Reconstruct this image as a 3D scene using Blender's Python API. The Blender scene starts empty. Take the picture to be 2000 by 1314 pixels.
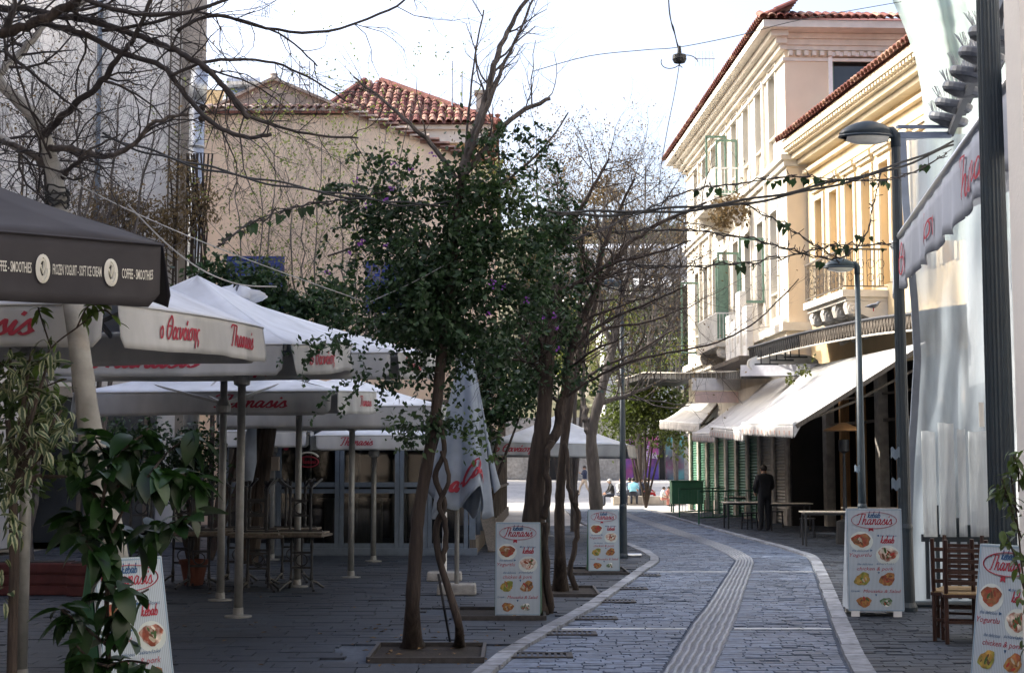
import bpy, bmesh, math, random
from math import sin, cos, pi, radians, atan, atan2, sqrt, hypot
from mathutils import Vector as V, Matrix, Quaternion, noise as mnoise
random.seed(7)
scene = bpy.context.scene
COL = scene.collection
# ---------------------------------------------------------------- camera
FPX, CZ = 2900.0, 1.6
PITCH = atan(263 / FPX)
cam_d = bpy.data.cameras.new('camera'); cam = bpy.data.objects.new('camera', cam_d); COL.objects.link(cam)
cam.location = (0, 0, CZ); cam.rotation_euler = (pi / 2 + PITCH, 0, 0)
cam_d.sensor_width = 36; cam_d.lens = FPX / 2000 * 36; cam_d.clip_start = .1; cam_d.clip_end = 3000
scene.camera = cam
# ---------------------------------------------------------------- light
SUN_EL, SUN_AZ = radians(35), radians(17)          # azimuth: from the left, that much beyond the picture plane
SDIR = V((-cos(SUN_EL) * cos(SUN_AZ), cos(SUN_EL) * sin(SUN_AZ), sin(SUN_EL)))
world = bpy.data.worlds.new('World'); scene.world = world; world.use_nodes = True
wn = world.node_tree.nodes; wl = world.node_tree.links
bg = wn['Background']; sky = wn.new('ShaderNodeTexSky'); sky.sky_type = 'NISHITA'; sky.sun_disc = False
sky.sun_elevation = SUN_EL; sky.sun_rotation = atan2(SDIR.x, SDIR.y) % (2 * pi)
sky.air_density = 1.0; sky.dust_density = 6.0; sky.ozone_density = 2.0; sky.altitude = 100
hs = wn.new('ShaderNodeHueSaturation'); hs.inputs['Saturation'].default_value = .8; hs.inputs['Hue'].default_value = .511; wl.new(sky.outputs[0], hs.inputs['Color']); wl.new(hs.outputs[0], bg.inputs[0]); bg.inputs[1].default_value = .15
sun_d = bpy.data.lights.new('sun', 'SUN'); sun_d.energy = 2.0; sun_d.angle = radians(.53); sun_d.color = (1, .95, .86)
sun = bpy.data.objects.new('sun', sun_d); COL.objects.link(sun); sun.rotation_euler = SDIR.to_track_quat('Z', 'Y').to_euler()
sun.location = (-20, 20, 40)
vs = scene.view_settings; vs.view_transform = 'Standard'; vs.look = 'None'; vs.gamma = 1; vs.use_curve_mapping = False
vs.exposure = 1.7
scene.cycles.max_bounces = 8; scene.cycles.transparent_max_bounces = 24; scene.cycles.transmission_bounces = 6
# ---------------------------------------------------------------- where a photo point lies in the place
SP, CP = sin(PITCH), cos(PITCH)
def ray(u, v):
    a, b = (u - 1000) / FPX, (657 - v) / FPX
    y = CP - SP * b; z = SP + CP * b
    return a / y, z / y
def P(u, v, Y):
    rx, rz = ray(u, v); return V((rx * Y, Y, CZ + rz * Y))
def G(u, v, z=0.0):
    rx, rz = ray(u, v); Y = (z - CZ) / rz
    return V((rx * Y, Y, z))
def rnd(a, b): return random.uniform(a, b)
# ---------------------------------------------------------------- mesh builder
OFF = {}
def tag(o, label=None, cat=None, group=None, kind=None):
    if label: o['label'] = label
    if cat: o['category'] = cat
    if group: o['group'] = group
    if kind: o['kind'] = kind
    return o
def thing(name, label, cat, loc=(0, 0, 0), group=None, rz=0):
    o = bpy.data.objects.new(name, None); COL.objects.link(o); o.empty_display_size = .2
    o.location = loc; o.rotation_euler = (0, 0, rz); OFF[o.name] = V(loc)
    return tag(o, label, cat, group)
def local_thing(name, label, cat, loc=(0, 0, 0), group=None, rz=0):
    o = thing(name, label, cat, loc, group, rz); OFF[o.name] = V((0, 0, 0)); return o
def link(o, parent=None):
    COL.objects.link(o)
    if parent is not None: o.parent = parent
    return o
class MB:
    def __init__(s): s.v = []; s.f = []; s.mi = []; s.m = 0
    def add(s, vs, fs):
        n = len(s.v); s.v.extend([tuple(p) for p in vs])
        for f in fs: s.f.append(tuple(n + i for i in f)); s.mi.append(s.m)
        return s
    def poly(s, *pts): return s.add(pts, [tuple(range(len(pts)))])
    def hexa(s, p):       # 0-3 bottom ring, 4-7 top ring
        return s.add(p, [(3, 2, 1, 0), (4, 5, 6, 7), (0, 1, 5, 4), (1, 2, 6, 5), (2, 3, 7, 6), (3, 0, 4, 7)])
    def box(s, c, d, rz=0.0, rx=0.0):
        c = V(c); x, y, z = d[0] / 2, d[1] / 2, d[2] / 2
        R = Matrix.Rotation(rz, 3, 'Z') @ Matrix.Rotation(rx, 3, 'X')
        return s.hexa([c + R @ V(q) for q in ((-x, -y, -z), (x, -y, -z), (x, y, -z), (-x, y, -z), (-x, -y, z), (x, -y, z), (x, y, z), (-x, y, z))])
    def fbox(s, fr, s0, s1, t0, t1, z0, z1):
        q = [fr.pt(a, b, c) for c in (z0, z1) for a, b in ((s0, t0), (s1, t0), (s1, t1), (s0, t1))]
        return s.hexa(q)
    def bar(s, a, b, w, h, up=V((0, 0, 1))):
        a, b = V(a), V(b); d = (b - a).normalized()
        if abs(d.dot(up)) > .98: up = V((0, 1, 0))
        x = d.cross(up).normalized(); y = x.cross(d).normalized()
        q = [p + x * i * w / 2 + y * j * h / 2 for p in (a, b) for i, j in ((-1, -1), (1, -1), (1, 1), (-1, 1))]
        return s.hexa(q)
    def tube(s, pts, r, n=6, caps=True, flute=0):
        pts = [V(p) for p in pts]
        if not isinstance(r, (list, tuple)): r = [r] * len(pts)
        base = len(s.v); prev = None
        for i, p in enumerate(pts):
            d = (pts[min(i + 1, len(pts) - 1)] - pts[max(i - 1, 0)])
            d = d.normalized() if d.length > 1e-9 else V((0, 0, 1))
            if prev is None:
                x = d.cross(V((0, 0, 1)) if abs(d.z) < .95 else V((1, 0, 0))).normalized()
            else:
                x = (prev - d * prev.dot(d)); x = x.normalized() if x.length > 1e-6 else d.orthogonal().normalized()
            prev = x; y = d.cross(x)
            for k in range(n):
                a = 2 * pi * k / n; rr = r[i] * (1 - flute if flute and k % 2 else 1)
                s.v.append(tuple(p + (x * cos(a) + y * sin(a)) * rr))
        for i in range(len(pts) - 1):
            for k in range(n):
                k2 = (k + 1) % n; a = base + i * n; b = a + n
                s.f.append((a + k, a + k2, b + k2, b + k)); s.mi.append(s.m)
        if caps:
            s.f.append(tuple(base + k for k in range(n))[::-1]); s.mi.append(s.m)
            s.f.append(tuple(base + (len(pts) - 1) * n + k for k in range(n))); s.mi.append(s.m)
        return s
    def lathe(s, c, prof, n=16, tilt=None):
        c = V(c); base = len(s.v); R = tilt if tilt is not None else Matrix.Identity(3)
        for r, z in prof:
            for k in range(n):
                a = 2 * pi * k / n; s.v.append(tuple(c + R @ V((r * cos(a), r * sin(a), z))))
        for i in range(len(prof) - 1):
            for k in range(n):
                k2 = (k + 1) % n; a = base + i * n; b = a + n
                s.f.append((a + k, a + k2, b + k2, b + k)); s.mi.append(s.m)
        if prof[0][0] > 1e-4: s.f.append(tuple(base + k for k in range(n))[::-1]); s.mi.append(s.m)
        if prof[-1][0] > 1e-4: s.f.append(tuple(base + (len(prof) - 1) * n + k for k in range(n))); s.mi.append(s.m)
        return s
    def ball(s, c, rx, ry, rz, n=8, m=6):
        c = V(c); vs = []; fs = []
        for i in range(m + 1):
            th = pi * i / m
            for k in range(n):
                a = 2 * pi * k / n; vs.append(c + V((rx * sin(th) * cos(a), ry * sin(th) * sin(a), rz * cos(th))))
        for i in range(m):
            for k in range(n): fs.append((i * n + k, (i + 1) * n + k, (i + 1) * n + (k + 1) % n, i * n + (k + 1) % n))
        return s.add(vs, fs)
    def grid(s, fn, nu, nv):
        vs = [fn(i / nu, j / nv) for j in range(nv + 1) for i in range(nu + 1)]
        fs = [(j * (nu + 1) + i, j * (nu + 1) + i + 1, (j + 1) * (nu + 1) + i + 1, (j + 1) * (nu + 1) + i) for j in range(nv) for i in range(nu)]
        return s.add(vs, fs)
    def prism(s, ring, d):      # ring of points pushed along d
        n = len(ring); ring = [V(p) for p in ring]; d = V(d)
        fs = [tuple(range(n))[::-1], tuple(range(n, 2 * n))] + [(i, (i + 1) % n, n + (i + 1) % n, n + i) for i in range(n)]
        return s.add(ring + [p + d for p in ring], fs)
    def mesh(s, name, mats, off=None, smooth=False):
        me = bpy.data.meshes.new(name)
        vs = s.v if off is None else [(a[0] - off[0], a[1] - off[1], a[2] - off[2]) for a in s.v]
        me.from_pydata(vs, [], s.f)
        for m in (mats if isinstance(mats, (list, tuple)) else [mats]): me.materials.append(m)
        if any(s.mi): me.polygons.foreach_set('material_index', s.mi)
        if smooth: me.polygons.foreach_set('use_smooth', [True] * len(s.f))
        return me
    def build(s, name, mats, parent=None, smooth=False, bevel=0, solid=0, label=None):
        off = OFF.get(parent.name) if parent is not None else None
        o = bpy.data.objects.new(name, s.mesh(name, mats, off, smooth)); link(o, parent)
        OFF[o.name] = off if off is not None else V((0, 0, 0))
        if solid:
            m = o.modifiers.new('s', 'SOLIDIFY'); m.thickness = solid; m.offset = 0
        if bevel:
            m = o.modifiers.new('b', 'BEVEL'); m.width = bevel; m.segments = 2; m.limit_method = 'ANGLE'
        if label: o['label'] = label
        return o
class Fr:       # a facade's own axes: s along it, t outwards, z up
    def __init__(s, o, d, n): s.o = V((o[0], o[1], 0)); s.d = V((d[0], d[1], 0)).normalized(); s.n = V((n[0], n[1], 0)).normalized()
    def pt(s, a, t, z): p = s.o + s.d * a + s.n * t; return V((p.x, p.y, z))
def dup(root, loc=None, rz=None, label=None, group=None):
    def cp(o, par):
        c = o.copy(); COL.objects.link(c)
        if par is not None: c.parent = par
        for ch in kids.get(o.name, []): cp(ch, c)
        return c
    kids = {}
    def walk(o):
        kids[o.name] = list(o.children)
        for c in o.children: walk(c)
    walk(root)
    r = cp(root, None)
    if loc is not None: r.location = loc
    if rz is not None: r.rotation_euler = (0, 0, rz)
    if label: r['label'] = label
    if group: r['group'] = group
    return r
def wall_open(mb, fr, s0, s1, z0, z1, ops, depth=.25, t=0.0):
    """a wall face with openings (s, z, w, h) and their reveals"""
    ss = sorted({s0, s1, *[o[0] for o in ops], *[o[0] + o[2] for o in ops]}); zs = sorted({z0, z1, *[o[1] for o in ops], *[o[1] + o[3] for o in ops]})
    for i in range(len(ss) - 1):
        for j in range(len(zs) - 1):
            a, b = (ss[i] + ss[i + 1]) / 2, (zs[j] + zs[j + 1]) / 2
            if any(o[0] < a < o[0] + o[2] and o[1] < b < o[1] + o[3] for o in ops): continue
            mb.poly(fr.pt(ss[i], t, zs[j]), fr.pt(ss[i + 1], t, zs[j]), fr.pt(ss[i + 1], t, zs[j + 1]), fr.pt(ss[i], t, zs[j + 1]))
    for s, z, w, h in ops:
        q = [(s, z), (s + w, z), (s + w, z + h), (s, z + h)]
        for k in range(4):
            (a, b), (c, d) = q[k], q[(k + 1) % 4]
            mb.poly(fr.pt(a, t, b), fr.pt(c, t, d), fr.pt(c, t - depth, d), fr.pt(a, t - depth, b))
# ---------------------------------------------------------------- materials
def nodes(name):
    m = bpy.data.materials.new(name); m.use_nodes = True; nt = m.node_tree
    return m, nt, nt.nodes, nt.links, nt.nodes['Principled BSDF']
def mat(name, col, rough=.75, var=.18, scale=6, big=.12, bigscale=.7, bump=0.0, bscale=30, metal=0, spec=.4, per='none', pvar=.25, stretch=None, leafy=0.0, tint=None, col2=None, c2amt=.5, coat=0):
    m, nt, N, L, b = nodes(name)
    tc = N.new('ShaderNodeTexCoord'); src = tc.outputs['Object']
    if stretch:
        mp = N.new('ShaderNodeMapping'); mp.inputs['Scale'].default_value = stretch; L.new(src, mp.inputs[0]); src = mp.outputs[0]
    def noise(sc, det=5):
        n = N.new('ShaderNodeTexNoise'); n.inputs['Scale'].default_value = sc; n.inputs['Detail'].default_value = det; L.new(src, n.inputs['Vector']); return n.outputs['Fac']
    def ramp(fac, lo, hi, a=.3, c=.7):
        r = N.new('ShaderNodeMapRange'); r.inputs[1].default_value = a; r.inputs[2].default_value = c; r.inputs[3].default_value = lo; r.inputs[4].default_value = hi; L.new(fac, r.inputs[0]); return r.outputs[0]
    def mul(a, bb):
        x = N.new('ShaderNodeMath'); x.operation = 'MULTIPLY'; L.new(a, x.inputs[0]); L.new(bb, x.inputs[1]); return x.outputs[0]
    f = mul(ramp(noise(scale), 1 - var, 1 + var), ramp(noise(bigscale, 3), 1 - big, 1 + big))
    if per == 'island': g = N.new('ShaderNodeNewGeometry'); f = mul(f, ramp(g.outputs['Random Per Island'], 1 - pvar, 1 + pvar, 0, 1)); pr = g.outputs['Random Per Island']
    elif per == 'object': g = N.new('ShaderNodeObjectInfo'); f = mul(f, ramp(g.outputs['Random'], 1 - pvar, 1 + pvar, 0, 1)); pr = g.outputs['Random']
    else: pr = None
    base = N.new('ShaderNodeRGB'); base.outputs[0].default_value = (*col, 1); bc = base.outputs[0]
    if col2 is not None:
        mx = N.new('ShaderNodeMix'); mx.data_type = 'RGBA'; mx.inputs[6].default_value = (*col, 1); mx.inputs[7].default_value = (*col2, 1)
        L.new(ramp(pr if pr is not None else noise(scale * .6, 4), 0, 1, 1 - c2amt - .12, 1 - c2amt + .12), mx.inputs[0]); bc = mx.outputs[2]
    vm = N.new('ShaderNodeVectorMath'); vm.operation = 'SCALE'; L.new(bc, vm.inputs[0]); L.new(f, vm.inputs['Scale'])
    L.new(vm.outputs[0], b.inputs['Base Color'])
    b.inputs['Roughness'].default_value = rough; b.inputs['Metallic'].default_value = metal; b.inputs['Specular IOR Level'].default_value = spec
    if coat: b.inputs['Coat Weight'].default_value = coat
    if bump:
        bp = N.new('ShaderNodeBump'); bp.inputs['Strength'].default_value = bump; bp.inputs['Distance'].default_value = .02; L.new(noise(bscale, 6), bp.inputs['Height']); L.new(bp.outputs[0], b.inputs['Normal'])
    if leafy:
        tr = N.new('ShaderNodeBsdfTranslucent'); ms = N.new('ShaderNodeMixShader'); ms.inputs[0].default_value = leafy
        vt = N.new('ShaderNodeVectorMath'); vt.operation = 'MULTIPLY'; vt.inputs[1].default_value = tint or (1.2, 1.25, .7); L.new(vm.outputs[0], vt.inputs[0]); L.new(vt.outputs[0], tr.inputs[0])
        L.new(b.outputs[0], ms.inputs[1]); L.new(tr.outputs[0], ms.inputs[2]); L.new(ms.outputs[0], N['Material Output'].inputs[0])
    return m
def glass_mat(name, tintc, clear, rough=.05):
    m, nt, N, L, b = nodes(name)
    N.remove(b); t = N.new('ShaderNodeBsdfTransparent'); t.inputs[0].default_value = (*tintc, 1)
    g = N.new('ShaderNodeBsdfGlossy'); g.inputs['Roughness'].default_value = rough; fr = N.new('ShaderNodeFresnel'); fr.inputs[0].default_value = 1.5
    mr = N.new('ShaderNodeMapRange'); mr.inputs[3].default_value = 1 - clear; mr.inputs[4].default_value = 1; L.new(fr.outputs[0], mr.inputs[0])
    ms = N.new('ShaderNodeMixShader'); L.new(mr.outputs[0], ms.inputs[0]); L.new(t.outputs[0], ms.inputs[1]); L.new(g.outputs[0], ms.inputs[2]); L.new(ms.outputs[0], N['Material Output'].inputs[0])
    return m
def plastic_sheet(name, col, open_lo, open_hi, streak=(9, 9, .5), trans=.6, nscale=1.0):
    m, nt, N, L, b = nodes(name)
    b.inputs['Base Color'].default_value = (*col, 1); b.inputs['Roughness'].default_value = .3
    tc = N.new('ShaderNodeTexCoord'); mp = N.new('ShaderNodeMapping'); mp.inputs['Scale'].default_value = streak; L.new(tc.outputs['Object'], mp.inputs[0])
    n = N.new('ShaderNodeTexNoise'); n.inputs['Scale'].default_value = nscale; n.inputs['Detail'].default_value = 6; L.new(mp.outputs[0], n.inputs['Vector'])
    r = N.new('ShaderNodeMapRange'); r.inputs[1].default_value = .35; r.inputs[2].default_value = .68; r.inputs[3].default_value = open_lo; r.inputs[4].default_value = open_hi; L.new(n.outputs[0], r.inputs[0])
    tl = N.new('ShaderNodeBsdfTranslucent'); tl.inputs[0].default_value = (*col, 1); m1 = N.new('ShaderNodeMixShader'); m1.inputs[0].default_value = trans; L.new(b.outputs[0], m1.inputs[1]); L.new(tl.outputs[0], m1.inputs[2])
    tp = N.new('ShaderNodeBsdfTransparent'); m2 = N.new('ShaderNodeMixShader'); L.new(r.outputs[0], m2.inputs[0]); L.new(m1.outputs[0], m2.inputs[1]); L.new(tp.outputs[0], m2.inputs[2]); L.new(m2.outputs[0], N['Material Output'].inputs[0])
    bp = N.new('ShaderNodeBump'); bp.inputs['Strength'].default_value = .5; bp.inputs['Distance'].default_value = .03; L.new(n.outputs[0], bp.inputs['Height']); L.new(bp.outputs[0], b.inputs['Normal'])
    return m
K = {}
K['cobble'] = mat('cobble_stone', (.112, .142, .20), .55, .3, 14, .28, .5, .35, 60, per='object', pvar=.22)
K['cobble_i'] = mat('cobble_stone_far', (.112, .142, .20), .55, .3, 14, .28, .5, .35, 60, per='island', pvar=.22)
K['joint'] = mat('joint_dirt', (.066, .082, .11), .95, .3, 20, .2, 1)
K['kerb'] = mat('kerb_stone', (.2, .215, .245), .7, .38, 9, .25, 1.2, .3, 50, per='object', pvar=.12)
K['course'] = mat('pale_course_stone', (.44, .46, .48), .7, .2, 9, .15, 1)
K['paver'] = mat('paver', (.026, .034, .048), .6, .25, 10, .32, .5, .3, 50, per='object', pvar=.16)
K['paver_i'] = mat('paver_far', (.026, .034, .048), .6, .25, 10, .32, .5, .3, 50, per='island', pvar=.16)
K['strip_rib'] = mat('pale_rib_stone', (.25, .27, .305), .6, .2, 14, .15, 1)
K['strip'] = mat('pale_strip_stone', (.14, .155, .185), .65, .2, 14, .15, 1, .25, 50)
K['plaza'] = mat('plaza_paving', (.42, .40, .37), .8, .2, 3, .15, .3, .2, 20)
K['earth'] = mat('earth', (.026, .021, .018), .95, .4, 30, .2, 2, .6, 40)
K['ground'] = mat('ground_soil', (.25, .23, .2), .9)
K['iron'] = mat('black_iron', (.02, .021, .024), .5, .2, 20, spec=.5)
K['iron_edge'] = mat('edge_steel', (.05, .045, .042), .6, .3, 20)
K['lamp'] = mat('lamp_paint', (.016, .028, .038), .42, .15, 10, .2, 1, .05, 60, spec=.5)
K['alu'] = mat('brushed_alu', (.62, .63, .65), .35, .1, 30, metal=.85)
K['galv'] = mat('galvanised', (.55, .56, .57), .4, .25, 5, .2, 2, metal=.7)
K['polegrey'] = mat('parasol_pole', (.24, .24, .23), .45, .15, 12, metal=.35)
K['frame'] = mat('pale_blue_frame', (.13, .16, .2), .5, .12, 8)
K['glass'] = glass_mat('window_glass', (.5, .56, .6), .955)
K['darkglass'] = mat('dark_window_glass', (.03, .035, .04), .08, .3, 1, spec=.6)
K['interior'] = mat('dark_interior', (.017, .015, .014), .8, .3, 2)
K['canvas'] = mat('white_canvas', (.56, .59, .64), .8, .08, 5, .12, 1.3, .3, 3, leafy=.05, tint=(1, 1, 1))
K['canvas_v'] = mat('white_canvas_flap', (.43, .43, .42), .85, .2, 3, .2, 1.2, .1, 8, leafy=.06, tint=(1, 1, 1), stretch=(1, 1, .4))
K['canvas_d'] = mat('dark_canvas', (.034, .031, .034), .75, .2, 5, .15, 1.2, .1, 10)
K['canvas_b'] = mat('blue_grey_canvas', (.33, .38, .45), .8, .1, 4, .15, 2, .1, 10, leafy=.12, tint=(1, 1, 1))
K['awn'] = mat('cream_awning', (.62, .61, .59), .8, .08, 3, .12, 1, .05, 10, leafy=.12, tint=(1, .97, .9))
K['awn_v'] = mat('awning_flap', (.62, .6, .58), .85, .12, 6, .15, 2, leafy=.15, tint=(1, .97, .9))
K['awn_g'] = mat('grey_awning', (.36, .39, .46), .8, .12, 4, .15, 1.5, .05, 10, leafy=.1, tint=(1, 1, 1), stretch=(1, 1, .3))
K['red'] = mat('red_print', (.34, .03, .05), .7, .12, 10)
K['navy'] = mat('navy_print', (.03, .09, .2), .7, .12, 10)
K['whitep'] = mat('cream_print', (.62, .6, .52), .7, .1, 10)
K['white'] = mat('white_paint', (.78, .77, .74), .55, .08, 6, .1, 1)
K['cream'] = mat('cream_stucco', (.60, .55, .46), .85, .12, 2.2, .14, .5, .12, 40, stretch=(1, 1, .22))
K['creamtrim'] = mat('cream_trim', (.63, .59, .52), .8, .08, 4, .1, .6, .1, 30)
K['peach'] = mat('peach_stucco', (.74, .575, .43), .9, .10, 1.0, .14, .3, .1, 40, stretch=(1, 1, .25))
K['peach2'] = mat('pale_peach_stucco', (.68, .57, .43), .9, .05, 1.5, .08, .3, .08, 40)
K['yellow'] = mat('yellow_stucco', (.60, .47, .29), .85, .14, 2.2, .15, .6, .1, 40, stretch=(1, 1, .22))
K['ytrim'] = mat('yellow_trim', (.64, .55, .40), .8, .08, 4, .1, .6, .1, 30)
K['pale'] = mat('pale_pink_stucco', (.70, .67, .63), .9, .07, 1, .14, .16, .15, 30)
K['tan'] = mat('tan_stucco', (.36, .31, .26), .9, .12, 3, .15, .4)
K['ochre'] = mat('ochre_stucco', (.66, .50, .28), .9, .08, 2, .1, .4)
K['tile'] = mat('roof_tile', (.2, .068, .052), .85, .3, 6, .2, 1, .3, 30, per='object', pvar=.35, col2=(.3, .17, .12), c2amt=.35)
K['tile_i'] = mat('roof_tile_far', (.2, .068, .052), .85, .3, 6, .2, 1, .3, 30, per='island', pvar=.35, col2=(.3, .17, .12), c2amt=.35)
K['tile_o'] = mat('old_roof_tile', (.30, .17, .13), .9, .35, 8, .2, 1, .3, 30, per='object', pvar=.35, col2=(.48, .38, .30), c2amt=.4)
K['green'] = mat('green_paint', (.06, .17, .11), .55, .15, 8)
K['gshut'] = mat('green_shutter', (.14, .23, .18), .6, .15, 8)
K['blue'] = mat('blue_shutter', (.03, .06, .28), .6, .15, 8)
K['boxgreen'] = mat('dark_green_sheet', (.03, .12, .06), .5, .15, 6)
K['steelshut'] = mat('grey_roller_shutter', (.42, .40, .36), .55, .15, 5, .15, .8)
K['stone'] = mat('grey_stone', (.38, .35, .31), .85, .25, 5, .2, 1, .4, 25)
K['wood'] = mat('chair_wood', (.036, .014, .009), .45, .3, 6, stretch=(8, 8, 1), per='object', pvar=.12)
K['rush'] = mat('rush_seat', (.22, .15, .07), .8, .3, 25)
K['timber'] = mat('raw_timber', (.36, .2, .09), .75, .25, 4, stretch=(6, 6, .6))
K['oldwood'] = mat('weathered_wood', (.12, .1, .08), .85, .3, 5, stretch=(6, 6, .6))
K['board'] = mat('pale_board', (.6, .52, .42), .8, .2, 4, stretch=(6, 6, .6))
K['concrete'] = mat('concrete', (.3, .29, .27), .9, .25, 8, .2, 2, .5, 30)
K['bark'] = mat('brown_bark', (.045, .033, .026), .9, .35, 8, .2, 2, .8, 18, stretch=(3, 3, .5))
K['bark_g'] = mat('grey_bark', (.10, .085, .075), .9, .35, 8, .2, 2, .8, 18, stretch=(3, 3, .6))
K['bark_p'] = mat('pale_plane_bark', (.3, .29, .26), .8, .3, 5, .25, 1.5, .3, 15, col2=(.23, .18, .13), c2amt=.3)
K['twig'] = mat('dark_twig', (.045, .038, .036), .85, .3, 8)
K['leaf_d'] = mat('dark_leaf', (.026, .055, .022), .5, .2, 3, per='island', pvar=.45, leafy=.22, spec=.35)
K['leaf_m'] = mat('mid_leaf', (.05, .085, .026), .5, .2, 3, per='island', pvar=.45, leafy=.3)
K['leaf_y'] = mat('yellow_leaf', (.13, .15, .03), .55, .2, 3, per='island', pvar=.5, leafy=.35)  # plain yellow green leaf colour, tone varied per leaf
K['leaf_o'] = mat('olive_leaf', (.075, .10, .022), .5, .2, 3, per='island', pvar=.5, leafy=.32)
K['leaf_dry'] = mat('dry_leaf', (.16, .115, .06), .8, .2, 3, per='island', pvar=.45, leafy=.25, tint=(1.2, 1.1, .8))
K['leaf_pine'] = mat('pine_foliage', (.05, .065, .03), .7, .2, 3, per='island', pvar=.5, leafy=.15)
K['bud'] = mat('young_leaf', (.16, .19, .05), .6, .2, 3, per='island', pvar=.4, leafy=.3)
K['petal'] = mat('purple_petal', (.20, .05, .30), .6, .2, 3, per='island', pvar=.3, leafy=.3, tint=(1, 1, 1))
K['leaf_big'] = mat('glossy_leaf', (.014, .042, .009), .4, .2, 8, per='object', pvar=.4, leafy=.22, spec=.5)
K['fallen'] = mat('fallen_leaf', (.2, .12, .05), .8, .3, 9, per='object', pvar=.4)
K['skin'] = mat('skin', (.42, .25, .17), .55, .08, 12)
K['hair'] = mat('dark_hair', (.02, .015, .012), .6)
K['clay'] = mat('terracotta_pot', (.13, .045, .03), .8, .15, 6)
K['redbox'] = mat('dark_red_box', (.09, .022, .02), .7, .2, 6)
K['wire'] = mat('cable_rubber', (.02, .02, .02), .6)
K['rope'] = mat('white_rope', (.38, .38, .37), .8)
def flat(name, c, rough=.75): 
    if name not in K: K[name] = mat(name, c, rough, .1, 8)
    return K[name]
def two_tone_leaf(name, c_in, c_edge):
    m = mat(name, c_in, .45, .15, 8, per='object', pvar=.3, leafy=.25)
    nt = m.node_tree; N, L = nt.nodes, nt.links
    vm = [n for n in N if n.type == 'VECT_MATH' and n.operation == 'SCALE'][0]
    at = N.new('ShaderNodeTexCoord'); sx = N.new('ShaderNodeSeparateXYZ'); L.new(at.outputs['Generated'], sx.inputs[0])
    a = N.new('ShaderNodeMath'); a.operation = 'SUBTRACT'; a.inputs[1].default_value = .5; L.new(sx.outputs[1], a.inputs[0])
    ab = N.new('ShaderNodeMath'); ab.operation = 'ABSOLUTE'; L.new(a.outputs[0], ab.inputs[0])
    nz = N.new('ShaderNodeTexNoise'); nz.inputs['Scale'].default_value = 5; L.new(at.outputs['Generated'], nz.inputs['Vector'])
    ad = N.new('ShaderNodeMath'); ad.operation = 'MULTIPLY_ADD'; ad.inputs[1].default_value = .35; L.new(nz.outputs[0], ad.inputs[0]); L.new(ab.outputs[0], ad.inputs[2])
    mr = N.new('ShaderNodeMapRange'); mr.inputs[1].default_value = .34; mr.inputs[2].default_value = .42; L.new(ad.outputs[0], mr.inputs[0])
    mx = N.new('ShaderNodeMix'); mx.data_type = 'RGBA'; mx.inputs[6].default_value = (*c_in, 1); mx.inputs[7].default_value = (*c_edge, 1); L.new(mr.outputs[0], mx.inputs[0]); L.new(mx.outputs[2], vm.inputs[0])
    return m
K['leaf_var'] = two_tone_leaf('variegated_leaf', (.028, .055, .022), (.24, .25, .15))
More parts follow.
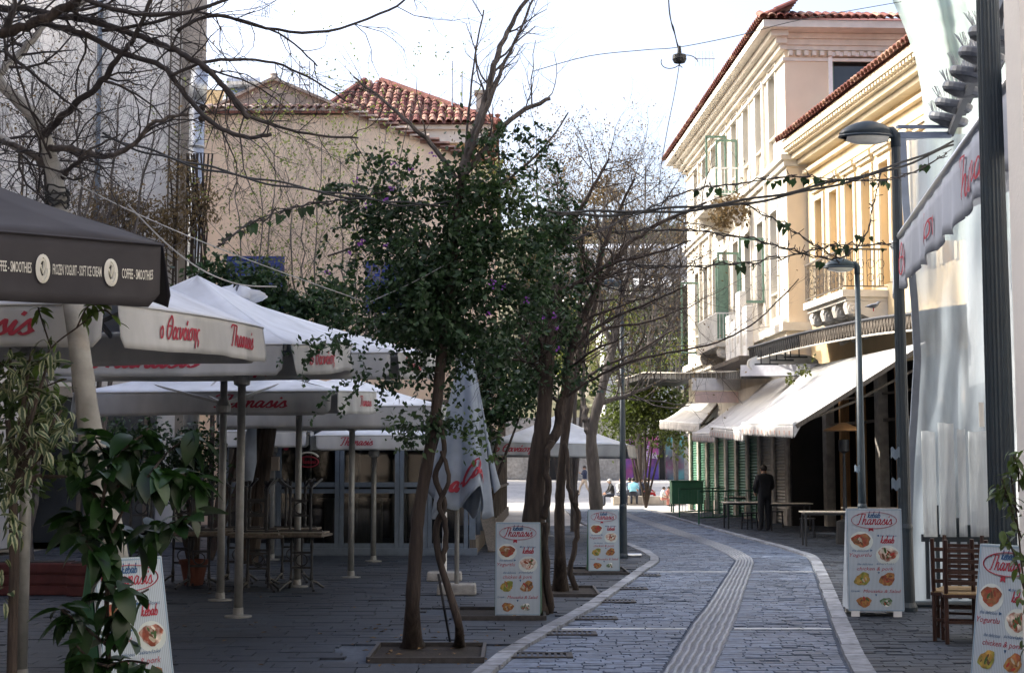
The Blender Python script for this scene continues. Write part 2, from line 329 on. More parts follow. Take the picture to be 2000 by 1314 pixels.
# ---------------------------------------------------------------- writing
def cr(pts, k=5):
    if len(pts) < 3: return pts
    out = []
    for i in range(len(pts) - 1):
        p0, p1, p2, p3 = pts[max(i - 1, 0)], pts[i], pts[i + 1], pts[min(i + 2, len(pts) - 1)]
        for j in range(k):
            t = j / k
            out.append(tuple(.5 * (2 * b + (c - a) * t + (2 * a - 5 * b + 4 * c - d) * t * t + (3 * b - a - 3 * c + d) * t ** 3) for a, b, c, d in zip(p0, p1, p2, p3)))
    out.append(tuple(pts[-1])); return out
ST = {
 'T': ([[(-.15, 1.65), (.2, 1.95), (1.3, 1.92)], [(.75, 1.92), (.6, .9), (.4, .05), (.1, .1)]], 1.15),
 'h': ([[(0, 0), (.12, 1.1), (.25, 1.95)], [(.03, .3), (.33, .95), (.58, .9), (.52, .3), (.68, 0), (.95, .3)]], .95),
 'a': ([[(.65, .85), (.35, 1), (.05, .5), (.2, .02), (.5, .3), (.7, .95)], [(.7, .95), (.62, .3), (.75, 0), (1, .3)]], 1.0),
 'n': ([[(0, .85), (.14, .95), (.1, 0)], [(.1, .3), (.4, .95), (.62, .9), (.58, .3), (.72, 0), (.95, .3)]], .95),
 's': ([[(0, .3), (.4, 1.02), (.5, .6), (.62, .2), (.35, 0), (.1, .15)], [(.55, .08), (.8, .3)]], .78),
 'i': ([[(0, .3), (.2, .95), (.15, .3), (.27, 0), (.5, .3)], [(.38, 1.3), (.46, 1.55)]], .5),
 'o': ([[(.4, 1), (.05, .6), (.15, .05), (.5, .1), (.65, .6), (.4, 1)]], .8),
 'Θ': ([[(.55, 1.95), (.12, 1.2), (.15, .3), (.5, 0), (.88, .6), (.88, 1.5), (.55, 1.95)], [(-.05, .95), (.5, 1.08), (1.05, .95)]], 1.15),
 'α': ([[(.8, 1), (.6, .4), (.3, 0), (.05, .4), (.3, 1), (.6, .6), (.75, .05), (.95, .1)]], .98),
 'ν': ([[(0, .95), (.2, .9), (.3, .05), (.6, .6), (.65, 1)]], .8),
 'ά': ([[(.8, 1), (.6, .4), (.3, 0), (.05, .4), (.3, 1), (.6, .6), (.75, .05), (.95, .1)], [(.5, 1.25), (.66, 1.65)]], .98),
 'σ': ([[(.95, .98), (.4, .98), (.05, .5), (.25, .02), (.6, .2), (.65, .7), (.4, .98)]], .95),
 'η': ([[(0, .85), (.15, .95), (.13, 0)], [(.15, .5), (.4, .98), (.6, .85), (.58, 0), (.48, -.7)]], .8),
 'ς': ([[(.65, .9), (.3, 1), (.05, .5), (.3, .1), (.55, -.1), (.4, -.5)]], .7),
 'C': ([[(.85, 1.4), (.85, 1.9), (.4, 1.6), (.1, .6), (.4, 0), (.95, .4)], [(.5, 1.95), (1.2, 2.15), (2.1, 1.95)]], 1.0),
 'l': ([[(0, .3), (.35, 1.6), (.3, 1.95), (.1, 1.3), (.1, .2), (.3, 0), (.5, .3)]], .5),
 '-': ([[(.05, .6), (.35, .65)]], .45), ' ': ([], .55),
 'k': ([[(0, 0), (.22, 1.95)], [(.1, .5), (.5, .95)], [(.2, .5), (.5, 0), (.75, .25)]], .8),
 'e': ([[(.05, .4), (.5, .65), (.4, 1), (.1, .7), (.15, .1), (.4, 0), (.7, .3)]], .72),
 'b': ([[(.2, 1.95), (.05, .6), (.1, .05), (.5, .1), (.55, .7), (.3, .92), (.1, .6)]], .75),
}
def script_word(word, width=.16, shear=.28, k=5):
    """flat quads of a brush-written word, x-height 1; returns (quads, total width)"""
    quads = []; x = 0
    for ch in word:
        strokes, adv = ST[ch]
        for st in strokes:
            pts = [(px + x + shear * py, py) for px, py in cr(st, k)]
            L_, R_ = [], []
            for i, p in enumerate(pts):
                a, b = pts[max(i - 1, 0)], pts[min(i + 1, len(pts) - 1)]
                dx, dy = b[0] - a[0], b[1] - a[1]; l = hypot(dx, dy) or 1
                w = width / 2 * (.75 + .5 * abs(dy) / l)
                L_.append((p[0] - dy / l * w, p[1] + dx / l * w)); R_.append((p[0] + dy / l * w, p[1] - dx / l * w))
            for i in range(len(pts) - 1): quads.append((L_[i], R_[i], R_[i + 1], L_[i + 1]))
        x += adv
    return quads, x
_tc = {}
def block_text(body, shear=0.0, bold=0.0):
    key = (body, shear, bold)
    if key not in _tc:
        c = bpy.data.curves.new('lettering_source', 'FONT'); c.body = body; c.size = 1; c.shear = shear; c.offset = bold; c.resolution_u = 2; c.align_x = 'CENTER'
        o = bpy.data.objects.new('lettering_source', c); COL.objects.link(o)
        dg = bpy.context.evaluated_depsgraph_get(); me = bpy.data.meshes.new_from_object(o.evaluated_get(dg))
        vs = [(v.co.x, v.co.y) for v in me.vertices]; fs = [tuple(p.vertices) for p in me.polygons]
        bpy.data.objects.remove(o); bpy.data.curves.remove(c); bpy.data.meshes.remove(me)
        xs = [v[0] for v in vs]; mx = (min(xs) + max(xs)) / 2
        _tc[key] = ([(x - mx, y) for x, y in vs], fs, max(xs) - min(xs))
    return _tc[key]
def put_script(mb, word, fn, cx, cy, h, wd=None, width=.16, shear=.28, k=5):
    """write word centred on (cx, cy) with x-height h (total width wd if given); fn maps metres on the surface to the place"""
    q, tot = script_word(word, width, shear, k); sx = h if wd is None else wd / (tot + .3)
    for quad in q: mb.poly(*[fn(cx + (x - tot / 2) * sx, cy + (y - .6) * h) for x, y in quad])
def put_text(mb, body, fn, cx, cy, h, wd=None, shear=0.0, bold=0.0):
    vs, fs, tot = block_text(body, shear, bold); sx = h if wd is None else wd / tot
    mb.add([fn(cx + x * sx, cy + (y - .33) * h) for x, y in vs], fs)
def interp(poly, Y):
    for (a, ya), (b, yb) in zip(poly, poly[1:]):
        if ya <= Y <= yb: return a + (b - a) * (Y - ya) / (yb - ya)
    return poly[0][0] if Y < poly[0][1] else poly[-1][0]
# ================================================================ SETTING: ground
def edge(*px): 
    pts = [G(u, v) for u, v in px]; out = [(p.x, p.y) for p in pts]
    (x0, y0), (x1, y1) = out[0], out[1]; k = (x1 - x0) / (y1 - y0)
    return [(x0 - k * (y0 - 8), 8.0)] + out
KL = edge((968, 1314), (1012, 1275), (1102, 1222), (1153, 1194), (1225, 1143), (1263, 1114), (1287, 1098), (1288, 1089), (1267, 1077), (1242, 1067), (1221, 1058), (1131, 1014), (1119, 1002))
KR = edge((1665, 1314), (1646, 1277), (1624, 1213), (1610, 1171), (1599, 1137), (1586, 1101), (1579, 1088), (1522, 1069), (1437, 1046), (1365, 1026), (1310, 1010), (1267, 997))
SL = edge((1294, 1314), (1352, 1219), (1383, 1181), (1421, 1122), (1438, 1094), (1421, 1082), (1388, 1066), (1352, 1054), (1297, 1035), (1223, 1009))
SR = edge((1391, 1314), (1438, 1209), (1454, 1155), (1469, 1112), (1473, 1097), (1469, 1089), (1449, 1077), (1416, 1064), (1365, 1047), (1302, 1026), (1251, 1010))
XL = lambda Y: interp(KL, Y)
XR = lambda Y: interp(KR, Y)
def sheet(name, pts, m, kind='structure'):
    mb = MB(); mb.poly(*pts); return tag(mb.build(name, m), kind=kind)
# far ground, hill, plaza
sheet('ground', [(-900, -60, -.16), (900, -60, -.16), (900, 1500, -.16), (-900, 1500, -.16)], K['ground'])
pl = MB()
pl.poly((-40, 44, -.03), (60, 44, -.03), (60, 80, -.03), (-40, 80, -.03)); pl.poly((-40, 80, -.03), (60, 80, -.03), (60, 112, 1.0), (-40, 112, 1.0)); pl.poly((-40, 112, 1.0), (60, 112, 1.0), (60, 130, 1.0), (-40, 130, 1.0))
tag(pl.build('plaza', K['plaza']), kind='structure')
K['hillside'] = mat('hillside_scrub', (.12, .11, .06), .95, .35, .12, .3, .03, .6, .6)
hl = MB()
def hillpt(u, v):
    x = -75 + 235 * u; y = 128 + 190 * v
    h = 1 + 54 * (v ** .9) * (.55 + .45 * math.exp(-((x - 15) / 70) ** 2)) + 3 * mnoise.noise(V((x * .03, y * .03, 0)))
    return V((x, y, max(h if v > 0 else -.1, -.1)))
hl.grid(hillpt, 40, 30); tag(hl.build('hill', K['hillside'], smooth=True), kind='structure')
# road: dark joint bed, cobbles on it
road = MB()
ys = [8 + i * .8 for i in range(72)]
for a, b in zip(ys, ys[1:]): road.poly((XL(a) - .1, a, -.016), (XR(a) + .1, a, -.016), (XR(b) + .1, b, -.016), (XL(b) - .1, b, -.016))
road_o = tag(road.build('road', K['joint']), kind='structure')
far = MB()
far.m = 0
def stone(mb, x0, x1, y0, y1, z, tilt=.0025):
    z1, z2, z3, z4 = [z + rnd(-tilt, tilt) for _ in range(4)]; e = .004; d = .035
    b = [(x0, y0, z - d), (x1, y0, z - d), (x1, y1, z - d), (x0, y1, z - d)]; t = [(x0 + e, y0 + e, z1), (x1 - e, y0 + e, z2), (x1 - e, y1 - e, z3), (x0 + e, y1 - e, z4)]
    n = len(mb.v); mb.add(b + t, [(4, 5, 6, 7), (0, 1, 5, 4), (1, 2, 6, 5), (2, 3, 7, 6), (3, 0, 4, 7)])
YB = 60.0; n_c = 0; Y = 10.9
lines = [15.36, 24.0]           # pale stone courses crossing the street
while Y < YB:
    dY = rnd(.095, .125) if Y < 30 else .16
    if any(Y <= l + .02 < Y + dY for l in lines): Y += .085; continue
    x = XL(Y) + .012; xe = XR(Y) - .012; sl, sr = interp(SL, Y) - .01, interp(SR, Y) + .01
    while x < xe - .05:
        w = rnd(.12, .30); x1 = min(x + w, xe)
        if xe - x1 < .06: x1 = xe
        if x < sl < x1: x1 = sl
        if sl <= x + .01 < sr: x = sr; continue
        if x1 - x > .03:
            z = rnd(-.004, .003) - (.012 if random.random() < .05 else 0)
            near = n_c < 300 and Y > 11.55 and x > -.2
            if near:
                m1 = MB(); stone(m1, x, x1 - .007, Y, Y + dY - .007, z); m1.build('cobble', K['cobble'], road_o); n_c += 1
            else: stone(far, x, x1 - .007, Y, Y + dY - .007, z)
        x = x1
    Y += dY
tag(far.build('cobbles', K['cobble_i'], road_o), kind='stuff')
for l in lines:
    for a, b in ((XL(l) + .02, interp(SL, l) - .02), (interp(SR, l) + .02, XR(l) - .02)):
        x = a
        while x < b - .1:
            x1 = min(x + rnd(.7, .9), b); m1 = MB(); stone(m1, x, x1 - .008, l - .05, l + .05, .006, .001); m1.build('pale_course_stone', K['course'], road_o); x = x1
# grooved guiding strip: slabs with six raised wavy ribs
strip_o = MB(); strip_o.m = 0
sy = [8 + i * .3 for i in range(170)]
for a, b in zip(sy, sy[1:]): strip_o.poly((interp(SL, a), a, -.006), (interp(SR, a), a, -.006), (interp(SR, b), b, -.006), (interp(SL, b), b, -.006))
strip_o = tag(strip_o.build('guiding_path', K['strip']), kind='structure')
for k in range(6):
    f = (k + .5) / 6; mb = MB(); pts = []
    y = 9.0
    while y < 46:
        a, b = interp(SL, y), interp(SR, y); w = .006 * sin(y * 9 + 1.5 * sin(y * 2.1)) + .004 * sin(y * 3 + .3)
        pts.append((a + (b - a) * f + w, y, .003)); y += .12 if y < 25 else .3
    n = len(mb.v); hw = .019
    vs = []
    for i, (x, y, z) in enumerate(pts): vs += [(x - hw, y, -.006), (x - hw * .55, y, .016), (x + hw * .55, y, .016), (x + hw, y, -.006)]
    mb.add(vs, [(i * 4 + j, i * 4 + j + 1, i * 4 + 5 + j, i * 4 + 4 + j) for i in range(len(pts) - 1) for j in range(3)])
    mb.build('raised_rib', K['strip_rib'], strip_o, smooth=False)
# kerbs
def kerb(name, EX, side, wid):
    ko = MB(); ys = [8 + i * 1.0 for i in range(55)]
    for a, b in zip(ys, ys[1:]):
        q = [(EX(a), a, -.01), (EX(a) + side * wid, a, -.01), (EX(b) + side * wid, b, -.01), (EX(b), b, -.01)]
        ko.poly(*(q if side > 0 else q[::-1]))
    ko = tag(ko.build(name, K['joint']), kind='structure'); Y = 9.0
    while Y < 60:
        l = rnd(.65, 1.0) if Y < 25 else rnd(.9, 1.2); Y1 = Y + l - .012; e = side * .008; mb = MB(); j = rnd(-.012, .012)
        z = .03 + rnd(-.004, .004); N = 3; prev = None
        b0 = [(EX(Y) + j, Y), (EX(Y) + side * wid, Y), (EX(Y1) + side * wid, Y1), (EX(Y1) + j, Y1)]
        if side < 0: b0 = [b0[1], b0[0], b0[3], b0[2]]
        bot = [(x, y, -.03) for x, y in b0]; cx = sum(p[0] for p in b0) / 4; cy = sum(p[1] for p in b0) / 4
        top = [(x + (cx - x) * .05, y + (cy - y) * .02, z + rnd(-.003, .003)) for x, y in b0]
        mb.add(bot + top, [(4, 5, 6, 7), (0, 1, 5, 4), (1, 2, 6, 5), (2, 3, 7, 6), (3, 0, 4, 7)]); mb.build('kerb_stone', K['kerb'], ko); Y += l
kerb('kerb_left', XL, -1, .165); kerb('kerb_right', XR, 1, .18)
# pavements
PITS = [(-1.22, 12.75, -.25, 13.85), (-.62, 16.35, .36, 17.45), (.28, 19.3, 1.12, 20.7), (.86, 23.3, 1.82, 24.7)]
def pave(name, xa, xb, y0, y1, lx, ly, near_ok, limit, pname):
    base = MB(); ys = [y0 + i * .8 for i in range(int((y1 - y0) / .8) + 1)]
    for a, b in zip(ys, ys[1:]): base.poly((xa(a), a, -.014), (xb(a), a, -.014), (xb(b), b, -.014), (xa(b), b, -.014))
    lx0, ly0 = lx, ly; bo = tag(base.build(name, K['joint']), kind='structure'); far = MB(); n = 0; Y = y0; r = 0
    while Y < y1:
        x = xa(Y) - (lx / 2 if r % 2 else 0); X1 = xb(Y + ly / 2)
        while x < X1 - .02:
            a, b = max(x, xa(Y)), min(x + lx, X1)
            if b - a > .04 and not any(a < p[2] and b > p[0] and Y < p[3] and Y + ly > p[1] for p in PITS):
                z = rnd(-.003, .003) + .004 - (.009 if random.random() < .05 else 0)
                if n < limit and near_ok(a, Y): m1 = MB(); stone(m1, a, b - .004, Y, Y + ly - .004, z, .002); m1.build(pname, K['paver'], bo); n += 1
                else: stone(far, a, b - .004, Y, Y + ly - .004, z, .002)
            x += lx
        Y += ly; r += 1; ly = ly0 * rnd(.85, 1.2); lx = lx0 * rnd(.9, 1.25)
    tag(far.build(pname + 's', K['paver_i'], bo), kind='stuff'); return bo
inview = lambda x, y: y > 11.7 and abs(x) < .345 * y
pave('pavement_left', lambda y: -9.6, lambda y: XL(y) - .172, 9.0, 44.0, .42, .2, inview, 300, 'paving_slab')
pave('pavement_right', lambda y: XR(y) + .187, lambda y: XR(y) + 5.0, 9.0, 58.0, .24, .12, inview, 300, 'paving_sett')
# tree pits: earth patch in a thin steel edging
for i, (x0, y0, x1, y1) in enumerate(PITS):
    mb = MB(); mb.poly((x0, y0, .0), (x1, y0, .0), (x1, y1, .0), (x0, y1, .0)); p = tag(mb.build('tree_pit', K['earth']), kind='structure')
    m = MB()
    for a, b in (((x0, y0), (x1, y0)), ((x1, y0), (x1, y1)), ((x1, y1), (x0, y1)), ((x0, y1), (x0, y0))): m.bar((*a, .012), (*b, .012), .03, .05)
    m.build('pit_edging', K['iron_edge'], p)
# drain grates along the street edge
for i, (u, v, w) in enumerate(((1045, 1281, .62), (1108, 1238, .55), (1158, 1208, .5), (1203, 1175, .45), (1232, 1150, .42), (1262, 1124, .4))):
    c = G(u, v); t = thing('drain_grate', ['dark slotted drain grate nearest the tree with the twisted vine', 'dark drain grate just before the first pale line across the street', 'dark drain grate just beyond the first pale line across the street',
        'fourth dark drain grate along the kerb from the street corner end', 'small dark drain grate third from the kerb bend', 'small dark drain grate closest to the kerb bend'][i], 'drain grate', (c.x, c.y, 0), 'drain grates along the kerb')
    m = MB(); 
    for sx in (-1, 1): m.box((c.x + sx * w / 2, c.y, .012), (.03, .3, .012))
    for sy_ in (-1, 1): m.box((c.x, c.y + sy_ * .15, .012), (w + .03, .03, .0124))
    m.build('frame', K['iron_edge'], t)
    n = int(w / .05)
    for k in range(n): m = MB(); m.box((c.x - w / 2 + (k + .5) * w / n, c.y, .010), (.022, .28, .01)); m.build('grate_bar', K['iron'], t)
# fallen leaves
fl = MB(); fl.add([(-.035, 0, .004), (0, -.018, .012), (.04, 0, .003), (0, .02, .014)], [(0, 1, 2), (0, 2, 3)]); flm = fl.mesh('fallen_leaf', K['fallen'])
for i in range(70):
    u, v = (rnd(700, 980), rnd(1225, 1310)) if i < 45 else (rnd(350, 1100), rnd(1150, 1310))
    p = G(u, v); o = bpy.data.objects.new('fallen_leaf', flm); link(o); o.location = (p.x, p.y, .012); o.rotation_euler = (rnd(-.2, .2), rnd(-.2, .2), rnd(0, 6.3)); s = rnd(.5, 1.2); o.scale = (s, s, s)
    tag(o, 'small dry brown leaf fallen on the grey paving by the trees', 'leaf', 'dry leaves fallen on the paving')
# ================================================================ BUILDINGS
def tile_mesh(name, l, r, m, n=6):
    mb = MB(); vs = []
    for e, (rr, zz) in enumerate(((r, 0), (r * .85, .01))):
        for k in range(n + 1):
            a = pi * k / n; vs.append((rr * cos(a), e * l, rr * sin(a) + zz))
    for e, (rr, zz) in enumerate(((r - .02, 0), (r * .85 - .02, .01))):
        for k in range(n + 1):
            a = pi * k / n; vs.append((rr * cos(a), e * l, rr * sin(a) + zz))
    q = n + 1; fs = []
    for k in range(n): fs += [(k + 1, k, q + k, q + k + 1), (2 * q + k, 2 * q + k + 1, 3 * q + k + 1, 3 * q + k), (k, k + 1, 2 * q + k + 1, 2 * q + k)]
    mb.add(vs, fs); return mb.mesh(name, m)
def put_tile(me, parent, p, d, slope, s=1.0, name='roof_tile'):
    """a barrel tile at world p, running up-slope along horizontal direction d"""
    o = bpy.data.objects.new(name, me); link(o, parent); off = OFF[parent.name]
    o.location = V(p) - off; o.rotation_euler = (slope, 0, atan2(-d[0], d[1])); o.scale = (s, s, s); OFF[o.name] = off; return o
def window(parent, fr, s, z, w, h, t, fw, m_frame, m_glass, bars=(1, 1), name='window'):
    """frame with its pane and glazing bars, standing in an opening at depth t"""
    f = MB(); d0, d1 = t, t + .06
    for a, b, c, d in ((s, s + fw, z, z + h), (s + w - fw, s + w, z, z + h), (s + fw, s + w - fw, z, z + fw), (s + fw, s + w - fw, z + h - fw, z + h)): f.fbox(fr, a, b, d0, d1, c, d)
    for k in range(1, bars[0] + 1): x = s + w * k / (bars[0] + 1); f.fbox(fr, x - .025, x + .025, d0 + .004, d1 - .004, z + fw, z + h - fw)
    for k in range(1, bars[1] + 1): y = z + h * k / (bars[1] + 1); f.fbox(fr, s + fw, s + w - fw, d0 + .008, d1 - .008, y - .025, y + .025)
    fo = f.build(name, m_frame, parent)
    g = MB(); g.poly(fr.pt(s + .01, t + .02, z + .01), fr.pt(s + w - .01, t + .02, z + .01), fr.pt(s + w - .01, t + .02, z + h - .01), fr.pt(s + .01, t + .02, z + h - .01)); g.build('pane', m_glass, fo)
    return fo
def surround(parent, fr, s, z, w, h, b, m, t=.03, name='window_surround', sill=True):
    f = MB(); f.fbox(fr, s - b, s - .002, .0, t, z, z + h + b); f.fbox(fr, s + w + .002, s + w + b, .0, t, z, z + h + b); f.fbox(fr, s, s + w, .0, t + .003, z + h + .002, z + h + b)
    if sill: f.fbox(fr, s - b - .05, s + w + b + .05, .0, t + .08, z - .1, z - .002)
    return f.build(name, m, parent)
# ---------------------------------------------------------------- cream hotel on the far side of the awnings
c0 = P(1537, 400, 44.0); HX, HY = c0.x, 44.0
hd = V((-.041, 1, 0)).normalized(); hn = V((-1, -.041, 0)).normalized()
H = Fr((HX, HY), hd, hn)                       # street front, s away from the camera
HS = Fr((HX, HY), (1, .041), (.041, -1))       # side wall facing the camera
hotel = thing('hotel_building', 'tall cream and peach three storey building with red tiled eaves beyond the lamp posts', 'building', (HX, HY, 0))
LEN = 18.8; ZT = 14.75
win_s = [1.3, 3.35, 5.4, 7.5, 9.55, 11.6, 13.7, 15.8]; WW = .95
ops = [(s, 11.25, WW, 2.95) for s in win_s] + [(s, 6.35, WW, 3.3) for s in win_s]
w = MB(); wall_open(w, H, 0, LEN, 4.4, ZT, ops, .28); w.poly(H.pt(LEN, 0, 0), H.pt(LEN, -9, 0), H.pt(LEN, -9, ZT), H.pt(LEN, 0, ZT))
hw = w.build('wall', K['cream'], hotel)
w = MB(); wall_open(w, HS, 0, 9.5, 4.4, ZT, [(1.45, 10.9, 1.45, 3.2)], .3); w.build('side_wall', K['peach2'], hotel)
for i, s in enumerate(win_s):
    for z, h in ((11.25, 2.95), (6.35, 3.3)):
        window(hotel, H, s, z + .75, WW, h - .75, -.24, .07, K['white'], K['darkglass'], (1, 2))
        m = MB(); m.fbox(H, s + .002, s + WW - .002, -.2, -.1, z + .002, z + .7); m.fbox(H, s + .002, s + WW - .002, -.18, .02, z + .7, z + .75); m.build('parapet_panel', K['creamtrim'], hotel)
        surround(hotel, H, s, z, WW, h, .14, K['creamtrim'], .035, sill=False)
window(hotel, HS, 1.45, 10.9, 1.45, 3.2, -.26, .1, K['gshut'], K['darkglass'], (0, 1)); surround(hotel, HS, 1.45, 10.9, 1.45, 3.2, .12, K['white'], .06)
m = MB(); m.fbox(HS, 1.36, 1.41, .07, .7, 10.9, 12.65); m.build('shutter', K['gshut'], hotel)
# cornice, eaves and string courses
m = MB()
for z0, z1, t in ((13.95, 14.05, .08), (14.28, 14.42, .18), (14.42, 14.6, .32), (14.6, 14.76, .5)):
    m.fbox(H, -t, LEN + t, -.02, t, z0, z1); m.fbox(HS, .0, 9.6, -.02, t * .45, z0 + .001, z1 - .001)
m.build('cornice', K['creamtrim'], hotel)
m = MB(); OV = .8
m.fbox(H, -OV, LEN + OV, -9, OV, 14.77, 14.98); m.build('eaves_board', K['creamtrim'], hotel)
for k in range(36): m = MB(); m.fbox(HS, .1 + k * .24, .22 + k * .24, .0, .16, 14.1, 14.24); m.build('dentil', K['creamtrim'], hotel)
m = MB()
for z0, z1, t in ((10.72, 10.9, .1), (10.9, 11.06, .2), (5.55, 5.75, .1), (5.75, 6.0, .24)):
    m.fbox(H, -t, LEN, -.02, t, z0, z1); m.fbox(HS, 0, 9.5, -.02, t - .003, z0 + .001, z1 - .001)
m.build('string_course', K['creamtrim'], hotel)
m = MB()
for s in (2.75, 12.9, 15.2): m.tube([H.pt(s, .09, 14.0), H.pt(s, .07, 10.5), H.pt(s, .07, 6.1)], .055, 8)
m.build('downpipe', K['creamtrim'], hotel)
rf = MB(); Z0 = 14.99
cs = [H.pt(-OV, OV, Z0), H.pt(LEN + OV, OV, Z0), H.pt(LEN + OV, -9.8, Z0), H.pt(-OV, -9.8, Z0)]; r0, r1 = H.pt(4.5, -4.5, Z0 + 1.75), H.pt(LEN - 4.5, -4.5, Z0 + 1.75)
rf.poly(cs[0], r0, r1, cs[1]); rf.poly(cs[3], r0, cs[0]); rf.poly(cs[1], r1, cs[2]); rf.poly(cs[2], r1, r0, cs[3]); rf_o = rf.build('roof', K['tile_i'], hotel)
tm = tile_mesh('roof_tile', .55, .115, K['tile']); k = 0; a = -OV + .1
while a < LEN + OV: put_tile(tm, hotel, H.pt(a, OV + .1, Z0 + .01), -hn, .42, 1.35); put_tile(tm, hotel, H.pt(a, OV - .4, Z0 + .26), -hn, .42, 1.3); a += .25
a = .0 - OV
while a < 9.6: put_tile(tm, hotel, HS.pt(a, OV + .1, Z0 + .01), (-.041, 1), .42, 1.3); a += .25
# tile columns on the slope that faces the street (too thin in view to pick apart)
col = MB()
for i in range(int((LEN + 2 * OV) / .25)):
    s = -OV + .22 + i * .25; reach = min(5.2, s + OV + .2, LEN + OV - s + .2)
    if reach > .7: col.tube([H.pt(s, OV - .4, Z0 + .17), H.pt(s, OV - reach, Z0 + .04 + reach * .33)], .1, 5, False)
tag(col.build('tile_rows', K['tile_i'], hotel), kind='stuff')
# balconies of the hotel
def rail(parent, fr, s0, s1, t, z, h, m, pickets=.12, ends=True, name='railing'):
    r = MB()
    for zz, hh in ((z + h - .03, .05), (z + .08, .03)):
        r.fbox(fr, s0, s1, t - .04, t, zz, zz + hh)
        if ends:
            for s in (s0, s1 - .04): r.fbox(fr, s + .002, s + .038, .0, t - .04, zz + .001, zz + hh - .001)
    ro = r.build(name, m, parent); b = MB(); n = int((s1 - s0) / pickets)
    for k in range(n + 1): x = s0 + .02 + (s1 - s0 - .04) * k / n; b.tube([fr.pt(x, t - .02, z + .1), fr.pt(x, t - .02, z + h)], .011, 4, False)
    if ends:
        nn = max(2, int(t / pickets))
        for s in (s0 + .02, s1 - .02):
            for k in range(1, nn): b.tube([fr.pt(s, t * k / nn, z + .1), fr.pt(s, t * k / nn, z + h)], .011, 4, False)
    b.build('pickets', m, ro); return ro
def scroll(parent, fr, s, t, z, h, wid, m):
    """a scrolled bracket: volute outside, tapering into the wall"""
    ring = [(0, 0), (t, 0), (t + .04, -.14), (t - .02, -.30 * h / .7), (t - .18, -.36 * h / .7), (t - .34, -.30 * h / .7), (t * .42, -.42 * h / .7), (.22, -.82 * h / .7), (0, -h)]
    mb = MB(); mb.prism([fr.pt(s - wid / 2, a, z + b) for a, b in ring], fr.d * wid)
    c = fr.pt(s, t - .14, z - .19 * h / .7)
    for sg in (-1, 1):
        p = c + fr.d * sg * wid / 2; q = p + fr.d * sg * .03
        mb.tube([p, q], [.15 * h / .7, .12 * h / .7], 12); mb.tube([q, q + fr.d * sg * .025], [.06, .04], 8)
    return mb.build('bracket', m, parent)
for zb, s0, s1 in ((10.9, 6.7, 10.6), (5.85, 6.7, 10.6)):
    m = MB(); m.fbox(H, s0, s1, .0, 1.0, zb, zb + .16); b = m.build('balcony', K['creamtrim'], hotel)
    rail(b, H, s0 + .04, s1 - .04, .96, zb + .16, 1.0, K['white'])
    for s in (s0 + .25, s1 - .25): scroll(b, H, s, .88, zb - .002, .75, .2, K['creamtrim'])
# opened green shutter frames
for s, z, h, wd in ((9.45, 11.6, 2.2, .8), (7.4, 11.3, 1.9, .8), (3.2, 6.95, 2.1, .85), (7.35, 6.3, 2.9, .8), (9.4, 6.3, 2.9, .5), (15.6, 6.3, 2.9, .8)):
    m = MB()
    for a, b, c, d in ((.04, .11, z, z + h), (wd - .07, wd, z, z + h), (.11, wd - .07, z, z + .08), (.11, wd - .07, z + h - .08, z + h)): m.fbox(H, s - .05, s, a, b, c, d)
    so = m.build('shutter', K['gshut'], hotel)
    if wd < .8: m = MB(); m.fbox(H, s - .04, s - .015, .11, wd - .07, z + .08, z + h - .08); m.build('shutter_panel', K['gshut'], so)
# ground floor of the hotel: piers and roller shutters
m = MB(); gops = [(.9 + i * 2.0, 0.0, 1.5, 3.3) for i in range(9)]
wall_open(m, H, 0, LEN, 0, 4.397, gops, .3); m.build('ground_floor_wall', K['stone'], hotel)
m = MB(); m.fbox(HS, 0, 9.5, -.3, -.002, 0, 4.398); m.build('painted_shade_wall', K['interior'], hotel)  # near-black colour stands in for the darkness under the awnings
for i, (s, z, wd, h) in enumerate(gops):
    sm = K['steelshut'] if i < 2 else K['green']; hd_ = MB(); hd_.fbox(H, s, s + wd, -.28, -.06, 2.75, h); so = hd_.build('roller_shutter', sm, hotel, label='grey roller shutter' if i < 2 else 'green roller shutter')
    for k in range(27): m = MB(); z0 = .02 + k * .1; m.add([H.pt(s + .01, -.07, z0), H.pt(s + wd - .01, -.07, z0), H.pt(s + wd - .01, -.03, z0 + .05), H.pt(s + .01, -.03, z0 + .05), H.pt(s + wd - .01, -.07, z0 + .098), H.pt(s + .01, -.07, z0 + .098)], [(0, 1, 2, 3), (3, 2, 4, 5)]); m.build('slat', sm, so)
for i in range(10):
    m = MB(); s = -.05 + i * 2.0; m.fbox(H, s + .17, s + .63, .0, .12, 0, .5); m.fbox(H, s + .22, s + .58, .0, .07, .5, 3.2); m.fbox(H, s + .15, s + .65, .0, .14, 3.2, 3.45); m.build('pier', K['stone'], hotel)
m = MB(); m.fbox(H, -.1, LEN, .0, .2, 3.5, 3.8); m.fbox(H, -.1, LEN, .0, .12, 3.8, 4.38); m.build('fascia', K['creamtrim'], hotel)
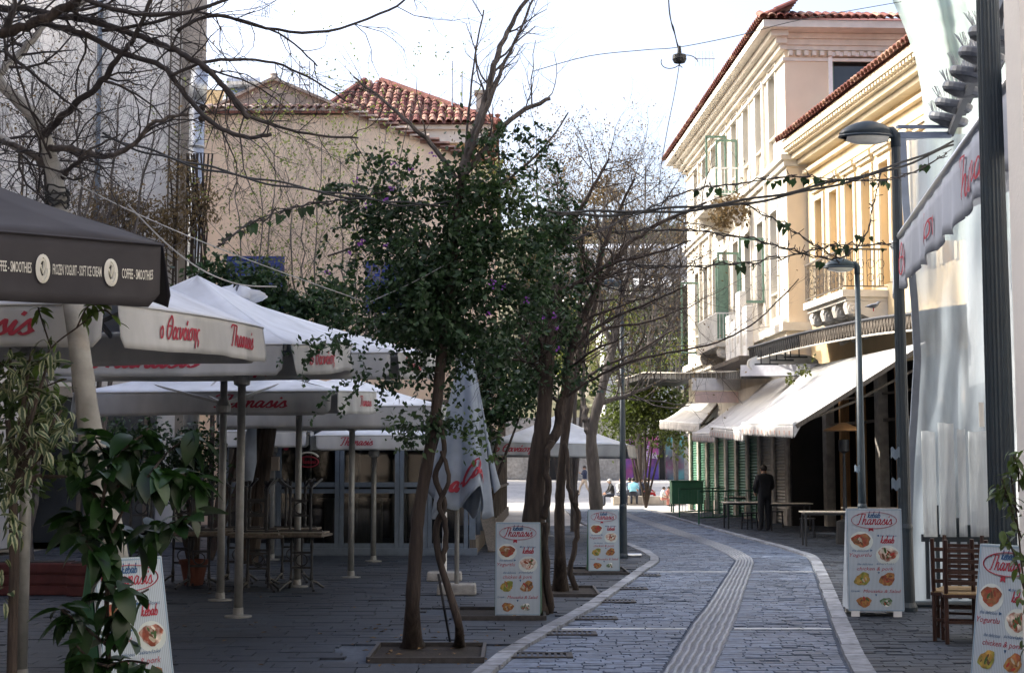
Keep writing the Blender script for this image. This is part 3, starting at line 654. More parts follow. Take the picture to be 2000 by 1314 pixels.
# hotel sign: white box letters on a ledge
lo = H.pt(2.2, 1.25, 4.75)
sg = thing('letter_sign', 'row of tall white box letters standing on the canopy of the cream building', 'sign', lo)
m = MB(); m.fbox(H, -1.2, 3.4, .9, 1.75, 4.8, 4.92); m.build('sign_ledge', K['oldwood'], sg)
for k, (s, h, ch) in enumerate(((2.3, 1.55, 'A'), (1.45, 1.3, 't'), (.6, 2.1, 'l'), (-.4, 1.55, 'a'))):
    m = MB(); m.fbox(H, s, s + .62, 1.15, 1.36, 4.922, 4.92 + h); bo = m.build('box_letter', K['white'], sg, bevel=.02)
    m = MB(); put_text(m, ch, lambda x, y: H.pt(s + .31 - x, 1.365, 4.92 + h / 2 + y), 0, 0, h * .75, .36); m.build('letter_face', K['creamtrim'], bo)
# ---------------------------------------------------------------- yellow neoclassical house
a0 = P(1578, 400, 43.9); YN = Fr((a0.x, a0.y), (.108, -1), (-1, -.108))   # s towards the camera
yh = thing('yellow_house', 'yellow neoclassical house with tall shuttered openings and tiled cornice', 'building', (a0.x, a0.y, 0))
YL = 11.4; yo = [(.75 + i * 1.34, 6.35, .66, 3.15) for i in range(8)]
m = MB(); wall_open(m, YN, 0, YL, 5.3, 11.2, yo, .3); m.poly(YN.pt(YL, 0, 0), YN.pt(YL, -8, 0), YN.pt(YL, -8, 11.2), YN.pt(YL, 0, 11.2)); m.build('wall', K['yellow'], yh)
for s, z, wd, h in yo:
    m = MB(); m.fbox(YN, s, s + wd / 2 - .01, -.27, -.22, z, z + h); m.fbox(YN, s + wd / 2 + .01, s + wd, -.27, -.22, z, z + h); sh = m.build('shutter', K['ytrim'], yh)
    for k in range(14): m = MB(); zz = z + .12 + k * .21; m.fbox(YN, s + .06, s + wd - .06, -.22, -.2, zz, zz + .15); m.build('slat', K['yellow'], sh)
    surround(yh, YN, s, z, wd, h, .16, K['ytrim'], .05, sill=False)
    m = MB(); m.fbox(YN, s - .26, s + wd + .26, .0, .16, z + h + .34, z + h + .46); m.fbox(YN, s - .2, s + wd + .2, .0, .1, z + h + .24, z + h + .34); m.build('window_hood', K['ytrim'], yh)
m = MB()
for z0, z1, t in ((10.05, 10.15, .1), (10.45, 10.55, .16), (10.75, 10.9, .3), (10.9, 11.05, .5), (11.05, 11.2, .62)): m.fbox(YN, -.02, YL + t, -.02, t, z0, z1)
m.build('cornice', K['ytrim'], yh); m = MB(); m.fbox(YN, -.02, YL + .8, -8, .78, 11.201, 11.4); m.build('eaves_board', K['ytrim'], yh)
m = MB(); q = [YN.pt(-.02, .8, 11.42), YN.pt(YL + .8, .8, 11.42), YN.pt(YL - 2.5, -3.6, 12.7), YN.pt(-.02, -3.6, 12.7)]; m.poly(*q); m.poly(YN.pt(YL + .8, .8, 11.42), YN.pt(YL + .8, -8, 11.42), YN.pt(YL - 2.5, -3.6, 12.7)); m.poly(q[3], q[2], YN.pt(YL + .8, -8, 11.42), YN.pt(-.02, -8, 11.42)); m.build('roof', K['tile_i'], yh)
a = 0.05
while a < YL + .8: put_tile(tm, yh, YN.pt(a, .92, 11.42), V((1, .108, 0)), .42, 1.35); put_tile(tm, yh, YN.pt(a, .42, 11.66), V((1, .108, 0)), .42, 1.3); a += .25
a = .6
while a > -8: put_tile(tm, yh, YN.pt(YL + .88, a, 11.40), V((-.108, 1, 0)), .3, 1.0); a -= .25
for k in range(58): m = MB(); s = .05 + k * .21; m.fbox(YN, s, s + .12, .62, .74, 11.1, 11.2); m.build('dentil', K['ytrim'], yh)
m = MB(); m.fbox(YN, 3.2, 6.5, .0, 1.2, 6.0, 6.18); m.fbox(YN, 3.25, 6.45, .0, 1.1, 5.9, 6.0); bal = m.build('balcony', K['creamtrim'], yh)
ro = rail(bal, YN, 3.24, 6.46, 1.16, 6.18, 1.05, K['oldwood'], .1)
m = MB()                                                          # wrought scrollwork
for k in range(10):
    s = 3.4 + k * .32
    for sgn, zc, rr in ((1, 6.5, .09), (-1, 6.75, .12), (1, 7.0, .08)):
        m.tube([YN.pt(s + rr * cos(q * .6) * (1 - q * .05), 1.14, zc + sgn * rr * sin(q * .6) * (1 - q * .05)) for q in range(12)], .009, 4, False)
for k in range(4):
    t = .16 + k * .27
    for s in (3.26, 6.44):
        for zc, rr in ((6.5, .1), (6.85, .12)): m.tube([YN.pt(s, t + rr * cos(q * .6) * (1 - q * .05), zc + rr * sin(q * .6)) for q in range(12)], .009, 4, False)
m.build('scrollwork', K['oldwood'], bal)
for s in (3.5, 4.45, 5.4, 6.3): scroll(bal, YN, s, 1.05, 5.898, .75, .26, K['creamtrim'])
# the shop floor under the yellow house
m = MB(); m.fbox(YN, 0, YL, -.2, -.02, 4.3, 5.298); m.build('shop_fascia', K['ochre'], yh)
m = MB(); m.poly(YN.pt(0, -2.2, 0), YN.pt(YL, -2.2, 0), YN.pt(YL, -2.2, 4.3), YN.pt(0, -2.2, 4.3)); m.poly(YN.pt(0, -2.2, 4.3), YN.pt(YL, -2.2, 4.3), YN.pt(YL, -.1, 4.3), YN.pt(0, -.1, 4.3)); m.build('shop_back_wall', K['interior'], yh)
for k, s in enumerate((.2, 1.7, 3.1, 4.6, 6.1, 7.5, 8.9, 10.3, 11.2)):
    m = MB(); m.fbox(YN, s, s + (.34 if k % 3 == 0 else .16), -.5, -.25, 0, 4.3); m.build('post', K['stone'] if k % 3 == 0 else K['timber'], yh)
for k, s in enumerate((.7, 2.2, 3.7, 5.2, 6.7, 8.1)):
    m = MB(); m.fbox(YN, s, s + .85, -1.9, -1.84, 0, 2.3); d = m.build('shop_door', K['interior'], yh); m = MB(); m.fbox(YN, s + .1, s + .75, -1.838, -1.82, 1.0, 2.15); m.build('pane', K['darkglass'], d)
m = MB(); m.fbox(YN, .1, YL, -.42, -.36, 2.9, 2.98); m.fbox(YN, .1, YL, -.4, -.34, 3.6, 3.66); m.build('lintel_rail', K['oldwood'], yh)
# ---------------------------------------------------------------- peach house with blue shutters
PYc = 45.0; pa, pb = P(386, 225, PYc), P(968, 330, PYc); p_mid = P(690, 228, PYc)
PF = Fr((pa.x, PYc), (1, 0), (0, -1))
W_ = lambda u: P(u, 300, PYc).x - pa.x
ph = thing('peach_house', 'plain peach house with blue shutters and a row of old roof tiles', 'building', (pa.x, PYc, 0))
zE = pa.z; zR = pb.z; sM, sR = W_(690), W_(968)
def sh_op(u0, u1, v0, v1): a, b = P(u0, v1, PYc), P(u1, v0, PYc); return (a.x - pa.x, a.z, b.x - a.x, b.z - a.z)
bo = [sh_op(440, 556, 500, 612), sh_op(712, 800, 508, 612)]
m = MB(); wall_open(m, PF, 0, sM, 0, zE, [bo[0]], .2); wall_open(m, PF, sM, sR, 0, zR, [bo[1]], .2)
m.poly(PF.pt(sM, 0, zR), PF.pt(sR, 0, zR), PF.pt(sM, 0, zE)); m.poly(PF.pt(sR, 0, 0), PF.pt(sR, -9, 0), PF.pt(sR, -9, zR), PF.pt(sR, 0, zR)); m.poly(PF.pt(0, -9, 0), PF.pt(0, 0, 0), PF.pt(0, 0, zE), PF.pt(0, -9, zE)); m.build('wall', K['peach'], ph)
for s, z, wd, h in bo:
    for a in (s, s + wd / 2 + .01):
        m = MB(); w2 = wd / 2 - .012
        for q in ((a, a + .08, z, z + h), (a + w2 - .08, a + w2, z, z + h), (a + .08, a + w2 - .08, z, z + .1), (a + .08, a + w2 - .08, z + h - .1, z + h), (a + .08, a + w2 - .08, z + h / 2 - .05, z + h / 2 + .05)): m.fbox(PF, q[0], q[1], -.08, -.03, q[2], q[3])
        m.fbox(PF, a, a + w2, -.12, -.1, z, z + h); so = m.build('shutter', K['blue'], ph)
        for k in range(16):
            zz = z + .13 + k * (h - .26) / 16; m = MB(); m.hexa([PF.pt(a + .08, -.09, zz), PF.pt(a + w2 - .08, -.09, zz), PF.pt(a + w2 - .08, -.04, zz - .02), PF.pt(a + .08, -.04, zz - .02), PF.pt(a + .08, -.09, zz + .06), PF.pt(a + w2 - .08, -.09, zz + .06), PF.pt(a + w2 - .08, -.04, zz + .04), PF.pt(a + .08, -.04, zz + .04)]); m.build('slat', K['blue'], so)
m = MB(); m.hexa([PF.pt(-.1, .25, zE), PF.pt(sM, .25, zE), PF.pt(sM, -9, zE + 2.2), PF.pt(-.1, -9, zE + 2.2), PF.pt(-.1, .25, zE + .08), PF.pt(sM, .25, zE + .08), PF.pt(sM, -9, zE + 2.3), PF.pt(-.1, -9, zE + 2.3)]); m.build('roof', K['tile_i'], ph)
m = MB(); m.hexa([PF.pt(sM, .12, zE + .0), PF.pt(sR + .1, .12, zR), PF.pt(sR + .1, -9, zR), PF.pt(sM, -9, zE), PF.pt(sM, .12, zE + .16), PF.pt(sR + .1, .12, zR + .16), PF.pt(sR + .1, -9, zR + .16), PF.pt(sM, -9, zE + .16)]); m.build('lean_to_roof', K['tile_i'], ph)
tb = tile_mesh('roof_tile', .6, .135, K['tile_o'])
a = 0.0
while a < sM: put_tile(tb, ph, PF.pt(a, .42, zE + .06), (0, 1), .3, rnd(.95, 1.08)); put_tile(tb, ph, PF.pt(a + .02, .02, zE + .2), (0, 1), .3, 1); a += .275
n = 14
for k in range(n):
    f = (k + .5) / n; p = PF.pt(sM + (sR - sM) * f, .2, zE + .14 + (zR - zE) * f); o = bpy.data.objects.new('roof_tile', tb); link(o, ph); o.location = p - OFF[ph.name]; o.rotation_euler = (0, atan2(zE - zR, sR - sM), pi / 2); OFF[o.name] = OFF[ph.name]
# ---------------------------------------------------------------- tan gable wall and red hipped roof behind it
GY = 47.5
gh = thing('gable_house', 'bare tan gable wall rising behind the peach house eaves', 'building', (P(520, 200, GY).x, GY, 0))
pts = [P(388, 232, GY), P(388, 226, GY), P(528, 160, GY), P(533, 152, GY), P(545, 160, GY), P(690, 222, GY), P(690, 240, GY)]; base = [V((pts[0].x, GY, 3)), *pts, V((pts[-1].x, GY, 3))]
m = MB(); m.prism(base, (0, 9, 0)); m.build('gable_wall', K['tan'], gh)
m = MB(); m.bar(P(384, 227, GY - .05), P(530, 157, GY - .05), .35, .09); m.bar(P(540, 157, GY - .05), P(694, 222, GY - .05), .35, .09); m.build('coping', K['tan'], gh)
m = MB(); m.lathe(P(535, 160, GY), [(.16, 0), (.18, .1), (.12, .2), (.14, .25), (.0, .3)], 10); m.build('finial', K['tan'], gh)
# hipped house
RY = 52.0
rp = lambda u, v, Y=RY: P(u, v, Y)
e0, e1 = rp(600, 222, 50.5), rp(968, 243, 50.5); zr = e1.z
rh = thing('red_roofed_house', 'yellow house with weathered red hipped tile roof and a small chimney', 'building', (e1.x, 50.5, 0))
RF = Fr((e0.x, 50.5), (1, 0), (0, -1)); RL = e1.x - e0.x
m = MB(); m.hexa([RF.pt(.4, -.5, 0), RF.pt(RL - .4, -.5, 0), RF.pt(RL - .4, -9, 0), RF.pt(.4, -9, 0), RF.pt(.4, -.5, zr), RF.pt(RL - .4, -.5, zr), RF.pt(RL - .4, -9, zr), RF.pt(.4, -9, zr)]); m.build('wall', K['ochre'], rh)
m = MB(); m.fbox(RF, .3, RL - .3, -.4, -.2, zr - .6, zr - .15); m.fbox(RF, .1, RL - .1, -.6, -.05, zr - .15, zr - .002); m.build('cornice', K['creamtrim'], rh)
apx = RF.pt(P(712, 160, 54.5).x - e0.x, -4.2, P(712, 160, 54.5).z); ap2 = apx + V((.6, 0, 0))
c4 = [RF.pt(-.1, .1, zr), RF.pt(RL + .1, .1, zr), RF.pt(RL + .1, -9, zr), RF.pt(-.1, -9, zr)]
m = MB(); m.poly(c4[0], c4[1], ap2, apx); m.poly(c4[1], c4[2], ap2); m.poly(c4[2], c4[3], apx, ap2); m.poly(c4[3], c4[0], apx); rro = m.build('roof', K['tile_i'], rh)
tr = tile_mesh('roof_tile', .42, .12, K['tile'], 5); up = (apx - c4[0]); rows = 13; nt_ = 0; rest = MB()
slope = atan2(apx.z - zr, 4.3)
ncol = int(RL / .285)
for i in range(ncol):
    s = .05 + i * .285
    lim = min((s + .1) / ((apx.x - c4[0].x) or 1), (RL + .1 - s) / ((c4[1].x - ap2.x) or 1), 1.0)
    for j in range(rows):
        f = j / rows
        if f > lim - .02: break
        p = RF.pt(s, .1 - 4.3 * f, zr + (apx.z - zr) * f + .03)
        if nt_ < 300: put_tile(tr, rh, p + V((rnd(-.02, .02), 0, rnd(-.01, .015))), (0, 1), slope * .9, rnd(.95, 1.1)); nt_ += 1
        else: rest.tube([p + V((0, 0, .02)), p + V((0, .36, .36 * (apx.z - zr) / 4.3 + .02))], [.12, .1], 6)
if rest.v: tag(rest.build('roof_tiles', K['tile_i'], rh), kind='stuff')
m = MB(); m.tube([c4[1] + V((0, 0, .05)), ap2 + V((0, 0, .1))], .13, 7); m.tube([c4[0] + V((0, 0, .05)), apx + V((0, 0, .1))], .13, 7); m.build('ridge_tiles', K['tile'], rh)
q = P(940, 240, 51); m = MB(); m.box((q.x, 51.2, q.z + .35), (.36, .36, 1.4)); m.box((q.x, 51.2, q.z + 1.1), (.5, .5, .12)); m.build('chimney', K['tan'], rh)
m = MB()
for u in (958, 972): q = P(u, 238, 50.6); m.lathe(q, [(.1, 0), (.14, .08), (.05, .14), (.12, .24), (.0, .3)], 8)
m.build('finial', K['tile'], rh)
# small pale house further back between
m = MB(); q0, q1 = P(392, 170, 60), P(470, 170, 60); m.box(((q0.x + q1.x) / 2, 63, q0.z / 2), (q1.x - q0.x, 5, q0.z)); b = m.build('pale_house', K['ochre']); tag(b, 'small pale yellow block seen between the tall wall and the tan gable', 'building')
# ---------------------------------------------------------------- tall pale block at the side of the terrace
bx = P(352, 300, 34).x
pb_ = thing('pale_block', 'tall blank pale building behind the dark parasol and bare branches', 'building', (bx - 5, 34, 0))
m = MB(); bx2 = bx * 46 / 34 - .05; m.hexa([(bx - 13, 34, 0), (bx, 34, 0), (bx2, 46, 0), (bx - 13, 46, 0), (bx - 13, 34, 13.2), (bx, 34, 13.2), (bx2, 46, 13.2), (bx - 13, 46, 13.2)]); m.build('wall', K['pale'], pb_)
m = MB(); m.box((bx - 6.6, 33.93, 1.65), (12.4, .1, 3.3)); so = m.build('added_dark_front', K['darkglass'], pb_)  # dark glazed front added to darken the wall base behind the plants
for k in range(9): m = MB(); m.box((bx - 12.6 + k * 1.5, 33.85, 1.65), (.1, .08, 3.3)); m.build('added_mullion', K['oldwood'], so)
m = MB(); m.box((bx - 6.6, 33.84, 3.4), (12.6, .2, .25)); m.build('added_lintel', K['tan'], pb_)
m = MB(); m.box((bx + .2, 34.3, 6.65), (.5, .5, 13.3)); m.build('corner_pier', K['tan'], pb_)
m = MB(); q = P(191, 200, 33.9); m.tube([(q.x, 33.9, 3.6), (q.x + .03, 33.9, 8), (q.x, 33.9, 13.1)], .06, 8); q = P(30, 200, 33.9); m.tube([(q.x, 33.95, 3.6), (q.x, 33.95, 13.1)], .03, 6); m.build('wall_pipe', K['frame'], pb_)
m = MB(); gx0, gx1 = P(330, 300, 33.9).x, P(349, 300, 33.9).x          # trellis strip
for i in range(62): z = 5 + i * .13; m.bar((gx0, 33.9, z + .16), (gx1, 33.9, z), .02, .025); 
for x in (gx0, gx1): m.bar((x, 33.88, 4), (x, 33.88, 13.2), .035, .03)
m.build('trellis', K['oldwood'], pb_)
dx = P(383, 300, 33.6).x
m = MB(); m.tube([(dx, 33.6, 1.5), (dx, 33.6, P(383, 195, 33.6).z)], .17, 14); m.tube([(dx, 33.6, P(383, 195, 33.6).z), (dx + .05, 33.6, P(387, 140, 33.6).z)], [.21, .2], 14); m.lathe((dx + .05, 33.6, P(387, 140, 33.6).z), [(.2, 0), (.17, .1), (.0, .14)], 14)
for z in (5, 7, 9): m.tube([(dx, 33.6, z), (dx, 33.6, z + .06)], .185, 14)
du = m.build('exhaust_duct', K['galv'], smooth=True); tag(du, 'shiny round metal exhaust duct running up beside the pale wall', 'duct')
# unseen terrace-side buildings, heights shaped to shade the street yet sun the curtain
m = MB(); m.box((-15.6, 6.5, 8.5), (10, 31, 17)); b = m.build('unseen_side_building', K['tan']); tag(b, 'unseen tall tan building along the terrace, height shaped to shade the street', 'building')
m = MB(); m.box((-15.6, 27.4, 5.6), (10, 10.6, 11.2)); b = m.build('unseen_side_building', K['pale']); tag(b, 'unseen lower pale building beside the tall tan one, kept low to let sun in', 'building')
m = MB(); m.box((-19, 98, 8), (19, 27, 16)); b = m.build('plaza_building', K['ochre']); tag(b, 'ochre building on the plaza hidden behind the peach house', 'building')
m = MB(); m.box((14.5, 5, 7), (14, 29, 14)); b = m.build('corner_building', K['pale']); tag(b, 'plain pale building behind the restaurant awning', 'building')
m = MB(); m.box((2, -24, 7.5), (60, 8, 15)); b = m.build('unseen_street_block', K['tan']); tag(b, 'unseen tan building added behind the camera to cut the skylight', 'building')  # unseen block added behind the camera to dim surfaces facing it
# ---------------------------------------------------------------- graffiti shop front across the plaza
gy = 111.0
gq = thing('graffiti_shopfront', 'low shopfront across the plaza with purple graffiti shutters', 'building', (P(1200, 930, gy).x, gy, 1))
xa, xb = P(960, 900, gy).x, P(1420, 900, gy).x
m = MB(); m.box(((xa + xb) / 2, gy + 4, 3.3), (xb - xa, 8, 4.6)); m.build('wall', K['stone'], gq)
def gr(name, c, c2, sc, st=(1, 1, 1)):
    return mat(name, c, .7, .4, sc, .3, .6, col2=c2, c2amt=.5, stretch=st)
for u0, u1, mm, lab in ((1040, 1100, K['interior'], 'dark doorway'), (1108, 1128, flat('blue_post', (.09, .13, .25)), 'blue post'), (1218, 1286, gr('purple_graffiti', (.42, .1, .25), (.10, .06, .25), .9), 'purple and red graffiti shutter'), (1288, 1298, K['interior'], 'dark gap'), (1300, 1336, gr('teal_graffiti', (.08, .25, .25), (.12, .05, .08), .8), 'teal graffiti panel')):
    x0, x1 = P(u0, 900, gy).x, P(u1, 900, gy).x; m = MB(); m.box(((x0 + x1) / 2, gy - .05, 2.6), (x1 - x0, .12, 3.2)); po = m.build('shutter', mm, gq, label=lab)
    if 'purple' in lab:
        for k in range(22): m = MB(); m.box(((x0 + x1) / 2, gy - .12, 1.15 + k * .14), (x1 - x0 - .1, .05, .09)); m.build('slat', mm, po)
        m = MB(); xm = P(1246, 900, gy).x; xn = P(1270, 900, gy).x
        for k in range(11): m.box(((xm + xn) / 2, gy - .152, 2.05 + k * .14), (xn - xm, .006, .085))
        m.build('painted_patch', flat('lilac', (.5, .33, .68)), po)
        m = MB()
        for k in range(14):
            x = x0 + .15 + k * (x1 - x0 - .3) / 14; pts = [(x + rnd(-.08, .25), gy - .165, 2.75 + rnd(-.28, .35)) for _ in range(4)]; m.tube(pts, .03, 4)
        m.build('graffiti_stroke', flat('graffiti_white', (.7, .66, .7)), po)
# ---------------------------------------------------------------- white houses on the hillside
for i, (u0, u1, vt, vb, Yh, lab) in enumerate(((1085, 1348, 490, 590, 135, 'long white house with a row of tall openings high on the hillside'), (1235, 1352, 562, 690, 122, 'white house below the long one with dark planted terrace'), (1180, 1330, 670, 735, 118, 'low pale house lowest on the hillside behind bare branches'), (1075, 1150, 600, 700, 125, 'narrow cream house behind the thick tree trunk'))):
    a, b = P(u0, vt, Yh), P(u1, vb, Yh); t = thing('hillside_house', lab, 'house', ((a.x + b.x) / 2, Yh, 0), 'white houses on the hillside'); fr = Fr((a.x, Yh), (1, 0), (0, -1)); L_ = b.x - a.x; h_ = a.z
    zb = b.z - 3; n = max(2, int(L_ / 1.7)); oo = [(.5 + k * (L_ - .6) / n, b.z + .1, .85, (a.z - b.z) * .55) for k in range(n)]
    m = MB(); wall_open(m, fr, 0, L_, zb, h_, oo, .35); m.poly(fr.pt(L_, 0, zb), fr.pt(L_, -6, zb), fr.pt(L_, -6, h_), fr.pt(L_, 0, h_)); m.poly(fr.pt(0, -6, zb), fr.pt(0, 0, zb), fr.pt(0, 0, h_), fr.pt(0, -6, h_)); m.build('wall', flat('weathered_white', (.5, .5, .5)) if i != 3 else K['cream'], t)
    for o in oo: window(t, fr, o[0], o[1], o[2], o[3], -.33, .08, K['tan'], K['darkglass'], (1, 1))
    m = MB(); m.hexa([fr.pt(-.3, .4, h_ + .0), fr.pt(L_ + .3, .4, h_), fr.pt(L_ + .3, -6.3, h_), fr.pt(-.3, -6.3, h_), fr.pt(-.3, .4, h_ + .18), fr.pt(L_ + .3, .4, h_ + .18), fr.pt(L_ + .3, -6.3, h_ + 1.6), fr.pt(-.3, -6.3, h_ + 1.6)]); m.build('roof', K['white'] if i else K['canvas'], t)
    m = MB(); m.fbox(fr, 0, L_, .02, .12, h_ - (a.z - b.z) * .28, h_ - (a.z - b.z) * .24); m.build('band', K['creamtrim'], t)
# ================================================================ RIGHT SIDE: canopies and shop awnings
# dark iron canopy with a pierced edge
cp = [P(1465, 682, 42.3), P(1550, 658, 39), P(1640, 638, 36.2), P(1715, 624, 34.2), P(1795, 614, 32.4)]; cp = [V(p) for p in cr([tuple(p) for p in cp], 6)]
bk = [V((p.x + 2.1, p.y + .25, p.z + .35)) for p in cp]
cn = thing('iron_canopy', 'dark curved iron canopy with a pierced lace edge over the cream awnings', 'canopy', cp[10])
m = MB(); n = len(cp)
for i in range(n - 1):
    for dz, fl_ in ((0, 1), (.06, 0)):
        q = [cp[i] + V((0, 0, dz)), cp[i + 1] + V((0, 0, dz)), bk[i + 1] + V((0, 0, dz)), bk[i] + V((0, 0, dz))]; m.poly(*q)
m.tube([p + V((-.02, 0, .03)) for p in cp], .045, 6); m.build('canopy_roof', K['iron'], cn)
m = MB(); m.tube([p + V((-.03, 0, -.34)) for p in cp], .025, 5); m.build('lower_rail', K['creamtrim'], cn)
L_ = 0; lace = MB(); acc = 0; i = 0
tot = sum((cp[k + 1] - cp[k]).length for k in range(n - 1)); N = 66
def along(d):
    for k in range(n - 1):
        l = (cp[k + 1] - cp[k]).length
        if d <= l: return cp[k].lerp(cp[k + 1], d / l)
        d -= l
    return cp[-1]
for k in range(N):
    a, b, c = along(tot * k / N), along(tot * (k + .5) / N), along(tot * (k + 1) / N); o = V((-.02, 0, 0)); dn = V((0, 0, -.33))
    m = MB(); m.bar(a + o, b + o + dn, .03, .04); m.bar(b + o + dn, c + o, .03, .04); m.bar(b + o, b + o + dn * .5, .05, .05); m.build('lace_tracery', K['oldwood'] if k > 24 else K['iron'], cn)
m = MB()
for u, v in ((1495, 700), (1525, 692), (1552, 686)):
    c = P(u, v, 40.5); 
    for s in (-.12, .12): m.bar(c + V((s, 0, .3)), c + V((s, 0, -.15)), .03, .03)
    m.bar(c + V((-.3, 0, -.16)), c + V((.35, 0, -.16)), .04, .04)
m.build('hook_bracket', K['iron'], cn)
# white oval light box and grey fascia board below it
lb = thing('oval_light_box', 'large white oval light box hanging under the iron canopy', 'light box', P(1530, 712, 41.5))
ring = [P(1530 + 66 * math.copysign(abs(cos(a)) ** .6, cos(a)), 708 + 16 * sin(a) + (4 if sin(a) > 0 else 0), 41.6) for a in [k * pi / 12 for k in range(24)]]
m = MB(); m.prism(ring, (0, .25, 0)); m.build('panel', K['white'], lb); m = MB(); m.prism([p * 1.0 + V((p.x - ring[0].x, 0, 0)) * 0 + V((0, .02, .0)) for p in [r + (r - P(1530, 708, 41.6)) * .05 for r in ring]], (0, .2, 0)); m.build('rim', K['creamtrim'], lb)
fb = thing('fascia_board', 'plain grey white fascia board under the oval light box', 'board', P(1520, 730, 41)); m = MB(); q = P(1449, 724, 42.0); r = P(1620, 722, 39.5); m.bar(V((q.x, q.y, q.z)), V((r.x, r.y, r.z)), .12, .32); m.build('panel', flat('board_grey', (.5, .5, .54)), fb)
m = MB(); m.bar(V((q.x - .02, q.y - .08, q.z - .17)), V((r.x - .02, r.y - .08, r.z - .17)), .04, .03); m.build('edge_strip', K['iron'], fb)
# flat dark canopy further along with white sign boxes beneath
fc = thing('flat_canopy', 'flat dark canopy with curling edge beyond the letter sign', 'canopy', P(1340, 740, 52))
m = MB(); cc = [P(1205, 745, 66), P(1260, 728, 62), P(1340, 729, 56), P(1420, 727, 50), P(1452, 724, 46.5)]
for a, b in zip(cc, cc[1:]):
    for dz in (0, -.22): m.poly(a + V((0, 0, dz)), b + V((0, 0, dz)), b + V((2.6, 0, dz)), a + V((2.6, 0, dz)))
    m.poly(a, b, b + V((0, 0, -.22)), a + V((0, 0, -.22)))
m.build('canopy_roof', K['iron'], fc); m = MB()
for a, b in zip(cc, cc[1:]):
    for k in range(9): p = a.lerp(b, k / 9); m.bar(p + V((-.03, 0, .03)), p + V((-.03, 0, -.24)), .03, .03)
    m.bar(a + V((-.05, 0, .02)), b + V((-.05, 0, .02)), .05, .05)
m.build('railing_edge', K['steelshut'], fc)
for u0, u1, v0, v1, Yd, mm, nm, lb_ in ((1352, 1470, 738, 762, 51.5, K['white'], 'shop_sign_board', 'white shop sign board under the flat dark canopy, upper one'), (1358, 1462, 764, 786, 51.3, flat('blush_board', (.66, .5, .44)), 'shop_sign_board', 'blush and white board below the white shop sign board')):
    a, b = P(u0, v0, Yd), P(u1, v1, Yd); m = MB(); m.box(((a.x + b.x) / 2, Yd + .1, (a.z + b.z) / 2), (b.x - a.x, .16, a.z - b.z)); o = m.build(nm, mm); tag(o, lb_, 'sign', 'shop boards under the flat canopy')
def awning(label, p_near, p_far, w_near, w_far, drop, m, mv, motif=True, group='folding awnings over the pavement'):
    """a folding-arm awning: cloth from the wall line down to the front bar, with a scalloped flap"""
    t = thing('shop_awning', label, 'awning', (p_near + p_far) / 2, group)
    mb = MB()
    def sur(u, v): a = w_near.lerp(w_far, u); b = p_near.lerp(p_far, u); p = a.lerp(b, v); p.z -= .10 * sin(pi * v) + .02 * sin(u * 28) * v; return p
    mb.grid(sur, 16, 10); mb.build('cloth', m, t, smooth=True, solid=.012)
    fb_ = MB(); fb_.tube([p_near, p_far], .05, 8); fb_.build('front_bar', K['white'], t)
    vb = MB(); nrm = V((-1, -.05, 0))
    L = (p_far - p_near).length; ns = max(6, int(L / .28))
    def fl(u, v): p = p_near.lerp(p_far, u); d = drop * (1 - .16 * (1 - abs(sin(u * ns * pi)))) * v; return p + V((-.04 - .012 * sin(u * 41) * v, -.006 * sin(u * 60) * v, -.03 - d))
    vb.grid(fl, ns * 6, 4); vb.build('flap', mv, t, smooth=True, solid=.006)
    # end flap facing the camera
    eb = MB(); e1 = p_near.lerp(w_near, .06)
    eb.poly(p_near + V((-.03, -.02, -.02)), e1 + V((0, -.02, -.02)), e1 + V((0, -.02, -.05)), p_near + V((-.03, -.02, -drop - .02))); eb.build('end_flap', mv, t)
    ab = MB()
    for u in (.04, .96):
        a, b = w_near.lerp(w_far, u) + V((0, 0, -.5)), p_near.lerp(p_far, u) + V((.05, 0, -.02)); mid = a.lerp(b, .5) + V((0, .5 if u < .5 else -.5, -.12)); ab.tube([a, mid, b], .03, 6)
    ab.build('folding_arm', K['oldwood'], t)
    if motif:
        for k in range(int(L / .55)):
            mo = MB(); u = (k + .5) / int(L / .55); c = p_near.lerp(p_far, u)
            mo.poly(c + V((-.075, -.06, -.14)), c + V((-.075, .06, -.14)), c + V((-.075, .04, -.24)), c + V((-.075, -.04, -.24)))
            mo.build('printed_motif', flat('motif', (.5, .25, .18)), t)
    # ridged side rail under the near edge
    sr = MB(); sr.bar(w_near + V((0, -.03, -.05)), p_near + V((.02, -.03, -.05)), .05, .09); sr.build('side_rail', K['oldwood'], t)
    return t
A1n, A1f = P(1553, 828, 31.2), P(1452, 827, 38.3)
awning('nearest cream awning, sloping down beside the thin grey lamp post', A1n, A1f, P(1808, 668, 31.4), P(1580, 716, 40.5), .27, K['awn'], K['awn_v'])
A2n, A2f = P(1454, 840, 38.6), P(1389, 834, 45.4)
awning('middle cream awning, in line behind the nearest one', A2n, A2f, P(1586, 718, 40.7), P(1492, 748, 47.5), .27, K['awn'], K['awn_v'])
A3n, A3f = P(1398, 846, 45.6), P(1354, 846, 51.5)
awning('third cream awning in line, half hidden by the middle one', A3n, A3f, P(1500, 752, 48), P(1440, 780, 53.5), .27, K['awn'], K['awn_v'])
A4n, A4f = P(1368, 828, 54.0), P(1290, 822, 60)
awning('small sunlit white awning at the far end of the row', A4n, A4f, P(1402, 786, 55.5), P(1345, 785, 61), .3, K['awn'], K['awn_v'], motif=False)
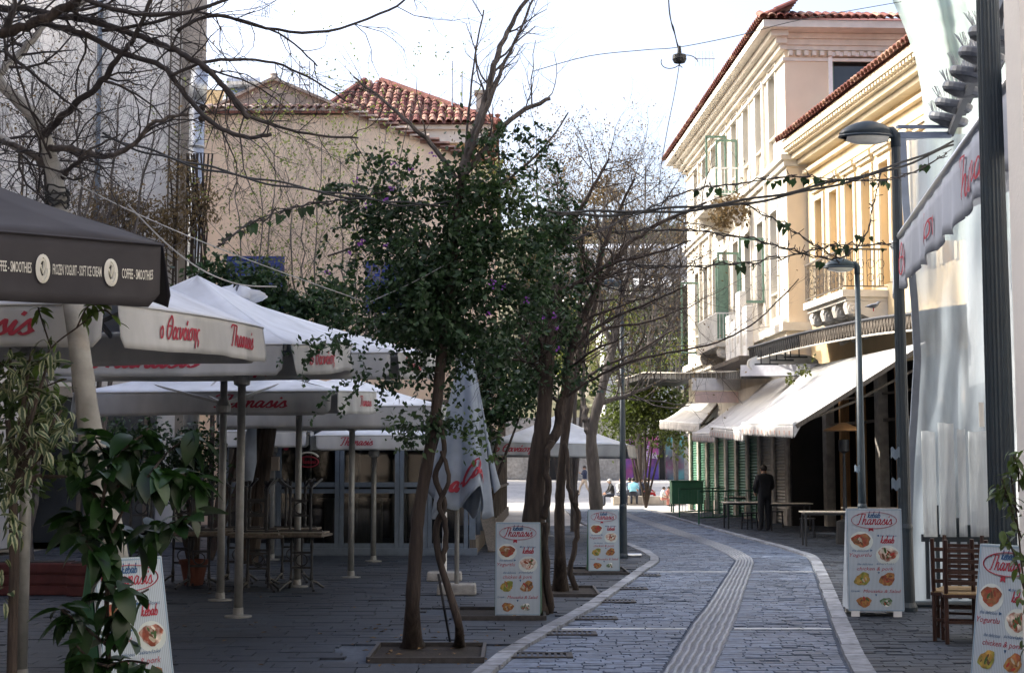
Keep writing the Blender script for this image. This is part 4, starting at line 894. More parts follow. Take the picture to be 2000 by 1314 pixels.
# ================================================================ RIGHT SIDE: near restaurant awning and curtain
R0, R1 = P(1747, 480, 17.9), P(1990, 140, 10.6)
ra = thing('restaurant_awning', 'grey awning with red lettered valance on a silver bar beside the fluted lamp post', 'awning', R0)
rd = (R1 - R0); rdir = rd.normalized(); RL_ = rd.length; rin = V((rdir.y, -rdir.x, 0)).normalized() * (-1)   # towards the street
m = MB(); m.tube([R0 - rdir * .02, R1 + rdir * 1.2], .055, 10); m.tube([R0 + V((.04, 0, .07)), R1 + rdir * 1.2 + V((.04, 0, .07))], .03, 8); m.build('front_bar', K['alu'], ra, smooth=True)
def vpt(u, v):
    p = R0 + rdir * (RL_ + 1.0) * u; L = .62 * (1 - .10 * abs(sin(u * 30)))
    return p + V((-.02, 0, -.04)) + V((-.985, .17, 0)) * (.02 * sin(u * 95) + .012 * sin(u * 41)) * (v + .2) + V((0, 0, -L * v))
m = MB(); m.grid(vpt, 150, 5); vo = m.build('valance', K['awn_g'], ra, smooth=True, solid=.004)
m = MB()
def von(x, y): u = x / (RL_ + 1.0); p = vpt(u, .0); q = vpt(u, 1); L = .62; return p.lerp(q, min(max((-y) / L, 0), 1)) + V((-.02, .003, 0))
for xc, wd in ((1.0, .62), (3.0, .85), (5.5, 1.25)):
    put_script(m, 'ΘανάσηςThan'[0:3] if xc == 1.0 else ('άση' if xc == 3.0 else 'Thanas'), von, xc, -.33, .19, wd, .13, .15)
m.build('lettering', K['red'], vo)
m = MB()
for k in range(2):
    a, b = R0 + V((.1, 0, .1)), R1 + rdir * 1.2 + V((.1, 0, .1)); 
back0, back1 = R0 + V((1.9, .2, .9)), R1 + rdir * 1.2 + V((1.9, .2, .9))
m.grid(lambda u, v: (R0 + V((0, 0, .05))).lerp(R1 + rdir * 1.2 + V((0, 0, .05)), u).lerp(back0.lerp(back1, u), v), 8, 3); m.build('cloth', K['awn_g'], ra, solid=.01)
# dark roof truss above the awning and the scalloped discs with bird spikes
rt = thing('roof_truss', 'dark steel truss and gutter running above the grey awning', 'truss', P(1850, 255, 17))
T0, T1 = P(1856, 262, 17.6), P(1990, -60, 11.2)
m = MB()
for off, w_, h_ in ((V((0, 0, 0)), .07, .07), (V((.12, 0, .28)), .14, .12), (V((.3, 0, .62)), .35, .3)): m.bar(T0 + off, T1 + off, w_, h_)
m.build('chord', K['iron'], rt)
for k in range(15): f = k / 14; m = MB(); p = T0.lerp(T1, f); m.bar(p, p + V((.2, 0, .5)), .03, .035); m.build('strut', K['iron'], rt)
m = MB(); a, b = P(1752, 248, 17.3), P(1856, 248, 17.5); m.bar(a, b, .06, .035); m.bar(a + V((0, 0, -.1)), b + V((0, 0, -.1)), .06, .07); m.build('cross_arm', flat('blue_steel', (.16, .2, .28), .4), rt)
sc = [(1835, 232, 46), (1846, 205, 44), (1862, 174, 46), (1877, 144, 48), (1897, 108, 54), (1918, 70, 58)]
for k, (u, v, wpx) in enumerate(sc):
    Yk = 17.4 - k * .95; c = P(u, v, Yk); r = wpx / 2900 * Yk * .85; c = c + V((r * .45, 0, 0))
    t = thing('round_canopy_plate', ['round dark plate with bird spikes, lowest of the row under the net', 'second round dark plate with bird spikes, above the lowest', 'third round dark plate with bird spikes counting up from the lowest', 'fourth round dark plate with bird spikes counting up from the lowest', 'second highest round dark plate with bird spikes beside the fluted post', 'highest round dark plate with bird spikes beside the fluted post'][k], 'canopy plate', c, 'round plates with bird spikes')
    tl = Matrix.Rotation(radians(14), 3, 'Y') @ Matrix.Rotation(radians(10), 3, 'X')
    m = MB(); m.lathe(c, [(r * .9, -.05), (r, -.02), (r, .02), (r * .96, .035), (0, .045)], 22, tl); m.build('plate', flat('plate_paint', (.10, .11, .13), .4), t, smooth=False)
    m = MB(); m.lathe(c, [(0, -.1), (r * .3, -.095), (r * .6, -.075), (r * .88, -.055)], 14, tl); m.build('underside', K['iron'], t)
    m = MB()
    for q in range(22):
        a = pi * .45 + q * pi * 1.2 / 22; p = c + tl @ V((r * .85 * cos(a), r * .85 * sin(a), .04)); m.tube([p, p + V((.05 * cos(a) + rnd(-.03, .03), .04 * sin(a), .13))], .004, 3, False)
    m.build('bird_spikes', K['galv'], t)
# pale pier at the very edge
m = MB(); a = P(1993, 300, 9.6); m.box((a.x + .12, 9.6, 4), (.3, .3, 8)); b = m.build('pier', K['pale']); tag(b, 'pale smooth pier at the edge behind the fluted lamp post', 'pier')
# scaffold netting over the building under repair
SNet = plastic_sheet('scaffold_net', (.40, .48, .46), .0, .12, (1.5, 1.5, .35), .35, 1.6)
le = [(1722, -80), (1742, 0), (1765, 50), (1788, 115), (1800, 180), (1807, 250), (1811, 330), (1812, 470)]
def net(u, v):
    vv = v * 7; i = min(int(vv), 6); f = vv - i; a = (le[i][0] + (le[i + 1][0] - le[i][0]) * f, le[i][1] + (le[i + 1][1] - le[i][1]) * f)
    Yd = 30 - 9 * u; x = a[0] + (2040 - a[0]) * (u ** .9); w = .22 * sin(u * 17 + v * 3) * (1 - v * .3) + .1 * sin(u * 41 + v * 5) + .05 * mnoise.noise(V((u * 9, v * 14, 0)))
    return P(x, a[1], Yd + w * 1.6)
m = MB(); m.grid(net, 60, 40); b = m.build('scaffold_net', SNet, smooth=True); tag(b, 'pale green scaffold netting draped down the building under repair', 'net')
rb = thing('building_under_repair', 'building under repair wrapped behind pale scaffold netting', 'building', (10.5, 27, 0))
m = MB(); m.box((13.2, 26.3, 8), (6.5, 12, 16)); m.build('wall', flat('grey_render', (.34, .36, .38)), rb)
# clear plastic curtain, closing the restaurant terrace
CUR = plastic_sheet('clear_curtain', (.42, .48, .53), .06, .6, (3.2, 3.2, .5), .5, 1.0)
cl = [(1762, 262), (1768, 380), (1775, 470), (1786, 590), (1792, 700), (1785, 820), (1779, 900), (1775, 1000), (1772, 1186)]
ct = thing('plastic_curtain', 'tall translucent plastic curtain hanging from the cross arm to the pavement', 'curtain', G(1850, 1190))
YC = 18.3
def cur(u, v):
    vv = v * 8; i = min(int(vv), 7); f = vv - i; a = [cl[i][k] + (cl[i + 1][k] - cl[i][k]) * f for k in (0, 1)]
    x = a[0] + (1985 - a[0]) * u; return P(x, a[1], YC + .05 * sin(u * 7 + 2.5 * sin(v * 4)) + .015 * sin(u * 31 + v * 9) + .08 * mnoise.noise(V((u * 4, v * 7, 3))))
m = MB(); m.grid(cur, 48, 60); m.build('sheet', CUR, ct, smooth=True)
m = MB(); pts = [P(a, b, YC - .05) for a, b in cl]; 
for a, b in zip(pts, pts[1:]): m.bar(a, b, .09, .02, V((0, 1, 0)))
m.build('hem', flat('hem_grey', (.17, .2, .25), .5), ct)
m = MB(); a, b = G(1770, 1188), G(1985, 1188); m.tube([a + V((0, 0, .05)), b + V((0, 0, .05))], .04, 8); m.build('bottom_bar', K['lamp'], ct)
m = MB(); a, b = P(1765, 270, YC + .02), P(1850, 262, YC + .02); m.bar(a, b, .05, .06); m.build('top_bar', K['alu'], ct)
# slatted screen with pale plastic panels standing before the curtain
pr = thing('terrace_screen', 'low slatted screen carrying pale streaked panels before the plastic curtain', 'screen', G(1860, 1180)); m = MB(); a, b = P(1800, 1050, 18.21), P(1985, 1050, 18.21); m.bar(a, b, .05, .09); m.build('top_rail', K['lamp'], pr); PANEL = plastic_sheet('streaked_panel', (.6, .63, .65), .1, .6, (9, 9, .6), .45, 1.2)
for k in range(9): f = (k + .5) / 9; p = a.lerp(b, f); m = MB(); m.bar((p.x, p.y, .06), (p.x, p.y, p.z + rnd(.05, .55)), .045, .02); m.build('picket', K['lamp'], pr)
for k, (u0, u1, vt) in enumerate(((1799, 1831, 842), (1831.5, 1868, 826), (1868.5, 1890, 838), (1890.5, 1936, 842))):
    Yb = 18.10 + .012 * (k % 2); p, q = P(u0, vt, Yb), P(u1, 1048, Yb); m = MB(); m.grid(lambda x, y: V((p.x + (q.x - p.x) * x, Yb + .002 * sin(x * 9 + k) * y, q.z + (p.z - q.z) * y + .006 * sin(x * 5 + k) * y)), 12, 10); m.build('panel', PANEL, pr, smooth=True, solid=.006)
m = MB(); q = P(1912, 810, 18.2); m.box((q.x, 18.1, q.z), (.06, .01, .3)); o = m.build('notice_strip', K['white']); tag(o, 'narrow white notice strip taped on the plastic curtain', 'notice')
# ================================================================ LAMP POSTS
def lamp_head(parent, p, L, side=-1):
    """flat shell lantern: domed top, pale bowl below"""
    W = L * .42; dome = MB(); N, Mh = 14, 6
    def sp(a, b, z0, zs):                 # a: 0..1 along, b angle
        r = sin(pi * min(a, 1)) ** .55 if 0 < a < 1 else 0
        return V((p.x + side * (L * a - .02), p.y + W * .55 * r * cos(b), p.z + z0 + zs * r * sin(b) * (.75 + .25 * (1 - a))))
    vs = []; fs = []
    for i in range(N + 1):
        for j in range(Mh + 1): vs.append(sp(.02 + .96 * i / N, pi * j / Mh, 0, .30 * L))
    for i in range(N):
        for j in range(Mh): fs.append((i * (Mh + 1) + j, (i + 1) * (Mh + 1) + j, (i + 1) * (Mh + 1) + j + 1, i * (Mh + 1) + j + 1))
    dome.add(vs, fs); d = dome.build('lamp_hood', K['lamp'], parent, smooth=True, solid=.012)
    rim = MB(); rim.tube([sp(.02 + .96 * i / N, 0, -.012, 0) for i in range(N + 1)] + [sp(.02 + .96 * i / N, pi, -.012, 0) for i in range(N, -1, -1)], .018, 6); rim.build('rim', K['lamp'], parent)
    bowl = MB(); vs = []
    for i in range(N + 1):
        for j in range(Mh + 1): vs.append(sp(.1 + .78 * i / N, -pi * j / Mh, -.015, .17 * L))
    bowl.add(vs, fs); bowl.build('lamp_bowl', flat('lamp_diffuser', (.62, .6, .52), .25), parent, smooth=True)
def lamp_post(label, base, ztop, r0, r1, L, flute=0, head=True, n=24):
    t = thing('street_lamp', label, 'street lamp', base, 'lamp posts along the street'); m = MB(); b = V(base)
    m.tube([b, b + V((0, 0, ztop * .3)), b + V((0, 0, ztop))], [r0, r0 * .95, r1], n, True, flute); m.build('pole', K['lamp'], t, smooth=not flute)
    m = MB(); m.lathe(b, [(r0 * 1.6, 0), (r0 * 1.6, .05), (r0 * 1.25, .1), (r0 * 1.12, .9), (r0 * 1.2, .95), (r0 * 1.02, 1.0)], 20); m.build('base_sleeve', K['lamp'], t)
    if head:
        m = MB(); m.tube([b + V((0, 0, ztop - .12)), b + V((0, 0, ztop + .02)), b + V((-.04, 0, ztop + .08)), b + V((-.16, 0, ztop + .08))], [r1 * 1.15, r1 * 1.15, r1, r1 * .8], 10); m.build('neck', K['lamp'], t, smooth=True)
        lamp_head(t, b + V((-.05, 0, ztop + .02)), L)
    return t
q = P(1958, 1000, 10.6); lamp_post('thick fluted dark blue lamp post in front of the grey restaurant awning', (q.x, 10.6, 0), 8.5, .098, .062, .9, .07, False, 40)
q = P(1749, 260, 17.3); lamp_post('dark lamp post with the large domed head above the plastic curtain edge', (q.x, 17.3, 0), q.z - .05, .078, .052, .64, .05, True, 32)
q = P(1674, 520, 28.0); lamp_post('slim grey green lamp post in front of the scrolled balcony', (q.x, 28.0, 0), q.z - .03, .075, .05, .60, 0)
q = P(1214, 560, 27.6); t4 = lamp_post('slim lamp post among the bare branches by the kerb bend', (q.x, 27.6, 0), q.z - .0, .06, .045, .45, 0)
# torn stickers on posts
for u, v, Yd, r, lab in ((1748, 885, 17.3, .079, 'pale torn sticker on the dark lamp post above the sign board'), (1757, 945, 17.3, .08, 'lower torn pale sticker on the dark lamp post'), (1674, 915, 28, .077, 'pale torn sticker on the slim grey green lamp post')):
    c = P(u, v, Yd); m = MB(); cx = P(1749 if Yd < 20 else 1674, 900, Yd).x
    m.grid(lambda a, b: V((cx + (r + .004) * sin(-.9 + 1.3 * a), Yd - (r + .004) * cos(-.9 + 1.3 * a), c.z + .12 * (b - .5) + .02 * sin(a * 9))), 6, 3); o = m.build('torn_sticker', flat('sticker', (.13, .17, .21))); tag(o, lab, 'sticker')
# ================================================================ LEFT SIDE: glazed pavilion
gA, gB = G(432, 1084), G(922, 1084); GYp = gA.y
pv = thing('glass_pavilion', 'low glazed restaurant pavilion with pale blue frames behind the parasols', 'pavilion', ((gA.x + gB.x) / 2, GYp, 0))
PFr = Fr((gA.x, GYp), (1, 0), (0, -1)); PLn = gB.x - gA.x; PH = 2.75
px = lambda u: P(u, 1000, GYp).x - gA.x
m = MB(); m.fbox(PFr, -.1, PLn + .1, .0, .12, -.01, .14); m.build('sill_plate', K['frame'], pv)
for k in range(16): m = MB(); m.fbox(PFr, .05 + k * PLn / 16, k * PLn / 16 + PLn / 16 - .02, .121, .128, .02, .12); m.build('sill_panel', K['frame'], pv)
cols = [px(u) for u in (436, 540, 663, 780, 835, 915)]
for a, b in zip(cols, cols[1:]):
    f = MB()
    for s in (a, b - .09): f.fbox(PFr, s + .005, s + .085, -.05, .06, .14, PH)
    for z in (.14, 1.18, 1.30, PH - .1): f.fbox(PFr, a + .09, b - .095, -.045, .055, z, z + (.09 if z != 1.18 else .08))
    fo = f.build('window_bay', K['frame'], pv)
    for z0, z1 in ((.22, 1.19), (1.38, PH - .1)): g = MB(); g.poly(PFr.pt(a + .08, 0, z0), PFr.pt(b - .08, 0, z0), PFr.pt(b - .08, 0, z1), PFr.pt(a + .08, 0, z1)); g.build('pane', K['glass'], fo)
m = MB(); m.fbox(PFr, -.1, PLn + .1, -18, .15, PH + .002, PH + .22); m.build('flat_roof', K['oldwood'], pv)
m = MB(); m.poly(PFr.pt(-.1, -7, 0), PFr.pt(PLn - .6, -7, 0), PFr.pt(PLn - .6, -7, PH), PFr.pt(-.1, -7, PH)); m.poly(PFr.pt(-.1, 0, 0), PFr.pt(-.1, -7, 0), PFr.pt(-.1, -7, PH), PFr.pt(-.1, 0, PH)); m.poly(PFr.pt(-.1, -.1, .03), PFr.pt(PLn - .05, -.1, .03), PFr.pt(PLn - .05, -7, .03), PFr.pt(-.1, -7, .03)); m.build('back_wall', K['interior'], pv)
ct_ = MB(); ct_.fbox(PFr, px(600), px(720), -3.2, -2.6, 0, .98); ct_.fbox(PFr, px(585), px(735), -3.3, -2.5, .98, 1.03); ct_.build('counter', K['oldwood'], pv)
m = MB()
for u, r in ((760, .12), (560, .1)): m.fbox(PFr, px(u), px(u) + .2, -2, -1.8, 0, PH)
m.build('inner_post', K['oldwood'], pv)
ng = MB(); c = PFr.pt(px(601), .05, 1.78)
ng.tube([c + V((.2 * cos(a), 0, .1 * sin(a))) for a in [k * pi / 10 for k in range(21)]], .012, 5); put_script(ng, 'Thanasis', lambda x, y: c + V((x, 0, y)), 0, 0, .05, .32, .2); ng.build('oval_window_sign', K['red'], pv)
ng = MB(); ng.tube([c + V((.21 * cos(a), 0, .05 + .13 * sin(a))) for a in [pi * .12 + k * pi * .76 / 10 for k in range(11)]], .018, 5); ng.build('arched_window_sign', K['whitep'], pv)
ns_ = MB(); q = PFr.pt(px(558), .07, 2.05); ns_.lathe(q, [(.05, -.004), (.05, .004)], 14, Matrix.Rotation(pi / 2, 3, 'X')); ns_.build('round_window_sticker', K['red'], pv)
# its side along the street
sA = V((gB.x, GYp, 0)); sB = G(990, 1005); sd = (sB - sA); SF = Fr((sA.x, sA.y), (sd.x, sd.y), (sd.y, -sd.x)); SLn = sd.length
for k in range(12):
    a = k * SLn / 12; m = MB(); m.fbox(SF, a + .02, a + .1, -.06, .06, .0, PH); po = m.build('side_post', K['frame'] if k < 3 else K['oldwood'], pv)
    g = MB(); g.poly(SF.pt(a + .1, 0, .3), SF.pt(a + SLn / 12, 0, .3), SF.pt(a + SLn / 12, 0, PH - .1), SF.pt(a + .1, 0, PH - .1)); g.build('side_pane', K['glass'], po)
m = MB(); m.fbox(SF, 0, SLn, -.05, .07, .0, .3); m.fbox(SF, 0, SLn, -.05, .07, 1.1, 1.18); m.fbox(SF, 0, SLn, -.05, .07, PH - .1, PH); m.build('side_rail', K['oldwood'], pv)
m = MB(); q = G(976, 1008); m.box((q.x, q.y, 2.0), (.42, .42, 4.0)); m.box((q.x, q.y, 4.05), (.6, .6, .15)); o = m.build('brown_pillar', K['oldwood']); tag(o, 'weathered brown pillar at the far corner of the glazed pavilion', 'pillar')
# leaning planks at the foot of the pavilion side
for k in range(5):
    p = SF.pt(1.0 + k * .8, .35, .02); m = MB(); m.bar(p, SF.pt(2.6 + k * .8, .1, .75), .16, .025); o = m.build('leaning_plank', K['oldwood']); tag(o, 'weathered plank leaning on the pavilion side, ' + ('first beyond the closed parasol', 'second from the closed parasol', 'middle one of five', 'second from the brown pillar', 'closest to the brown pillar')[k], 'plank', 'planks leaning on the pavilion')
# ================================================================ LEFT SIDE: parasols
def parasol(label, corners, apex, vh, texts, pole, canv, flap, seam=True, bulge=.05, notch=.05, post_r=.045, cat='parasol', group='open parasols on the terrace', print_=None, sag=.07, bundle=False):
    """corners: near-left, near-right, far-right, far-left at the eaves"""
    C = [V(c) for c in corners]; A = V(apex); cen = (C[0] + C[1] + C[2] + C[3]) / 4
    t = thing('parasol', label, cat, (pole[0], pole[1], 0), group)
    m = MB()
    for k in range(4):
        a, b = C[k], C[(k + 1) % 4]
        out = ((a + b) / 2 - cen); out.z = 0; out.normalize()
        def roof(u, v):
            e = a.lerp(b, u) + out * bulge * sin(pi * u); p = A.lerp(e, v); p.z -= sag * sin(pi * v) * (.5 + .9 * sin(pi * u)) ; return p
        m.grid(roof, 10, 8)
    m.build('canopy', canv, t, smooth=True, solid=.006)
    for k in range(4):
        a, b = C[k], C[(k + 1) % 4]; out = ((a + b) / 2 - cen); out.z = 0; out.normalize(); Ls = (b - a).length; sd_ = k * 1.7 + len(label)
        lf = 1 if (b - a).cross(V((0, 0, -1))).dot(out) > 0 else -1
        def fl(u, v):
            uu = notch / Ls + u * (1 - 2 * notch / Ls); e = a.lerp(b, uu) + out * bulge * sin(pi * uu)
            w = (.014 * sin(u * 31 + sd_) + .010 * sin(u * 13 + sd_ * 2)) * v; cu = vh * (.22 * max(0, 1 - min(u, 1 - u) / (.06 / Ls * 1.2)) ** 2 + .02 * sin(u * 9 + sd_))
            return e + out * (.01 + w + .025 * v) + V((0, 0, -.004 - (vh - cu) * v))
        m = MB(); m.grid(fl, 44, 6); vo = m.build('valance', flap, t, smooth=True, solid=.004)
        if seam:
            sm_ = MB(); sm_.tube([fl(i / 20, 0) + out * .006 for i in range(21)], .008, 4); sm_.build('hem_seam', flap, vo)
        for kk, word, uc, h, wd, kind in texts:
            if kk != k: continue
            tm_ = MB()
            def on(x, y):
                u = uc + x / Ls * (1 if True else -1); v = .5 - y / vh; return fl(min(max(u, 0), 1), min(max(v, 0.02), 1)) + out * .009
            if kind == 's': put_script(tm_, word, on, 0, 0, h, wd, .2)
            elif kind == 'o':
                for r_, w_ in ((h, .012), (h * .72, .010)):
                    ring = [on(r_ * .42 * cos(q_ * pi / 12), r_ * sin(q_ * pi / 12)) for q_ in range(25)]; tm_.tube(ring, w_ if r_ == h else .008, 4)
                tm_.tube([on(-h * .18, h * .3), on(0, -h * .35), on(h * .16, h * .5)], .007, 4)
            else: put_text(tm_, word, on, 0, 0, h, wd, 0, .01)
            tm_.build('lettering', print_ or K['red'], vo)
    for k in range(4):
        m = MB(); m.bar(A + V((0, 0, -.12)), C[k] + (cen - C[k]) * .03 + V((0, 0, -.035)), .03, .05); r_ = m.build('rib', K['polegrey'], t)
        pp = V((pole[0], pole[1], cen.z - .25)); m = MB(); m.bar(pp, A.lerp(C[k], .55) + V((0, 0, -.1)), .025, .035); m.build('strut', K['polegrey'], r_)
    for k in range(4): m = MB(); a, b = C[k], C[(k + 1) % 4]; m.bar(A + V((0, 0, -.13)), (a + b) / 2 + (cen - (a + b) / 2) * .03 + V((0, 0, -.05)), .025, .04); m.build('rib', K['polegrey'], t)
    pb = V((pole[0], pole[1], 0)); m = MB(); m.tube([pb, V((pole[0], pole[1], 1.0)), V((pole[0], pole[1], cen.z + .12))], [post_r * 1.12, post_r, post_r], 14); m.build('pole', K['polegrey'], t, smooth=True)
    m = MB(); m.lathe(pb, [(.15, 0), (.15, .02), (.06, .03), (.055, .1), (post_r, .11)], 20); m.build('base_plate', K['polegrey'], t)
    m = MB(); m.lathe((pole[0], pole[1], cen.z - .38), [(post_r, 0), (.09, .02), (.1, .1), (.07, .16), (post_r, .2)], 14); m.build('slider', K['polegrey'], t)
    if bundle:
        m = MB()
        def bn(u, v): a = 2 * pi * u; r = (.27 + .07 * sin(a * 3 + v * 3) + .05 * sin(a * 7 + v * 5) + .03 * sin(a * 13)) * sin(pi * min(v, .97)) ** .6; return A + V((r * cos(a), r * sin(a) * .8, -.08 + .22 * v + .05 * sin(a * 4 + v * 6) * v))
        m.grid(bn, 30, 8); m.build('gathered_top', canv, t, smooth=True)
    return t
def quad_from(nr, fr_, depth):
    """square eaves from the near and far corners of the street side"""
    nr, fr_ = V(nr), V(fr_); d = (fr_ - nr); h = V((d.x, d.y, 0)).normalized(); left = V((-h.y, h.x, 0)) * depth
    return [nr + left, nr, fr_, fr_ + left]
# A: front white parasol
aN, aF = P(219, 592, 9.85), P(514, 640, 12.55); cA = quad_from(aN, aF, 2.75)
cenA = sum(cA, V()) / 4
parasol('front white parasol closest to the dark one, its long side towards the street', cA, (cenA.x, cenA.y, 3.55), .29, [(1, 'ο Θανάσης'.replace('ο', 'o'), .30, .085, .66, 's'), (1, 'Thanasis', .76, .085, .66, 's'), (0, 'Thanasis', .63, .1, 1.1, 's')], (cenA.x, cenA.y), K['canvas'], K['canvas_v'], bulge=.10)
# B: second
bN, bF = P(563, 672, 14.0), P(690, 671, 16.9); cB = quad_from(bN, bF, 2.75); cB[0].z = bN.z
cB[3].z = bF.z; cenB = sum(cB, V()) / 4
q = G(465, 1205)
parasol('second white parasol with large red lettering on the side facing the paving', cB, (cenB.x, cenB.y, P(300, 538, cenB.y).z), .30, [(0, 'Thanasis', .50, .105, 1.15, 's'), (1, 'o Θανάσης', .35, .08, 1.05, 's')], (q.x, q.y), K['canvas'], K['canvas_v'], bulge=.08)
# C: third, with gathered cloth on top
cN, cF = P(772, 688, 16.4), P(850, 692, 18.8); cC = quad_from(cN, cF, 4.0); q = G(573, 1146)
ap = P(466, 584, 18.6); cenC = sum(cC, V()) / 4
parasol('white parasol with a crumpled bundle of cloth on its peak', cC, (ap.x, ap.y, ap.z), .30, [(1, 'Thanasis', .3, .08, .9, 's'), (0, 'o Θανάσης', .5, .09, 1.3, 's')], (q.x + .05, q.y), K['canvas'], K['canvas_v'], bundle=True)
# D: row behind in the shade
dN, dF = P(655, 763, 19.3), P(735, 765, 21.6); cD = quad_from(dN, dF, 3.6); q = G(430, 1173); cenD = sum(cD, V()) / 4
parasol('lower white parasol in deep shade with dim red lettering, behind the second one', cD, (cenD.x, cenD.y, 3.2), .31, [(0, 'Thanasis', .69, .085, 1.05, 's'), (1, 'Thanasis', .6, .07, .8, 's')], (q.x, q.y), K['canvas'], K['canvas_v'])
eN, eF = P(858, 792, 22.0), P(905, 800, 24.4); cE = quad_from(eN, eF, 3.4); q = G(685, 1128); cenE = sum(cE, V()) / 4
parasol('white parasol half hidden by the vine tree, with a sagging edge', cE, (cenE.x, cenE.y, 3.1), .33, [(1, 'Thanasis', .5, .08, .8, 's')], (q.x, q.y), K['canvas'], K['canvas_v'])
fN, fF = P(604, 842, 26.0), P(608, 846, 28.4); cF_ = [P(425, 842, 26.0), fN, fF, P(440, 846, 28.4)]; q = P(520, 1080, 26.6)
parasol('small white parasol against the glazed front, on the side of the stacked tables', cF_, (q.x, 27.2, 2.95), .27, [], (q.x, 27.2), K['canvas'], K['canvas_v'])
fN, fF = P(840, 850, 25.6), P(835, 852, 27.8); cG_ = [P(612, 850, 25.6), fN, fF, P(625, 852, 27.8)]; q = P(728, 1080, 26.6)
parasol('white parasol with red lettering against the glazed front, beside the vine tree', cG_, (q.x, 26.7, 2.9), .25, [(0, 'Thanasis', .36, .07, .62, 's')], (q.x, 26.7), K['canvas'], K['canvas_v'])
# G: far parasol by the kerb
gN = P(1222, 868, 34.3); gL = P(952, 863, 34.3); q = G(1073, 1052); gd = 3.2
parasol('far white parasol standing among the tree trunks near the kerb', [gL, gN, P(1240, 872, 37.5), P(975, 868, 37.5)], (q.x + .15, 35.9, P(1100, 812, 35.9).z), .30, [(0, 'o Θανάσης', .19, .09, .98, 's')], (q.x, q.y + 1.4), K['canvas'], K['canvas_v'], post_r=.05)
# dark parasol in front
dk = [P(114, 459, 7.0), P(316, 478, 7.28)]; dv = (dk[1] - dk[0]); dv.z = 0; dh = dv.normalized(); dR = dk[1]; dL = dR - dh * 2.6; dL.z = P(0, 459, 6.8).z; perp = V((-dh.y, dh.x, 0)); cK = [dL, dR, dR + perp * 2.6, dL + perp * 2.6]; cK[2].z += .62; cK[3].z += .62; cenK = sum(cK, V()) / 4
parasol('dark brown parasol with cream lettering overhanging the frame corner', cK, (cenK.x, cenK.y, 3.45), .32,
    [(0, 'COFFEE - SMOOTHIES', .953, .07, .165, 't'), (0, 'o', .899, .058, 0, 'o'), (0, 'FROZEN YOGURT - SOFT ICE CREAM', .836, .07, .235, 't'), (0, 'o', .772, .058, 0, 'o'), (0, 'COFFEE - SMOOTHIES', .717, .07, .18, 't'), (0, 'o', .664, .058, 0, 'o')], (cenK.x, cenK.y), K['canvas_d'], K['canvas_d'], print_=K['whitep'], notch=.01)
# closed blue-grey parasol
cb = G(892, 1160); Yc = cb.y; cu = thing('closed_parasol', 'folded blue grey parasol with a red script logo on a concrete block', 'parasol', (cb.x, Yc, 0))
m = MB(); m.tube([cb, V((cb.x, Yc, 3.2))], .032, 10); m.build('pole', K['polegrey'], cu)
m = MB(); ring = [(-.26, -.2), (.26, -.2), (.26, .2), (-.26, .2)]; m.hexa([cb + V((x, y, 0)) for x, y in ring] + [cb + V((x * .95, y * .9, .14)) for x, y in ring]); m.build('concrete_block', K['concrete'], cu, bevel=.02)
def clo(u, v):
    """folded cloth: pleats that open towards a ragged hem, front lap swung to one side"""
    a = 2 * pi * u; vv = v ** 1.0; r = .06 + .33 * vv ** .8; r *= 1 + (.20 * sin(a * 5 + .5) + .08 * sin(a * 9)) * (.3 + vv)
    hem = .16 * sin(a * 2.5 + 1.2) + .1 * sin(a * 5)
    top = P(902, 690, Yc).z; bot = P(890, 985, Yc).z
    return V((cb.x + .07 * (1 - vv) + .05 + r * cos(a), Yc + r * .7 * sin(a), top + (bot - top) * vv + hem * vv ** 3))
m = MB(); m.grid(clo, 90, 26); m.build('folded_cloth', K['canvas_b'], cu, smooth=True, solid=.006)
m = MB()
def lg(x, y):
    u = .755 + x * .42; v = .85 - (y * .5 + x * .05); p = clo(u, v); q = V((cb.x + .05, Yc, p.z)); return p + (p - q).normalized() * .02
put_script(m, 'a-Cola', lg, .1, 0, .115, .55, .3, .25); m.build('lettering', K['red'], cu)
m = MB(); m.lathe((cb.x + .12, Yc, P(902, 690, Yc).z), [(.05, -.02), (.06, .03), (.02, .09), (0, .1)], 10); m.build('finial', K['polegrey'], cu)
# second block with a bare white post
c2 = G(868, 1133); m = thing('parasol_stand', 'bare white parasol post standing on a concrete block', 'parasol stand', c2); b = MB(); b.tube([c2, c2 + V((0, 0, 1.0))], .035, 10); b.build('post', K['white'], m)
b = MB(); b.hexa([c2 + V((x, y, 0)) for x, y in ring] + [c2 + V((x * .95, y * .9, .13)) for x, y in ring]); b.build('concrete_block', K['concrete'], m, bevel=.02)
